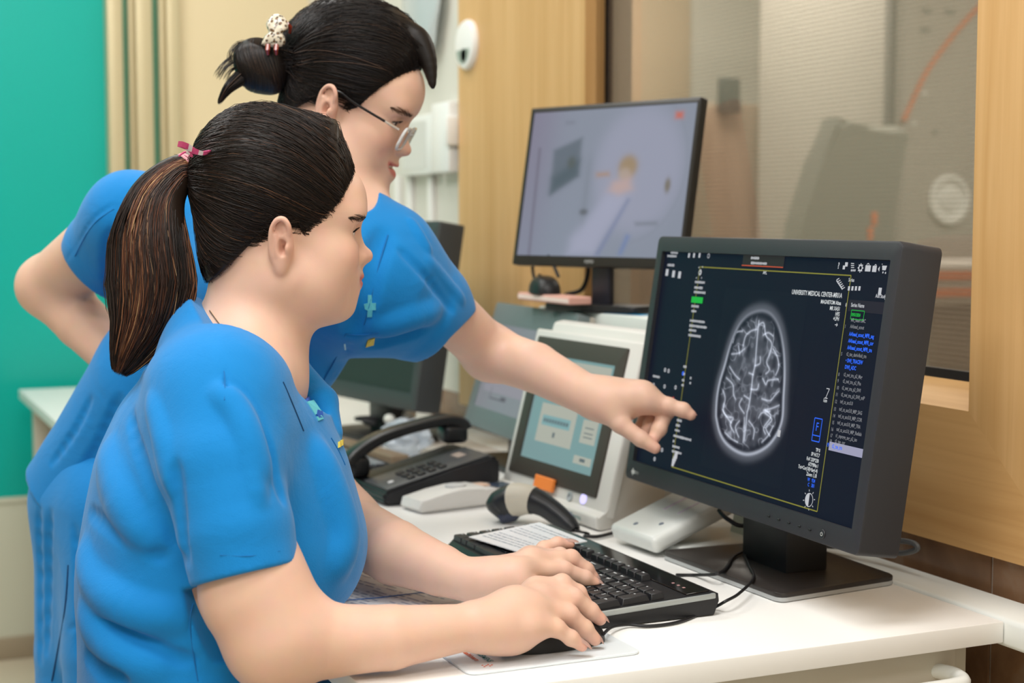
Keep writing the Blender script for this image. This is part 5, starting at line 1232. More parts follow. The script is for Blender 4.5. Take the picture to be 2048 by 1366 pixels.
def skin_mat():
    m = bpy.data.materials.new('skin'); m.use_nodes = True; nd, lk, b = nodes(m)
    at = nd.new('ShaderNodeVertexColor'); at.layer_name = 'Col'
    tc = nd.new('ShaderNodeTexCoord'); n = nd.new('ShaderNodeTexNoise'); n.inputs['Scale'].default_value = 55; n.inputs['Detail'].default_value = 5
    mx = nd.new('ShaderNodeMix'); mx.data_type = 'RGBA'; mx.blend_type = 'MULTIPLY'; mx.inputs[0].default_value = .12
    lk.new(tc.outputs['Object'], n.inputs['Vector']); lk.new(at.outputs['Color'], mx.inputs[6]); lk.new(n.outputs['Color'], mx.inputs[7])
    lk.new(mx.outputs[2], b.inputs['Base Color'])
    b.inputs['Roughness'].default_value = .46; b.inputs['Specular IOR Level'].default_value = .35
    b.inputs['Subsurface Weight'].default_value = .12; b.inputs['Subsurface Radius'].default_value = (1., .35, .2); b.inputs['Subsurface Scale'].default_value = .006
    n2 = nd.new('ShaderNodeTexNoise'); n2.inputs['Scale'].default_value = 900; lk.new(tc.outputs['Object'], n2.inputs['Vector'])
    bp = nd.new('ShaderNodeBump'); bp.inputs['Strength'].default_value = .06; bp.inputs['Distance'].default_value = .001
    lk.new(n2.outputs['Fac'], bp.inputs['Height']); lk.new(bp.outputs['Normal'], b.inputs['Normal'])
    return m
SKIN = skin_mat()
SK0 = np.array(S('#e6bda7')); SKPINK = np.array(S('#df9a88')); LIPC = np.array(S('#cf6f66')); NAILC = np.array(S('#f0c9bd'))

# ================================================================== FIGURE KIT
def P3(L_): return [W(*a) for a in L_]
def limb(f, pts, rs, k=.02):
    f.chain(pts, rs, k)
def hand_prims(f, wrist, wr, fingers, thumb=None, fr=1., k=.011, palm_r=.012, pad=None):
    """fingers: list of joint chains (knuckle, mid joint, end joint, tip); the palm is a blend of wedges from the wrist to the knuckles"""
    wrist = np.asarray(wrist)
    for c in fingers:
        c = [np.asarray(p) for p in c]
        f.rc(wrist + (c[0] - wrist) * .12, c[0], wr * .62, palm_r * fr, .016)
    for a, b in zip(fingers[:-1], fingers[1:]): f.rc(np.asarray(a[0]), np.asarray(b[0]), palm_r * fr * .95, palm_r * fr * .95, .010)
    if pad is not None:
        for p, r in pad: f.sp(p, r, .02)
    for i, c in enumerate(fingers):
        c = [np.asarray(p, float) for p in c]; s = fr * (1., 1.04, 1., .88)[i % 4] if len(fingers) == 4 else fr
        r = [.0116 * s, .0103 * s, .0091 * s, .0072 * s][:len(c)] if len(c) == 4 else [.0098 * s, .0086 * s, .0068 * s]
        f.rc(c[0], c[1], r[0], r[1], .012)
        for j in range(1, len(c) - 1): f.rc(c[j], c[j + 1], r[j], r[j + 1], .0025)
        for j in range(1, len(c) - 1): f.sp(c[j], r[j] * 1.01, .004)
    if thumb is not None:
        c = [np.asarray(p, float) for p in thumb]; r = [.0150 * fr, .0115 * fr, .0098 * fr, .0074 * fr]
        for j in range(len(c) - 1): f.rc(c[j], c[j + 1], r[j], r[j + 1], .014 if j == 0 else .004)
def nail(name, m, parent, tip, prev, upn, w=.0075, l=.012, ext=.004, rt_=.0068):
    tip = np.asarray(tip); d = tip - np.asarray(prev); d /= np.linalg.norm(d); u = np.asarray(upn, float); u = u - d * (u @ d); u /= np.linalg.norm(u); s = np.cross(d, u)
    bm = B(); nu, nv = 9, 7; rr = w * .62; G = []
    for i in range(nu):
        t = i / (nu - 1); row = []
        ww = w / 2 * (1 - .0 * t) * math.sqrt(max(.02, 1 - max(0, (t - .55) / .47) ** 2.2)) * (1 if t > .12 else .8 + 1.6 * t)
        for j in range(nv):
            a = (j / (nv - 1) - .5) * 2; y = ww * a; row.append(bm.verts.new(tip + d * (-l * .55 + t * (l + ext)) + s * y + u * (rt_ + .0004 + math.sqrt(max(0, rr * rr - y * y)) - rr - .010 * max(0, t - .45) ** 2)))
        G.append(row)
    for A, C_ in zip(G[:-1], G[1:]):
        for j in range(nv - 1): bm.faces.new((A[j], A[j + 1], C_[j + 1], C_[j]))
    bmesh.ops.solidify(bm, geom=bm.faces[:], thickness=.0005)
    return obj(name, bm, m, parent, angle=60)
def tube_fn(sections, fwd, left):
    """stacked elliptical sections (z, cx, cy, half depth, half width, exponent) -> distance-like function"""
    A = np.array(sections, float); o = np.argsort(A[:, 0]); A = A[o]; zs = A[:, 0]
    zz = np.linspace(zs[0], zs[-1], 160); cols = []
    for c in range(1, A.shape[1]):
        v = np.interp(zz, zs, A[:, c]); k = np.ones(9) / 9; vp = np.pad(v, 4, mode='edge'); cols.append(np.convolve(vp, k, 'valid'))
    f2 = np.asarray(fwd[:2]); l2 = np.asarray(left[:2])
    def fn(P):
        z = P[:, 2]; q = [np.interp(z, zz, c) for c in cols]
        dx = P[:, 0] - q[0]; dy = P[:, 1] - q[1]; u = dx * f2[0] + dy * f2[1]; v = dx * l2[0] + dy * l2[1]
        n = 2.35; rho = ((np.abs(u) / q[2]) ** n + (np.abs(v) / q[3]) ** n) ** (1 / n)
        r = np.sqrt(u * u + v * v); d = np.where(rho > 1e-6, r * (1 - 1 / np.maximum(rho, 1e-6)), -.1)
        d = np.maximum(d, -.08)
        e = np.maximum(np.maximum(zs[0] - z, z - zs[-1]), 0)
        return np.where(e > 0, np.sqrt(np.maximum(d, 0) ** 2 + e * e), d)
    return fn
def crease(f, pxs, r, k, op, depth, d0=1.0):
    """a fold that follows a line seen on the cloth: ridge ('u') or groove ('s')"""
    pts = []
    for px, py in pxs:
        p = f.hit(px, py, d0)
        if p is not None: pts.append((p, f.normal(p)))
    if len(pts) < 2: return
    amt = depth * .001 if depth > 1 else (.0018 if op == 'u' else (.0024 if r > .003 else .0008))
    dp = (amt - r) if op == 'u' else (r - amt)
    c = catmull([p + n * dp for p, n in pts], 4); m = len(c)
    f._pend = getattr(f, '_pend', []); f._pend.append((c, [r * (.35 + .65 * math.sin(PI * min(1, max(0, (i + .6) / (m + .2)))) ** .7) for i in range(m)], k, op))
def apply_creases(f):
    for c, rs, k, op in getattr(f, '_pend', []):
        for i in range(len(c) - 1): f.rc(c[i], c[i + 1], rs[i], rs[i + 1], k, op)
    f._pend = []
def cloth_mat(name, c1):
    m = mat(name, c1, .78, spec=.25, sheen=.15); nd, lk, b = nodes(m)
    tc = nd.new('ShaderNodeTexCoord'); mp = nd.new('ShaderNodeMapping'); mp.inputs['Rotation'].default_value = (.3, .5, .6)
    wv = nd.new('ShaderNodeTexNoise'); wv.inputs['Scale'].default_value = 900; wv.inputs['Detail'].default_value = 2
    n = nd.new('ShaderNodeTexNoise'); n.inputs['Scale'].default_value = 16; n.inputs['Detail'].default_value = 5; n.inputs['Distortion'].default_value = .8
    ad = nd.new('ShaderNodeMath'); ad.operation = 'MULTIPLY_ADD'; ad.inputs[1].default_value = .12
    lk.new(tc.outputs['Object'], mp.inputs['Vector']); lk.new(mp.outputs['Vector'], wv.inputs['Vector']); lk.new(tc.outputs['Object'], n.inputs['Vector'])
    lk.new(wv.outputs['Fac'], ad.inputs[0]); lk.new(n.outputs['Fac'], ad.inputs[2])
    bp = nd.new('ShaderNodeBump'); bp.inputs['Strength'].default_value = .5; bp.inputs['Distance'].default_value = .005
    lk.new(ad.outputs[0], bp.inputs['Height']); lk.new(bp.outputs['Normal'], b.inputs['Normal'])
    c = S(c1); mx = nd.new('ShaderNodeMix'); mx.data_type = 'RGBA'; mx.inputs[6].default_value = (*[x * .94 for x in c], 1); mx.inputs[7].default_value = (*[min(1, x * 1.06) for x in c], 1)
    lk.new(n.outputs['Fac'], mx.inputs[0]); lk.new(mx.outputs[2], b.inputs['Base Color'])
    return m
SCRUB = cloth_mat('scrub_blue', '#0b7fc8')
def hair_mat(name):
    m = bpy.data.materials.new(name); m.use_nodes = True; nd, lk, b = nodes(m)
    at = nd.new('ShaderNodeVertexColor'); at.layer_name = 'Col'; lk.new(at.outputs['Color'], b.inputs['Base Color'])
    b.inputs['Roughness'].default_value = .42; b.inputs['Specular IOR Level'].default_value = .30
    return m
HAIRM = hair_mat('dark_hair')
def strands_mesh(paths, radii, cols, sides=3):
    """all strands of one head of hair as thin three-sided tubes in one mesh"""
    n, m = paths.shape[:2]
    t = np.gradient(paths, axis=1); t /= np.maximum(np.linalg.norm(t, axis=2, keepdims=True), 1e-9)
    ref = np.tile(np.array((.31, .22, .92)), (n, m, 1)); u = np.cross(t, ref); u /= np.maximum(np.linalg.norm(u, axis=2, keepdims=True), 1e-9); w_ = np.cross(t, u)
    V = np.empty((n, m, sides, 3))
    for k in range(sides):
        a = 2 * PI * k / sides; V[:, :, k] = paths + (u * math.cos(a) + w_ * math.sin(a)) * radii[:, :, None]
    idx = np.arange(n * m * sides).reshape(n, m, sides); F_ = []
    for k in range(sides):
        k2 = (k + 1) % sides; F_.append(np.stack([idx[:, :-1, k], idx[:, :-1, k2], idx[:, 1:, k2], idx[:, 1:, k]], -1).reshape(-1, 4))
    return V.reshape(-1, 3), np.concatenate(F_), np.repeat(cols, m * sides, 0)
def join_np(parts):
    V, F_, C_ = [], [], []; o = 0
    for v, f, c in parts: V.append(v); F_.append(f + o); C_.append(c); o += len(v)
    return np.concatenate(V), np.concatenate(F_), np.concatenate(C_)
def hair_obj(name, V, Fq, C_, parent, m=None):
    me = mesh_np(name, V, Fq); paint(me, C_); return put_mesh(name, me, m or HAIRM, parent)
def on_field(f, P, off, it=3):
    P = P.copy(); e = .0008
    for _ in range(it):
        v = [f.ev(P + t * e) for t in TET]; d = sum(v) / 4 - off; g = sum(t[None] * x[:, None] for t, x in zip(TET, v)) * (.25 / e)
        P = P - np.clip(d, -.012, .012)[:, None] * g / np.maximum((g ** 2).sum(1), .2)[:, None]
    return P

# ================================================================== SEATED WOMAN
sA = .875
OA = W(586, 488, 1.61); FA = frame(np.array((math.cos(R(-7)), math.sin(R(-7)), .0)), (0, -.03, 1)); OA = OA + FA[:, 1] * .0755 * sA
bA = Field(); HA = head_prims(bA, OA, FA, sA, chub=.75, smile=.45, eye_open=1.25, zs=.92, ew=.74, nose=-1.0, ret=.006)
# neck and torso under the clothes
nb = W(474, 728, 1.665)
bA.rc(HA(-.030, 0, -.030), nb, .050, .043, .03); bA.rc(HA(.008, 0, -.060), nb + np.array((.004, 0, .0)), .042, .042, .03)
SR = np.array((.352, 1.500, 1.003)); SL = np.array((.425, 1.815, 1.0))
fT = np.array((.976, -.218, 0.)); lT = np.array((.218, .976, 0.))
def tsec(py, xl, xr, b, d=1.675, a=None):
    c = W((xl + xr) / 2, py, d); h = (xr - xl) / 2 * d / 3100; return (c[2], c[0], c[1], a or h, b)
secA = [tsec(742, 300, 560, .150), tsec(800, 246, 640, .172), tsec(900, 200, 688, .185), tsec(1000, 180, 716, .19), tsec(1060, 170, 732, .192), tsec(1110, 162, 730, .192), tsec(1170, 160, 706, .19), tsec(1208, 162, 660, .19), tsec(1232, 164, 585, .19), tsec(1330, 165, 560, .20), tsec(1480, 150, 560, .21), tsec(1640, 150, 570, .21)]
inA = [(z, x, y, a - .016, b - .016) for z, x, y, a, b in [tsec(790, 260, 560, .150), tsec(850, 225, 610, .172)] + secA[2:]]
c0 = W(440, 1100, 1.675)
bA.fn(tube_fn(inA, fT, lT), c0, .55, 'u', .05)
bA.rc(nb - np.array((0, 0, .02)), SR, .058, .046, .05); bA.rc(nb - np.array((0, 0, .02)), SL, .058, .046, .05)
# arms
ER = W(556, 1268, 1.475); WR_ = W(938, 1254, 1.525)
bA.chain([SR, W(476, 1040, 1.475), ER], [.044, .0440, .0455], .03)
bA.rc(W(500, 1190, 1.472), ER + np.array((0, 0, .004)), .046, .042, .03)
bA.chain([ER, W(660, 1281, 1.485), W(780, 1275, 1.50), WR_], [.040, .0350, .0310, .0225], .02)
bA.sp(W(548, 1300, 1.472), .033, .03)
EL = np.array((.585, 1.83, .80)); WL_ = W(942, 1163, 1.735)
bA.chain([SL, np.array((.52, 1.85, .89)), EL], [.046, .045, .042], .03); bA.chain([EL, W(790, 1105, 1.80), W(880, 1140, 1.765), WL_], [.041, .0375, .029, .0235], .02)
# right hand on the mouse
def Y3(L_): return [ony(*a) for a in L_]
r_idx = Y3([(1072, 1182, 1.428), (1124, 1167, 1.428), (1156, 1186, 1.426), (1176, 1212, 1.425)])
r_mid = Y3([(1076, 1199, 1.408), (1147, 1196, 1.408), (1180, 1222, 1.407), (1200, 1238, 1.406)])
r_rng = Y3([(1068, 1222, 1.390), (1138, 1229, 1.389), (1169, 1257, 1.387), (1190, 1279, 1.386)])
r_pky = Y3([(1060, 1253, 1.372), (1114, 1257, 1.370), (1142, 1276, 1.367), (1164, 1292, 1.365)])
fR = .92
hand_prims(bA, WR_, .0235, [r_idx, r_mid, r_rng, r_pky], [W(960, 1245, 1.545), ony(1040, 1215, 1.45), ony(1085, 1228, 1.452), ony(1120, 1240, 1.448)], fR, palm_r=.0128, pad=[(W(1010, 1240, 1.545), .021), (W(985, 1262, 1.535), .020), (W(1035, 1215, 1.555), .018), (W(1045, 1258, 1.552), .0165), (W(1020, 1268, 1.545), .0160)])
l_idx = Y3([(1050, 1142, 1.552), (1128, 1140, 1.552), (1170, 1156, 1.548), (1190, 1166, 1.545)])
l_mid = Y3([(1062, 1122, 1.572), (1142, 1117, 1.574), (1172, 1140, 1.570), (1186, 1154, 1.567)])
l_rng = Y3([(1062, 1118, 1.592), (1120, 1112, 1.596), (1150, 1128, 1.594), (1166, 1146, 1.592)])
l_pky = Y3([(1062, 1122, 1.610), (1088, 1097, 1.620), (1115, 1087, 1.620), (1140, 1088, 1.618)])
hand_prims(bA, WL_, .0235, [l_idx, l_mid, l_rng, l_pky], [W(970, 1165, 1.72), ony(1040, 1168, 1.535), ony(1085, 1172, 1.528), ony(1120, 1178, 1.525)], .92, palm_r=.0115, pad=[(W(1008, 1152, 1.72), .0165), (W(985, 1160, 1.725), .0185), (W(1035, 1146, 1.715), .0125)])
# ------- mesh, refined on head and hands
hA = .0024
loA, hiA = np.array((.18, 1.34, .62)), np.array((.90, 2.02, 1.40))
V, Q = bA.mesh(loA, hiA, hA)
msk = (V[:, 2] > OA[2] - .115) | ((V[:, 0] > .555) & (V[:, 2] < .90))
meA, vA = refine(V, Q, msk, bA, hA)
def skin_paint(v, O, Fm, s, lips=1., blush=1., smile=0., zs=1.):
    q = (v - O) @ Fm / s; x, y, z = q.T; z = np.where(z < .04 * zs, z / zs, z + .04 - .04 * zs); ay = np.abs(y)
    c = np.tile(SK0, (len(v), 1))
    def mixc(m, col):
        nonlocal c
        m = np.clip(m, 0, 1)[:, None]; c = c * (1 - m) + col * m
    mixc(.55 * blush * np.exp(-(((x - .070) / .022) ** 2 + ((ay - .040) / .020) ** 2 + ((z + .018) / .017) ** 2)), SKPINK)
    mixc(.35 * np.exp(-(((x - .112) / .014) ** 2 + (y / .012) ** 2 + ((z + .020) / .012) ** 2)), SKPINK)
    mixc(.30 * np.exp(-(((x + .010) / .022) ** 4 + (z / .036) ** 4)) / (1 + np.exp(-(ay - .076) / .002)), SKPINK)
    w = .0215 + .0085 * smile; zc = -.0525 + .0085 * smile * (ay / w) ** 2; t = np.clip(1 - (ay / w) ** 2, 0, 1); near = (x > .070) & (x < .115)
    up = zc + .0085 * t ** .6 - .0012 * np.exp(-(y / .003) ** 2); lo = zc - .0118 * t ** .6
    e = .0011; m = 1 / (1 + np.exp(-(up - z) / e)) / (1 + np.exp(-(z - lo) / e)) * near * (ay < w)
    mixc(.9 * lips * m, LIPC)
    return c
def knuckle_tint(c, v, pts, r=.010, a=.45):
    for p in pts:
        m = a * np.exp(-((v - p) ** 2).sum(1) / r ** 2); c = c * (1 - m[:, None]) + SKPINK * m[:, None]
    return c
def rest_on(me, v):
    # soft tissue flattens where it rests on the desk, the pad, the keys and the mouse
    z0 = np.full(len(v), -1.); x, y = v[:, 0], v[:, 1]
    z0 = np.where((x > .450) & (y > 1.30), DZ + .0012, z0); z0 = np.where((x > .555) & (x < .749) & (y > 1.357) & (y < 1.557), DZ + .0034, z0)
    z0 = np.where((x > kx0 - .002) & (x < kx1) & (y > ky0) & (y < ky1), ktop(x) + DZ + .0078, z0)
    mx, my = (x - MX) / .057, (y - MY) / (.029 * (1 - .12 * np.clip((x - MX) / .057, -1, 1))); rr_ = np.abs(mx) ** 2.4 + np.abs(my) ** 2.4
    z0 = np.where(rr_ < 1, np.maximum(z0, DZ + .0036 + .034 * (1 - np.clip(rr_, 0, 1)) ** .42 * (1 - .28 * np.maximum(0, mx) - .10 * np.maximum(0, -mx))), z0)
    lowv = (v[:, 2] < z0) & (v[:, 2] > .68); v[lowv, 2] = z0[lowv]; me.vertices.foreach_set('co', v.astype(np.float32).ravel()); me.update()
rest_on(meA, vA)
cA = skin_paint(vA, OA, FA, sA, smile=.45, zs=.92)
tips = [c[-1] for c in (r_idx, r_mid, r_rng, r_pky, l_idx, l_mid, l_rng, l_pky)]
cA = knuckle_tint(cA, vA, tips, .012, .5); cA = knuckle_tint(cA, vA, [c[1] for c in (r_idx, r_mid, r_rng, r_pky, l_idx, l_mid)] + [c[0] for c in (r_mid, r_rng, r_pky)], .011, .22)
paint(meA, cA)
pA = thing('person', 'seated person in blue scrubs with long brown ponytail, right hand on a mouse', 'person', (.36, 1.66, 0))
def reparent(o, p): o.parent = p; o.matrix_parent_inverse = Matrix.Translation(p.location).inverted()
def child(o, p=None): reparent(o, p or pA); return o
child(put_mesh('body', meA, SKIN))
# eyes
def eyes(O, Fm, s, par, look=(0, 0), iris='#2a1a12', zs=1.):
    for y in (1, -1):
        c = np.asarray(O) + Fm @ (np.array((.0705, y * .031, .0140 * zs)) * s)
        bm = B(); bmesh.ops.create_uvsphere(bm, u_segments=32, v_segments=24, radius=.0128 * s)
        Mx_ = Matrix([[*(Fm @ np.array(r))] for r in ((1, 0, 0), (0, 1, 0), (0, 0, 1))]).transposed().to_4x4() @ RZ(look[0]) @ RY(look[1]) @ RY(PI / 2)
        for f_ in bm.faces:
            z = f_.calc_center_median().z / (.0128 * s); f_.material_index = 2 if z > .955 else (1 if z > .86 else 0)
        xf(bm, bm.verts, T(*c) @ Mx_)
        child(obj('eye', bm, [mat('eye_white', '#efe8e2', .15), mat('iris_brown', iris, .1), mat('pupil_black', '#060505', .05)], angle=180), par)
eyes(OA, FA, sA, pA, (0.05, .05), zs=.92)
def hairs(name, paths_cols, par):
    P_, r_, c_ = paths_cols; V_, F_, C_ = strands_mesh(P_, r_, c_); return child(hair_obj(name, V_, F_, C_, None), par)
def brows_lashes(O, Fm, s, par, fld, bcol='#2e2019', zs=1.):
    L_ = lambda a: np.asarray(O) + (np.asarray(a) * s * np.array((1, 1, zs))) @ Fm.T
    for y in (1, -1):
        rr_ = np.random.default_rng(4); n = 150; t = rr_.uniform(0, 1, n); m = 5
        base = np.stack([.089 - .020 * t ** 2, y * (.016 + .036 * t), .0360 + .0035 * np.sin(t * 2.2) - .0035 * t + rr_.normal(0, .0010, n) * (1.15 - .6 * t)], 1)
        dirv = np.stack([-.25 * np.ones(n) * t, y * np.ones(n) * .9, .30 - .45 * t], 1); dirv /= np.linalg.norm(dirv, axis=1, keepdims=True)
        P_ = base[:, None] + dirv[:, None] * np.linspace(0, .0075, m)[None, :, None]; sh = P_.shape
        Q_ = on_field(fld, L_(P_.reshape(-1, 3)), .0004).reshape(sh)
        ra = np.tile(np.array([.00018, .00022, .0002, .00015, .00006]), (n, 1)); hairs('eyebrow', (Q_, ra, np.tile(S(bcol), (n, 1))), par)
        n = 46; t = np.linspace(-1, 1, n); c = np.stack([.0838 - .0035 * t * t - .0035 * np.maximum(t, 0), y * (.031 + t * .0118), .0166 - .0034 * t * t], 1)
        k = np.linspace(0, 1, m); dv = np.stack([np.full(n, .80), y * .45 * t, np.full(n, -.1)], 1)
        P_ = c[:, None] + dv[:, None] * (k * .0075)[None, :, None]; P_[:, :, 2] += .004 * k ** 2
        ra = np.tile(np.array([.0004, .00032, .00025, .00016, .00005]), (n, 1)); hairs('eyelashes', (L_(P_.reshape(-1, 3)).reshape(P_.shape), ra, np.tile(S('#17100d'), (n, 1))), par)
brows_lashes(OA, FA, sA, pA, bA, zs=.92)
NAILM = mat('nail_gloss', '#eac8bc', .15, coat=.5); 
for nm, c in (('r', r_mid), ('r', r_rng), ('r', r_pky)): child(nail('fingernail', NAILM, None, c[-1], c[-2], (.25, -.25, 1), w=.0098, ext=.005, rt_=.0062))
for c in (l_idx, l_mid, l_pky): child(nail('fingernail', NAILM, None, c[-1], c[-2], (.1, -.2, 1), w=.0092, ext=.005, rt_=.0061))
# ------- scrub top
tA = Field()
tA.fn(tube_fn(secA, fT, lT), c0, .55, 'u', .05)
tA.rc(nb - np.array((.0, 0, .030)), SR + np.array((0, 0, .004)), .066, .056, .05); tA.rc(nb - np.array((0, 0, .030)), SL + np.array((0, 0, .004)), .066, .056, .05)
tA.chain([SR + np.array((0, .01, -.004)), W(442, 930, 1.487), W(472, 1060, 1.472), W(496, 1172, 1.466)], [.054, .0575, .0545, .0515], .05)
ntop = HA(-.030, 0, -.055); tA.rc(ntop, nb, .056, .054, .03); tA.rc(HA(.004, 0, -.095), nb, .046, .050, .03)
tA.rc(W(418, 668, 1.635), nb, .040, .046, .03); tA.rc(W(424, 712, 1.60), SR + np.array((.0, .03, .006)), .042, .046, .05)
sl0 = np.array((.52, 1.85, .89)); tA.chain([SL, sl0], [.060, .062], .04)
# pull folds, then the openings
for args in (
    ([(180, 1022), (215, 1050), (262, 1080), (320, 1106), (368, 1118)], .006, .010, 's', .0030), ([(166, 1100), (182, 1160), (225, 1205), (285, 1230), (350, 1236)], .011, .022, 'u', -.006),
    ([(200, 1245), (235, 1262), (290, 1290), (340, 1312), (382, 1320)], .0055, .010, 's', .0028), ([(172, 1210), (190, 1260), (240, 1310), (310, 1340)], .010, .022, 'u', -.005),
    ([(172, 1310), (205, 1340), (250, 1362)], .006, .010, 's', .003), 
    ([(262, 830), (285, 920), (320, 1010), (350, 1085)], .0055, .012, 's', .0026), ([(300, 800), (322, 880), (345, 980)], .007, .014, 'u', -.004), ([(352, 930), (360, 1020), (374, 1120)], .005, .009, 's', .0025),
    ([(470, 812), (500, 900), (520, 1000)], .006, .012, 'u', -.0035),
   
    ([(452, 770), (487, 801), (520, 862), (545, 930), (566, 1000)], .006, .007, 's', 4.2), ([(440, 782), (474, 818), (505, 876), (530, 945)], .008, .014, 'u', 2.6), 
    ([(640, 900), (668, 980), (690, 1060), (680, 1130)], .009, .025, 'u', -.005), ([(212, 900), (240, 1000), (300, 1080)], .010, .025, 'u', -.005),
    ([(449, 736), (452, 790), (448, 815)], .0016, .002, 's', .0003), ([(384, 1208), (380, 1260), (386, 1320), (394, 1362)], .0018, .002, 's', .0003)):
    crease(tA, *args)
apply_creases(tA)
# neckline: V opening sloping from the nape to the breastbone
nk = W(484, 690, 1.665); nn = rt * .735 + upc * .678
def neck_cut(P):
    h = -((P - W(470, 674, 1.665)) @ nn); r = np.sqrt(((P - W(520, 640, 1.665)) ** 2).sum(1)) - .125
    return np.maximum(np.maximum(h, r), (P - CAMP) @ fw - 1.728)
tA.fn(neck_cut, W(520, 640, 1.665), .13, 's', .003)
tA.chain([W(542, 684, 1.755), W(590, 740, 1.735), W(640, 806, 1.705), W(664, 866, 1.685)], [.010, .0165, .020, .012], .012)
# right sleeve opening (hollow), hem cut square
ax = W(492, 1172, 1.466) - W(455, 1010, 1.476); ax /= np.linalg.norm(ax)
def sleeve_cut(f, hem, ax, r, arm):
    ax = np.asarray(ax)
    def cut(P):
        q = P - hem; t = q @ ax; rad = np.sqrt(np.maximum((q ** 2).sum(1) - t * t, 0)); return np.maximum(np.maximum(-t, t - .075), rad - r)
    f.fn(cut, hem + ax * .06, .14, 's', .002)
sleeve_cut(tA, W(488, 1150, 1.468), ax + np.array((-.02, 0, .0)), .066, None)
tA.rc(W(484, 1118, 1.471), W(500, 1190, 1.470), .036, .0485, .002, 's')
axl = np.array((.50, .25, -.83)); axl /= np.linalg.norm(axl); sleeve_cut(tA, sl0 + axl * .01, axl, .10, None)
tA.hs((0, 0, .56), (0, 0, -1), .004)
hC = .0030
V, Q = tA.mesh((.15, 1.36, .545), (.78, 2.02, 1.16), hC)
def desk_clear(V):
    m = (V[:, 2] < DZ + .002) & (V[:, 0] > .4495); V[m, 0] = .4495; return V
V = desk_clear(V)
me = mesh_np('scrub_top', V, Q); child(put_mesh('scrub_top', me, SCRUB))
# emblem, pocket and needlework lying on the cloth
def decal(f, polys, name, m, par, off=.0010, th=.0006, d0=1.0):
    bm = B()
    for poly in polys:
        pts = [f.hit(px, py, d0) for px, py in poly]
        if any(p is None for p in pts): continue
        nn_ = [f.normal(p) for p in pts]; a = [bm.verts.new(p + n_ * off) for p, n_ in zip(pts, nn_)]; b_ = [bm.verts.new(p - n_ * th) for p, n_ in zip(pts, nn_)]
        bm.faces.new(a); bm.faces.new(list(reversed(b_)))
        for k in range(len(a)): bm.faces.new((a[k], a[(k + 1) % len(a)], b_[(k + 1) % len(a)], b_[k]))
    return child(obj(name, bm, m, smooth=False), par)
def seam(f, pxs, name, m, par, r=.0007, d0=1.0):
    pts = [p + f.normal(p) * .0002 for p in (f.hit(px, py, d0) for px, py in pxs) if p is not None]
    if len(pts) > 1:
        bm = B(); add_tube(bm, catmull(pts, 8), r, 6); child(obj(name, bm, m), par)
EMB = mat('teal_thread', '#5fc0cf', .6); YEL = mat('yellow_thread', '#d9c14a', .6); SEAM = mat('scrub_seam', '#0a6cb0', .8); NAVYT = mat('navy_thread', '#1455b5', .6)
decal(tA, [[(613, 804), (628, 800), (641, 822), (630, 830)], [(632, 834), (642, 831), (646, 838), (636, 842)]], 'chest_emblem', EMB, pA)
decal(tA, [[(634, 820), (644, 823), (645, 835), (637, 836), (632, 829)], [(611, 795), (619, 793), (622, 801), (614, 804)]], 'chest_emblem_edge', NAVYT, pA)
decal(tA, [[(663, 876), (668, 862), (691, 858), (692, 866), (672, 880)]], 'pocket_top', SCRUB, pA, .003, .0005)
decal(tA, [[(676 + k * 4.5, 884 - k * 3 + j), (678.5 + k * 4.5, 883 - k * 3 + j), (678.5 + k * 4.5, 895 - k * 3 + j), (676 + k * 4.5, 896 - k * 3 + j)] for k in range(4) for j in (0,)] + [[(676, 888), (686, 883), (686, 886), (676, 891)]], 'name_embroidery', YEL, pA, .0024)
mat('dark_seam_and_slit', '#083f6e', .8); seam(tA, [(566, 764), (580, 796), (594, 830), (607, 862)], 'neck_slit_shade', mat('dark_seam_and_slit', ''), pA, .0007)  # dark line laid on the cloth as the shade in the slit between the lapels
seam(tA, [(662, 876), (676, 900), (690, 930)], 'pocket_seam', SEAM, pA)
seam(tA, [(448, 742), (450, 770), (449, 800)], 'shoulder_seam', SEAM, pA, .0005); seam(tA, [(440, 1110), (500, 1112), (560, 1102)], 'sleeve_hem_seam', SEAM, pA, .0004)
seam(tA, [(386, 1208), (380, 1240), (384, 1290), (392, 1340), (396, 1362)], 'side_seam', SEAM, pA, .0006)
# trousers and shoes of the seated woman
qA = Field(); hpA = W(400, 1500, 1.675)
qA.rc((hpA[0] - .02, hpA[1], .56), (hpA[0] + .03, hpA[1], .57), .13, .12, .03)
for sgn in (-1, 1):
    kn = np.array((.70, 1.64 + sgn * .11, .555)); qA.rc((.33, 1.645 + sgn * .085, .57), kn, .082, .062, .04); qA.rc(kn, (.66, 1.64 + sgn * .12, .10), .060, .045, .03)
qA.hs((0, 0, .07), (0, 0, -1), .004); qA.hs((0, 0, .64), (0, 0, 1), .004)
V, Q = qA.mesh((.05, 1.38, .05), (.82, 1.92, .66), .006); child(put_mesh('trousers', mesh_np('trousers', V, Q), SCRUB))
for sgn in (-1, 1):
    sh_ = Field(); yy = 1.64 + sgn * .12; sh_.rc((.65, yy, .045), (.80, yy, .032), .042, .032, .02); sh_.rc((.655, yy, .05), (.655, yy, .10), .040, .036, .02); sh_.hs((0, 0, .002), (0, 0, -1), .002); sh_.hs((0, 0, .09), (0, 0, 1), .002)
    V, Q = sh_.mesh((.56, yy - .08, -.01), (.88, yy + .08, .13), .006); child(put_mesh('shoe', mesh_np('shoe', V, Q), mat('shoe_white', '#dcdcda', .5)))

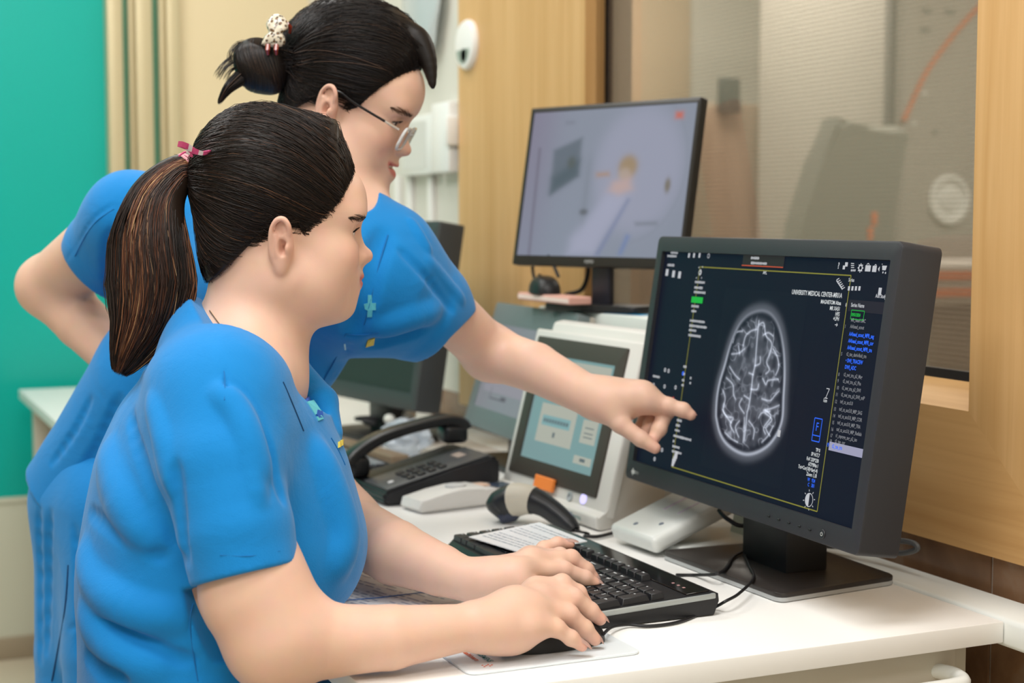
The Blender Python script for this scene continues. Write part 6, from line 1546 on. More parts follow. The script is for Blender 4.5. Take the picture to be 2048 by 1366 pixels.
# ------- hair of the seated woman
hA_ = Field(); lA = lambda a: OA + (np.asarray(a, float) * sA) @ FA.T
def hair_cap(f, O, Fm, s, bulge):
    L_ = lambda x, y, z: np.asarray(O) + Fm @ (np.array((x, y, z)) * s)
    for c, r, k in bulge: f.el(L_(*c), np.array(r) * s, Fm, k * s)
    return L_
hair_cap(hA_, OA, FA, sA, [((-.006, 0, .058), (.094, .080, .092), .02), ((-.030, 0, .085), (.080, .070, .082), .03), ((.052, 0, .080), (.066, .066, .070), .03), ((-.055, 0, -.010), (.046, .056, .075), .03)])
def face_cut(O, Fm, s, ell, nape):
    cx, cz, rx, rz = ell; (x0, z0), (nx, nz), zt_ = nape
    def fn(P):
        q = (P - O) @ Fm / s; x, y, z = q.T
        k0 = np.sqrt(((x - cx) / rx) ** 2 + ((z - cz) / rz) ** 2); d1 = (k0 - 1) * min(rx, rz)
        d2 = np.maximum(-((x - x0) * nx + (z - z0) * nz), z - zt_)
        d2 = np.minimum(np.maximum(d2, x + .002), np.maximum(z - .004, -.004 - x))
        ear = np.sqrt(((x + .008) / .022) ** 2 + ((z - .002) / .036) ** 2) - 1; ear = np.maximum(ear * .022, .060 - np.abs(y))
        return np.minimum(np.minimum(d1, d2), ear) * s
    return fn
def hair_taper(f, fc, skin, O, s, ell, Fm, t0=.0012, rate=.40):
    sk = Field(); sk.p = skin; cx, cz, rx, rz = ell
    def fn(P):
        q = (P - O) @ Fm / s; cut = -(np.sqrt(((q[:, 0] - cx) / rx) ** 2 + ((q[:, 2] - cz) / rz) ** 2) - 1) * min(rx, rz) * s
        d = np.full(len(P), -1.); cut = -cut; m = (cut > -.004) & (cut < .09)
        cm = np.maximum(cut[m], 0); d[m] = sk.ev(P[m]) - (t0 + rate * cm + 9 * cm * cm); return d
    f.fn(fn, O, .4, 'i', .003); f.fn(fc, O, .4, 's', .003)
ellA = (.21, -.085, .185, .235)
hair_taper(hA_, face_cut(OA, FA, sA, ellA, ((-.026, .024), (.74, -.67), .034)), bA.p[:8], OA, sA, ellA, FA)
V, Q = hA_.mesh(OA - .17, OA + .17, .0028)
HB = np.array(S('#1d1613')); capA = (V, Q, np.tile(HB, (len(V), 1)))
# strands swept from the hairline to the tie
tieA = W(386, 338, 1.665); rg = np.random.default_rng(21)
def sweep_strands(f, O, Fm, s, tie, n, m, ell, col0, cols, spread=.010, lift=.0006, thr=(34, 72)):
    t = rg.uniform(0, 1, n); side = rg.choice((-1, 1), n); cx, cz, rx, rz = ell
    # start points: the face hairline, the line behind the ear and the nape
    a = PI * (1.0 - t / .62) ; xs_ = np.where(t < .62, cx - rx * np.sin(np.clip(t / .62, 0, 1) * PI * .5) , 0); 
    st = np.zeros((n, 3)); k = t < .6
    th = np.interp(t, [0, .6], [R(thr[0]), R(thr[1])]); r_ = np.random.default_rng(5)
    st[:, 0] = np.where(k, cx - 1.06 * rx * np.sin(th) , np.interp(t, [.6, 1], [-.030, -.088])); st[:, 2] = np.where(k, cz + 1.06 * rz * np.cos(th), np.interp(t, [.6, 1], [.034, -.040]))
    st[:, 1] = side * np.where(k, np.interp(t, [0, .25, .6], [.0, .045, .075]), np.interp(t, [.6, 1], [.078, .0]))
    st += rg.normal(0, .004, st.shape)
    inn = rg.uniform(0, 1, n) < .45; fr = np.where(inn, rg.uniform(.05, .75, n), 0)
    S0 = O + (st * s) @ Fm.T; E0 = tie + rg.normal(0, spread, (n, 3)) * .6
    k = np.linspace(0, 1, m); P = S0[:, None] * (1 - k)[None, :, None] + E0[:, None] * k[None, :, None]
    C0 = O + (np.array((-.01, 0, .04)) * s) @ Fm.T
    v = P - C0; ln = np.linalg.norm(v, axis=2, keepdims=True); P = C0 + v / np.maximum(ln, 1e-6) * np.maximum(ln, .095 * s)
    sag = (np.sin(k * PI) * .016)[None, :, None] * rg.uniform(.2, 1.3, (n, 1, 1)); P = P - sag * np.array((0, 0, 1.)) * (st[:, 2] < .06)[:, None, None]
    sh = P.shape; G = on_field(f, P.reshape(-1, 3), lift, 4).reshape(sh)
    w_ = np.clip((k - .86) / .14, 0, 1)[None, :, None]; G = G * (1 - w_) + P * w_
    G += rg.normal(0, .0007, (n, 1, 3)) + np.cumsum(rg.normal(0, .00022, sh), 1)
    ra = np.tile(np.concatenate([[.00012, .00030], np.full(m - 3, .00034), [.00025]]), (n, 1)) * rg.uniform(.6, 1.25, (n, 1))
    c = np.array(cols)[rg.choice(len(cols), n, p=col0)] * rg.uniform(.7, 1.3, (n, 1))
    return strands_mesh(G, ra, c)
PAL = [S('#1a1412'), S('#2a1d17'), S('#40291c'), S('#6a4a33')]
stA = sweep_strands(hA_, OA, FA, sA, tieA, 4600, 18, ellA, [.62, .30, .065, .015], PAL)
hairA = child(hair_obj('hair', *join_np([capA, stA]), None))
# ponytail: a solid bundle with loose strands over it
cen = [W(px, py, d) for px, py, d in ((388, 338, 1.665), (352, 350, 1.650), (312, 402, 1.635), (298, 480, 1.625), (302, 570, 1.620), (290, 640, 1.615), (262, 700, 1.612), (238, 748, 1.612))]
wid = [.0135, .018, .0285, .0400, .0440, .0350, .0200, .006]
dep = [.0135, .017, .022, .027, .028, .024, .016, .006]
def bundle_strands(cen, wid, dep, n, m, pal, pr, rad=.00042, surf=.6, frizz=.0012, endvar=.12, rr=None):
    c = np.array(catmull(cen, 12)); mm = len(c); ti = np.linspace(0, 1, mm); wv = np.interp(ti, np.linspace(0, 1, len(wid)), wid); dv = np.interp(ti, np.linspace(0, 1, len(dep)), dep)
    tg = np.gradient(c, axis=0); tg /= np.linalg.norm(tg, axis=1, keepdims=True); view = fw[None]; sd = np.cross(tg, np.repeat(view, mm, 0)); sd /= np.linalg.norm(sd, axis=1, keepdims=True); dp = np.cross(sd, tg)
    g = rr or rg; a = g.uniform(0, 2 * PI, n); r = np.where(g.uniform(0, 1, n) < surf, g.uniform(.93, 1.04, n), np.sqrt(g.uniform(0, 1, n)))
    te = np.clip(1 - np.abs(g.normal(0, endvar, n)), .45, 1.0); k = np.linspace(0, 1, m)
    T_ = k[None] * te[:, None]; out = np.empty((n, m, 3)); a2 = a[:, None] + g.normal(0, .25, (n, 1)) * k[None]; rs = r[:, None] * (1 + g.normal(0, .10, (n, 1)) * k[None] ** 2)
    for j in range(m):
        t = T_[:, j]; C_ = np.stack([np.interp(t, ti, c[:, q]) for q in range(3)], 1); S_ = np.stack([np.interp(t, ti, sd[:, q]) for q in range(3)], 1); D_ = np.stack([np.interp(t, ti, dp[:, q]) for q in range(3)], 1)
        out[:, j] = C_ + S_ * (np.cos(a2[:, j]) * rs[:, j] * np.interp(t, ti, wv))[:, None] + D_ * (np.sin(a2[:, j]) * rs[:, j] * np.interp(t, ti, dv))[:, None]
    out += np.cumsum(g.normal(0, frizz * .12, out.shape), 1)
    ra = np.tile(np.concatenate([[rad * .6], np.full(m - 2, rad), [rad * .2]]), (n, 1)) * g.uniform(.6, 1.3, (n, 1))
    cl = (np.sin(a * 3.1) + np.sin(a * 7.3 + 1) + .6 * np.sin(a * 17)) * .32 + .5 + g.normal(0, .22, n); rk = np.argsort(np.argsort(cl)) / n; base = np.array(pal)[np.searchsorted(np.cumsum(pr) - 1e-9, np.clip(rk, 0, .9999))]
    return strands_mesh(out, ra, base * g.uniform(.75, 1.25, (n, 1)))
ptf = Field()
cc_ = catmull(cen, 4); m_ = len(cc_); wv_ = np.interp(np.linspace(0, 1, m_), np.linspace(0, 1, 8), wid)
for i in range(m_ - 7): ptf.rc(cc_[i], cc_[i + 1], wv_[i] * min(.92, (m_ - 6 - i) * .13), wv_[i + 1] * min(.92, (m_ - 7 - i) * .13), .006, flat=(fw, .62))
lo_ = np.min(cc_, 0) - .06; hi_ = np.max(cc_, 0) + .06; V, Q = ptf.mesh(lo_, hi_, .0035)
PT = [S('#1d1512'), S('#33211a'), S('#54301f'), S('#7d5236'), S('#b08a63')]
tl = bundle_strands(cen, wid, dep, 3000, 20, PT, [.36, .28, .20, .11, .05], rad=.0005)
child(hair_obj('ponytail', *join_np([(V, Q, np.tile(np.array(S('#20160f')), (len(V), 1))), tl]), None))
# hair tie with a pink ribbon knot
td = W(352, 350, 1.650) - W(388, 338, 1.665); td /= np.linalg.norm(td); tu = np.cross(td, fw); tu /= np.linalg.norm(tu); tv = np.cross(td, tu)
tc_ = W(378, 337, 1.660); bm = B()
for q in range(4):
    o_ = tc_ + td * (q - 1.5) * .0032; add_tube(bm, [o_ + tu * .0165 * math.cos(a) + tv * .0150 * math.sin(a) + td * .002 * math.sin(2 * a + q) for a in np.linspace(0, 2 * PI, 28)[:-1]], .0019, 8, closed=True)
child(obj('hair_tie', bm, mat('dusty_pink_elastic', '#dc9aa4', .6)))
PINK = mat('ribbon_pink', '#e0558c', .45); PINKW = mat('ribbon_white', '#f3e6ea', .5)
def ribbon(bm, a, b_, w0, w1, bend): 
    pts = catmull([a, (np.asarray(a) + b_) / 2 + bend, b_], 8); n = len(pts); L0 = []
    for i, p in enumerate(pts):
        t = i / (n - 1); w_ = (w0 * (1 - t) + w1 * t); L0.append([bm.verts.new(p + tv * w_ + td * 0), bm.verts.new(p + tu * w_ * .5), bm.verts.new(p - tv * w_), bm.verts.new(p - tu * w_ * .5)])
    for A, C_ in zip(L0[:-1], L0[1:]):
        for k in range(4): 
            f_ = bm.faces.new((A[k], A[(k + 1) % 4], C_[(k + 1) % 4], C_[k])); f_.material_index = 1 if L0.index(A) // 4 == 1 else 0
    bm.faces.new(L0[0]); bm.faces.new(list(reversed(L0[-1])))
bm = B(); kx = W(386, 302, 1.605)
ribbon(bm, kx, W(420, 303, 1.605), .0068, .0035, np.array((0, 0, -.002))); ribbon(bm, kx, W(360, 288, 1.605), .0066, .0070, np.array((0, 0, .001))); ribbon(bm, W(384, 312, 1.615), W(358, 312, 1.625), .003, .0018, np.array((0, 0, .004)))
child(obj('ribbon', bm, [PINK, PINKW]))
# necklace
bm = B(); pts = []
for px, py in ((402, 590), (420, 622), (440, 650), (460, 672), (484, 690)):
    p = bA.hit(px, py, 1.2)
    if p is not None: pts.append(p + bA.normal(p) * .0008)
for px, py in ((505, 718), (530, 745)):
    p = bA.hit(px, py, 1.2)
    if p is not None: pts.append(p + bA.normal(p) * .0008)
add_tube(bm, catmull(pts, 12), .0007, 6); child(obj('necklace', bm, mat('fine_silver_chain', '#b9a68c', .3, metal=.9)))

# ================================================================== STANDING WOMAN
sB = .872; t1, t2, t3 = R(22.5), R(0.5), R(9)
fB = math.cos(t2) * (math.cos(t1) * rt - math.sin(t1) * upc) - math.sin(t2) * fw
uB = math.cos(t3) * (math.sin(t1) * rt + math.cos(t1) * upc) - math.sin(t3) * fw
FB = frame(fB, uB); OB = W(673, 221, 1.955) + FB[:, 1] * .0755 * sB
bB = Field(); HBl = head_prims(bB, OB, FB, sB, chub=.25, smile=1., eye_open=.6, mouth_open=.0046, ew=.85, nose=-.4)
nbB = W(630, 440, 2.0)
bB.rc(HBl(-.030, 0, -.035), nbB, .048, .050, .03); bB.rc(HBl(.005, 0, -.060), nbB, .040, .046, .03)
SRb = W(262, 432, 2.03); SLb = W(786, 498, 2.0)
axB = [W(600, 505, 2.015), W(500, 640, 2.04), W(365, 780, 2.075), W(238, 970, 2.13)]
bB.chain(axB, [.115, .115, .105, .098], .04, flat=(fw, .62))
bB.rc(nbB - upc * .02, SRb, .055, .044, .05); bB.rc(nbB - upc * .02, SLb, .055, .044, .05)
# right arm, hand on the hip
EBr = W(96, 572, 2.19); WBr = W(292, 778, 2.10)
bB.chain([SRb, EBr], [.044, .041], .03); bB.chain([EBr, W(165, 645, 2.165), WBr], [.0405, .0375, .0260], .02)
hf = [[WBr + (rt * (.045 + .012 * i) - upc * (.020 + .010 * i) - fw * .004 * i) , WBr + rt * (.075 + .008 * i) - upc * (.045 + .014 * i), WBr + rt * (.085 + .004 * i) - upc * (.065 + .014 * i) - fw * .012, WBr + rt * (.080) - upc * (.080 + .014 * i) - fw * .022] for i in range(4)]
hand_prims(bB, WBr, .024, hf, None, .92)
# left arm, pointing
EBl = W(980, 706, 2.13); WBl = W(1178, 792, 2.03)
bB.chain([SLb, W(893, 622, 2.06), EBl], [.042, .0375, .0355], .03); bB.chain([EBl, W(1070, 735, 2.085), WBl], [.0360, .0335, .0265], .02)
tipW = np.array((1.0125, 1.7175, .930))
p_idx = [W(1290, 800, 2.005), W(1337, 812, 2.000), W(1366, 820, 1.996), tipW]
p_mid = [W(1284, 790, 2.008), W(1332, 822, 2.014), W(1318, 858, 2.006), W(1302, 886, 2.000)]
p_rng = [W(1276, 792, 2.030), W(1316, 822, 2.040), W(1302, 848, 2.030), W(1288, 868, 2.020)]
p_pky = [W(1264, 800, 2.048), W(1294, 824, 2.058), W(1288, 842, 2.046), W(1276, 856, 2.036)]
p_thb = [W(1212, 812, 2.012), W(1240, 848, 2.000), W(1282, 878, 1.994), W(1310, 896, 1.990)]
hand_prims(bB, WBl, .0265, [p_idx, p_mid, p_rng, p_pky], p_thb, 1.02, palm_r=.0150, pad=[(W(1225, 806, 2.018), .0235), (W(1252, 802, 2.022), .0200), (W(1205, 800, 2.025), .0230)])
bB.sp(W(1274, 786, 2.020), .0105, .012)
# ------- mesh
loB, hiB = np.array((.10, 1.60, .72)), np.array((1.06, 2.36, 1.46))
V, Q = bB.mesh(loB, hiB, .0026)
msk = (np.sqrt(((V - OB) ** 2).sum(1)) < .155) | (V[:, 0] > .86)
meB, vB = refine(V, Q, msk, bB, .0026)
cB = skin_paint(vB, OB, FB, sB, smile=1., blush=1.2)
cB = knuckle_tint(cB, vB, [p_idx[-1], p_thb[-1], p_mid[-1], p_mid[1], p_rng[1], p_idx[0]], .012, .4)
paint(meB, cB)
pB = thing('person', 'standing person with glasses and hair bun, in blue scrubs, pointing at the brain scan', 'person', (.33, 2.18, 0))
def childB(o): return child(o, pB)
childB(put_mesh('body', meB, SKIN)); eyes(OB, FB, sB, pB, (-.1, .25)); brows_lashes(OB, FB, sB, pB, bB, '#5a3d2e')
childB(nail('fingernail', mat('nail_plain', '#f0c2b4', .2, coat=.4), None, p_idx[-1], p_idx[-2], (.1, -.3, 1), ext=.002)); childB(nail('fingernail', mat('nail_plain', '', .2), None, p_thb[-1], p_thb[-2], (-.2, -1, .35), w=.0105, ext=.001))
# teeth
bm = B()
for i in range(8):
    y = (i - 3.5) * .0068; x = .0935 - .0046 * (y / .02) ** 2 * 1.5; r_ = bmesh.ops.create_uvsphere(bm, u_segments=12, v_segments=8, radius=1)
    xf(bm, r_['verts'], Matrix([[*(FB @ np.array(c))] for c in ((1, 0, 0), (0, 1, 0), (0, 0, 1))]).transposed().to_4x4() @ Matrix.Identity(4))
    for v in r_['verts']:
        q = np.array(v.co) @ FB; v.co = Vector(OB + FB @ (np.array((x + q[0] * .0030, y + q[1] * .0036, -.0500 + .0060 * (abs(y) / .026) ** 2 + q[2] * .0052)) * sB))
childB(obj('teeth', bm, mat('tooth_ivory', '#efe6d6', .2), angle=180))
# ------- clothes
tB = Field()
tB.chain([axB[0], axB[1], axB[2], axB[3], W(204, 1020, 2.145)], [.130, .136, .124, .117, .118], .05, flat=(fw, .66))
tB.rc(nbB - upc * .025, SRb, .060, .050, .05); tB.rc(nbB - upc * .02, SLb - upc * .004, .054, .042, .05)
tB.sp(W(690, 560, 1.955), .070, .06); tB.sp(W(500, 560, 1.96), .07, .06)
axr = EBr - SRb; axr /= np.linalg.norm(axr)
hemR = W(186, 540, 2.11); tB.chain([SRb - upc * .004, W(208, 496, 2.08), hemR], [.050, .0530, .0525], .05)
hemL = W(898, 660, 2.075); axL = W(935, 690, 2.10) - W(830, 560, 2.02); axL /= np.linalg.norm(axL)
tB.chain([W(768, 582, 1.995), W(838, 625, 2.03), hemL], [.080, .062, .0470], .04)
tB.chain([SLb, W(872, 592, 2.055), hemL], [.044, .042, .040], .03)
tB.rc(W(745, 640, 2.0), W(850, 660, 2.045), .035, .030, .03)
for args in (
    ([(768, 470), (742, 540), (722, 610), (706, 660)], .008, .02, 's', .004), ([(800, 500), (840, 540), (880, 590), (905, 620)], .004, .008, 's', .003), ([(858, 520), (895, 566), (925, 600)], .006, .010, 'u', -.003),
    ([(745, 690), (790, 676), (845, 655)], .009, .015, 's', .005), ([(760, 660), (820, 640), (870, 625)], .007, .02, 'u', -.004), ([(822, 440), (840, 470), (858, 500)], .004, .008, 'u', -.002),
    ([(700, 690), (672, 750), (640, 800)], .003, .006, 's', .002), ([(605, 690), (600, 730), (620, 760)], .005, .010, 's', .003),
    ([(225, 410), (185, 440), (160, 480), (132, 520)], .0018, .003, 's', .0004), ([(230, 470), (222, 520), (236, 580)], .008, .016, 's', .004),
    ([(238, 800), (200, 890), (160, 960), (140, 1000)], .006, .012, 's', 2.), ([(180, 800), (150, 860), (105, 925)], .004, .008, 's', 1.2)):
    crease(tB, *args, 1.4)
apply_creases(tB)
nkB = W(645, 415, 1.97)
tB.rc(nkB, nkB + np.array((.02, -.05, .09)), .056, .075, .004, 's'); tB.rc(W(668, 500, 1.90), nkB - fw * .03, .012, .04, .004, 's')
axri = -rt * .80 - upc * .58 + fw * .22; axri /= np.linalg.norm(axri); sleeve_cut(tB, hemR, axri, .085, None); tB.rc(hemR - axr * .03, hemR + axr * .03, .040, .0555, .002, 's')
axli = rt * .64 - upc * .76 + fw * .12; axli /= np.linalg.norm(axli); sleeve_cut(tB, hemL + rt * .003, axli, .075, None); tB.rc(hemL - axL * .03, hemL + axL * .03, .030, .0415, .002, 's')
hm = W(105, 985, 2.13); axd = W(262, 955, 2.125) - W(500, 640, 2.04); axd /= np.linalg.norm(axd); tB.hs(hm + axd * .0, axd, .003)
V, Q = tB.mesh((.02, 1.60, .62), (.92, 2.44, 1.30), .0034)
V = desk_clear(V); childB(put_mesh('scrub_top', mesh_np('scrub_top', V, Q), SCRUB))
# trousers and shoes
qB = Field(); hipc = W(215, 985, 2.135)
qB.rc(W(235, 930, 2.12), hipc, .080, .088, .04, flat=(fw, .75))
lg = [W(186, 1010, 2.16), W(184, 1300, 2.165), W(184, 1640, 2.17), W(186, 2010, 2.175)]; qB.chain(lg, [.079, .077, .072, .068], .05)
ll = [W(245, 1020, 2.08), W(245, 1300, 2.07), W(245, 1640, 2.07), W(250, 2020, 2.07)]; qB.chain(ll, [.080, .078, .072, .068], .05)
for args in (([(136, 1128), (128, 1230), (112, 1340)], .0022, .003, 's', .0006), ([(100, 1030), (97, 1150), (92, 1300)], .005, .012, 's', 1.5), ([(78, 1020), (80, 1150), (80, 1320)], .004, .010, 's', 1.2), ([(150, 1060), (160, 1180), (158, 1300)], .004, .010, 's', 1.2), ([(135, 1260), (160, 1250)], .002, .003, 's', .0006)):
    crease(qB, *args, 1.4)
apply_creases(qB)
qB.hs((0, 0, .06), (0, 0, -1), .004)
V, Q = qB.mesh((.12, 1.92, .05), (.56, 2.42, .98), .0042)
V = desk_clear(V); childB(put_mesh('trousers', mesh_np('trousers', V, Q), SCRUB))
for k, l_ in enumerate((lg, ll)):
    b0 = l_[-1].copy(); fd = np.array((.8, -.6, 0)); sh_ = Field(); sh_.rc((b0[0], b0[1], .045), (b0[0] + fd[0] * .13, b0[1] + fd[1] * .13, .030), .042, .030, .02); sh_.rc((b0[0], b0[1], .05), (b0[0], b0[1], .10), .040, .036, .02); sh_.hs((0, 0, .002), (0, 0, -1), .002); sh_.hs((0, 0, .09), (0, 0, 1), .002)
    V, Q = sh_.mesh(np.array((b0[0] - .1, b0[1] - .2, -.01)), np.array((b0[0] + .25, b0[1] + .1, .13)), .006); childB(put_mesh('shoe', mesh_np('shoe', V, Q), mat('shoe_white', '#dcdcda', .5)))
# ------- hair, bun, clip
hB_ = Field()
hair_cap(hB_, OB, FB, sB, [((-.004, 0, .054), (.095, .080, .086), .02), ((-.020, 0, .078), (.080, .074, .074), .03), ((.034, 0, .076), (.062, .066, .056), .03), ((-.050, 0, -.002), (.048, .058, .070), .03)])
ellB = (.20, -.085, .190, .235)
hB_.el(W(703, 108, 2.03), (.094, .074, .075), np.stack([rt, fw, upc], 1), .02)
hair_taper(hB_, face_cut(OB, FB, sB, ellB, ((-.024, .028), (.80, -.60), .030)), bB.p[:8], OB, sB, ellB, FB, .0015, .5)
# fringe swept down over the far side of the forehead, and over the near temple
hB_.chain([tuple(p) for p in catmull([W(780, 62, 2.0), W(832, 80, 1.995), W(856, 122, 1.99), W(866, 176, 1.985)], 4)], list(np.interp(np.linspace(0, 1, 13), [0, .35, .7, 1], [.022, .0165, .0100, .0025])), .02)
V, Q = hB_.mesh(OB - .18, OB + .18, .003)
PALB = [S('#131011'), S('#1f1817'), S('#33261f'), S('#4c3a30')]
bunc = W(524, 132, 1.98)
stB = sweep_strands(hB_, OB, FB, sB, W(556, 118, 1.98), 2600, 18, ellB, [.62, .28, .08, .02], PALB, .012)
childB(hair_obj('hair', *join_np([(V, Q, np.tile(np.array(S('#16110f')), (len(V), 1))), stB]), None))
bun = Field(); bun.el(W(518, 132, 1.98), (.030, .030, .034), np.stack([rt, fw, upc], 1), .012); bun.el(W(545, 140, 1.98), (.020, .026, .030), np.stack([rt, fw, upc], 1), .012); bun.el(W(505, 118, 1.97), (.022, .022, .022), np.stack([rt, fw, upc], 1), .012)
V, Q = bun.mesh(bunc - .08, bunc + .08, .0035)
nb_, m_ = 700, 18; g = np.random.default_rng(8); ph = g.uniform(0, 2 * PI, nb_); off = g.normal(0, .012, nb_); k = np.linspace(0, 1, m_)
# coils of hair running round the bun
a = ph[:, None] + k[None] * g.uniform(1.2, 2.6, (nb_, 1)); ringr = .034
P_ = bunc[None, None] + upc * (np.sin(a) * ringr)[..., None] + rt * (off[:, None] + .006 * np.sin(a * 2))[..., None] + fw * (np.cos(a) * ringr)[..., None]
G = on_field(bun, P_.reshape(-1, 3), .0006, 4).reshape(P_.shape); ra = np.tile(np.concatenate([[.0002], np.full(m_ - 2, .0005), [.0002]]), (nb_, 1))
bs = strands_mesh(G, ra, np.array(PALB)[g.choice(4, nb_, p=[.5, .35, .12, .03])])
tf = [bundle_strands([W(500, 140, 1.970), W(478, 158, 1.965), W(455, 178, 1.960), W(436, 208, 1.960)], [.009, .009, .006, .001], [.008, .008, .005, .001], 160, 12, PALB, [.6, .3, .08, .02], .0005, rr=g, endvar=.2),
      bundle_strands([W(500, 115, 1.970), W(478, 118, 1.965), W(452, 135, 1.960), W(438, 160, 1.960)], [.007, .008, .008, .010], [.006, .006, .006, .006], 60, 12, PALB, [.6, .3, .08, .02], .0003, rr=g, endvar=.25),
      bundle_strands([W(505, 95, 1.970), W(482, 92, 1.965), W(468, 110, 1.960), W(472, 128, 1.960)], [.006, .007, .008, .010], [.006, .006, .006, .006], 50, 12, PALB, [.6, .3, .08, .02], .0003, rr=g, endvar=.25)]
childB(hair_obj('hair_bun', *join_np([(V, Q, np.tile(np.array(S('#171211')), (len(V), 1))), bs] + tf), None))
def leopard():
    m = mat('leopard_print', '#d9cdb8', .25, coat=.4); nd, lk, b = nodes(m); tc = nd.new('ShaderNodeTexCoord')
    v = nd.new('ShaderNodeTexVoronoi'); v.inputs['Scale'].default_value = 230; n = nd.new('ShaderNodeTexNoise'); n.inputs['Scale'].default_value = 260
    mx = nd.new('ShaderNodeMix'); mx.data_type = 'VECTOR'; mx.inputs[0].default_value = .004
    lk.new(tc.outputs['Object'], mx.inputs[4]); lk.new(n.outputs['Color'], mx.inputs[5]); lk.new(mx.outputs[1], v.inputs['Vector'])
    r = nd.new('ShaderNodeValToRGB'); e = r.color_ramp.elements; e[0].position = .0; e[0].color = (*S('#a8743c'), 1); e[1].position = 1; e[1].color = (*S('#ddd3bf'), 1)
    for p_, c_ in ((.20, '#a8743c'), (.24, '#1c1512'), (.42, '#1c1512'), (.47, '#ddd3bf')): q = e.new(p_); q.color = (*S(c_), 1)
    lk.new(v.outputs['Distance'], r.inputs['Fac']); lk.new(r.outputs['Color'], b.inputs['Base Color']); return m
clip = thing('hair_claw', '', 'x'); bpy.data.objects.remove(clip)
bm = B(); Cr = np.stack([rt, fw, upc], 1)
def plate(bm, P2, d_, th, bulge):
    c = np.mean(P2, 0); ri = []
    for s_, dd in ((1., d_ + .004), (1.0, d_), (.8, d_ - bulge * .6), (.45, d_ - bulge)): ri.append([bm.verts.new(W(c[0] + (x - c[0]) * s_, c[1] + (y - c[1]) * s_, dd)) for x, y in P2])
    for A, C_ in zip(ri[:-1], ri[1:]):
        for k in range(len(P2)): bm.faces.new((A[k], A[(k + 1) % len(P2)], C_[(k + 1) % len(P2)], C_[k]))
    bm.faces.new(ri[0]); bm.faces.new(list(reversed(ri[-1])))
plate(bm, [tuple(p) for p in catmull([(533, 45), (545, 30), (560, 29), (573, 40), (576, 56), (566, 66), (570, 76), (568, 90), (552, 95), (530, 92), (523, 88), (528, 74), (537, 64), (534, 56)], 4, True)], 1.948, .004, .007)
cl_ = childB(obj('hair_claw', bm, leopard(), angle=60))
bm = B()
for px in (536, 553): add_tube(bm, [W(px, 90, 1.946), W(px - 1, 100, 1.943), W(px, 109, 1.948)], [.0032, .0030, .0018], 8)
add_tube(bm, [W(574, 48, 1.955), W(580, 54, 1.96), W(579, 66, 1.965)], [.003, .003, .002], 8)
o = childB(obj('claw_teeth', bm, mat('amber_resin', '#8a3420', .2, coat=.5)))
# ------- glasses
GLB = lambda x, y, z: Vector(HBl(x, y, z))
bm = B(); bl = []
CLEAR = mat('clear_acetate', '#eef2f3', .10, trans=.45, ior=1.3)
tiltx = .12
for y in (1, -1):
    o_ = [(.1010 - .10 * abs(p[0] + y * .033) * .35 + (p[1] + .004) * tiltx, p[0] + y * .033, p[1] - .004) for p in rrect(.050, .033, .012, 6)]
    add_tube(bm, [GLB(*p) for p in o_], .0021, 8, closed=True); bl.append(o_)
add_tube(bm, [GLB(.1030, .009, .003), GLB(.1050, 0, .0055), GLB(.1030, -.009, .003)], .0020, 8)
fr_ = childB(obj('glasses_frame', bm, CLEAR, angle=60))
for o_ in bl:
    bm = B(); c = np.mean(o_, 0); f_ = [bm.verts.new(GLB(*p)) for p in o_]; b2 = [bm.verts.new(GLB(p[0] + .001, p[1], p[2])) for p in o_]; bm.faces.new(f_); bm.faces.new(list(reversed(b2)))
    for k in range(len(f_)): bm.faces.new((f_[k], f_[(k + 1) % len(f_)], b2[(k + 1) % len(f_)], b2[k]))
    childB(obj('lens', bm, mat('spectacle_lens', '#ffffff', .02, trans=1., ior=1.02), smooth=False))
for y in (1, -1):
    bm = B(); add_tube(bm, [GLB(.092, y * .0585, .008), GLB(.078, y * .0665, .0105), GLB(.070, y * .0690, .0118)], [.0016, .0019, .0015], 8); childB(obj('hinge', bm, mat('silver_hinge', '#c9ccd0', .25, metal=.8)))
    bm = B(); add_tube(bm, [GLB(*p) for p in catmull([(.070, y * .0690, .0118), (.02, y * .0775, .020), (-.005, y * .0810, .0265), (-.020, y * .0800, .020), (-.030, y * .0770, .006)], 6)], .0017, 8); childB(obj('temple', bm, mat('black_temple', '#17171a', .3)))

decal(tB, [[(736, 590), (744, 590), (744, 606), (752, 606), (752, 620), (745, 620), (744, 634), (735, 634), (736, 621), (730, 618), (728, 608), (736, 606)]], 'chest_emblem', EMB, pB, d0=1.4)
decal(tB, [[(736, 680), (750, 676), (747, 690), (731, 694)]], 'name_embroidery', YEL, pB, d0=1.4); decal(tB, [[(688, 688), (691, 688), (692, 699), (689, 699)]], 'pen_clip', mat('pale_thread', '#9fd0e0', .5), pB, d0=1.4)
seam(tB, [(690, 668), (715, 670), (740, 668), (758, 664)], 'pocket_seam', SEAM, pB, .0009, 1.4); seam(tB, [(690, 670), (670, 720), (648, 760), (632, 800)], 'pocket_side_seam', SEAM, pB, .0009, 1.4)
seam(tB, [(776, 470), (758, 530), (742, 600), (728, 650)], 'sleeve_seam', SEAM, pB, .0009, 1.4)
seam(tB, [(228, 418), (196, 440), (172, 470), (150, 512)], 'sleeve_seam', SEAM, pB, .0007, 1.4)
seam(qB, [(137, 1130), (130, 1220), (116, 1300), (104, 1362)], 'trouser_seam', mat('dark_seam_and_slit', ''), pB, .0012, 1.4)


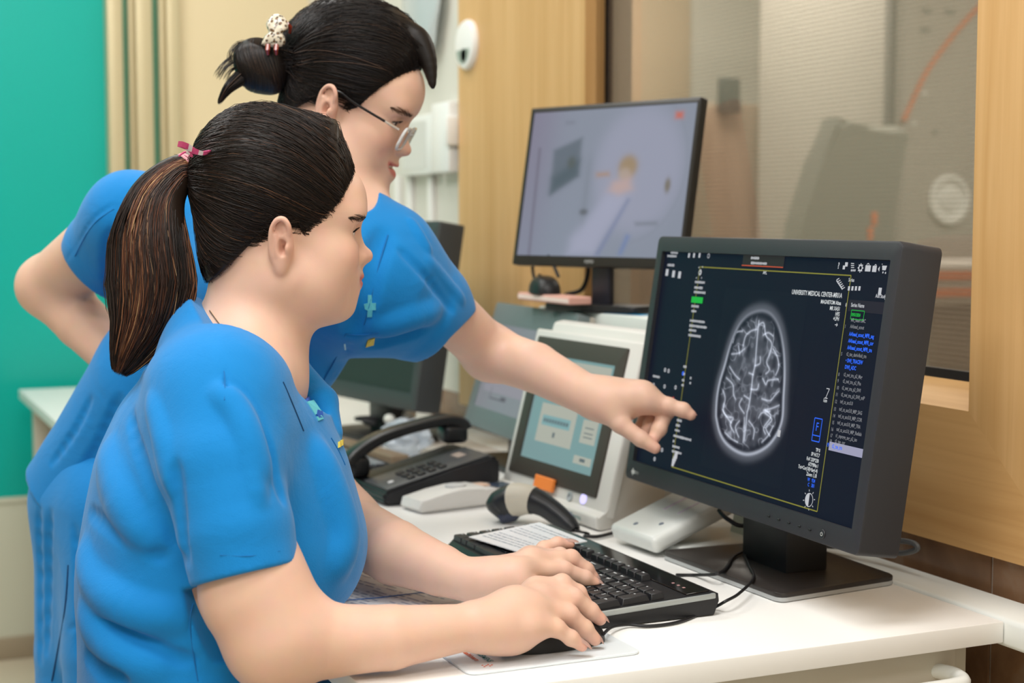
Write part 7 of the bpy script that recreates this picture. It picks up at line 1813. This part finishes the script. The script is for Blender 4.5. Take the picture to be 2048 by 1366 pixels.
# ================================================================== CAMERA + LIGHT
cam = bpy.data.cameras.new('camera'); co = bpy.data.objects.new('camera', cam); COL.objects.link(co)
cam.sensor_width = 36; cam.lens = 36 * F / 2048
Mx = Matrix((( rt[0], upc[0], -fw[0], CAMP[0]), (rt[1], upc[1], -fw[1], CAMP[1]), (rt[2], upc[2], -fw[2], CAMP[2]), (0, 0, 0, 1)))
co.matrix_world = Mx; SC.camera = co
if 'ZOOM' in globals():
    zx, zy, zw = ZOOM; cam.lens *= 2048 / zw; cam.shift_x = (zx - 1024) / zw; cam.shift_y = -(zy - 683) / zw
cam.dof.use_dof = True; cam.dof.focus_distance = 1.66; cam.dof.aperture_fstop = 5.0 * (2048 / ZOOM[2] if 'ZOOM' in globals() else 1); cam.clip_start = .05
SC.view_settings.view_transform = 'Standard'; SC.view_settings.look = 'None'; SC.view_settings.gamma = 1; SC.view_settings.use_curve_mapping = False
SC.view_settings.exposure = 0.08
SC.cycles.use_denoising = True; SC.cycles.max_bounces = 8; SC.cycles.diffuse_bounces = 4; SC.cycles.glossy_bounces = 3
w = bpy.data.worlds.new('world'); SC.world = w; w.use_nodes = True
w.node_tree.nodes['Background'].inputs[0].default_value = (1, .98, .95, 1); w.node_tree.nodes['Background'].inputs[1].default_value = .05
def panel(name, x, y, sx, sy, power, col=(1, .988, .972), z=2.69):
    L = bpy.data.lights.new(name, 'AREA'); L.shape = 'RECTANGLE'; L.size = sx; L.size_y = sy; L.energy = power; L.color = col
    o = bpy.data.objects.new(name, L); COL.objects.link(o); o.location = (x, y, z); return o
panel('ceiling_panel_light', .2, 1.1, 1.2, .6, 25)
panel('ceiling_panel_light', -.9, .3, 1.2, .6, 25)
panel('ceiling_panel_light', .3, -.7, 1.2, .6, 23)
panel('ceiling_panel_light', -.6, 2.9, 1.2, .6, 25)
panel('ceiling_panel_light', .6, 3.3, .6, 1.2, 13)
panel('scan_room_light', 3.2, 2.6, 1.2, 1.2, 66)
panel('scan_room_light', 2.7, 4.9, 1.2, .8, 76)  # extra unseen light, added to brighten the end wall behind the glass
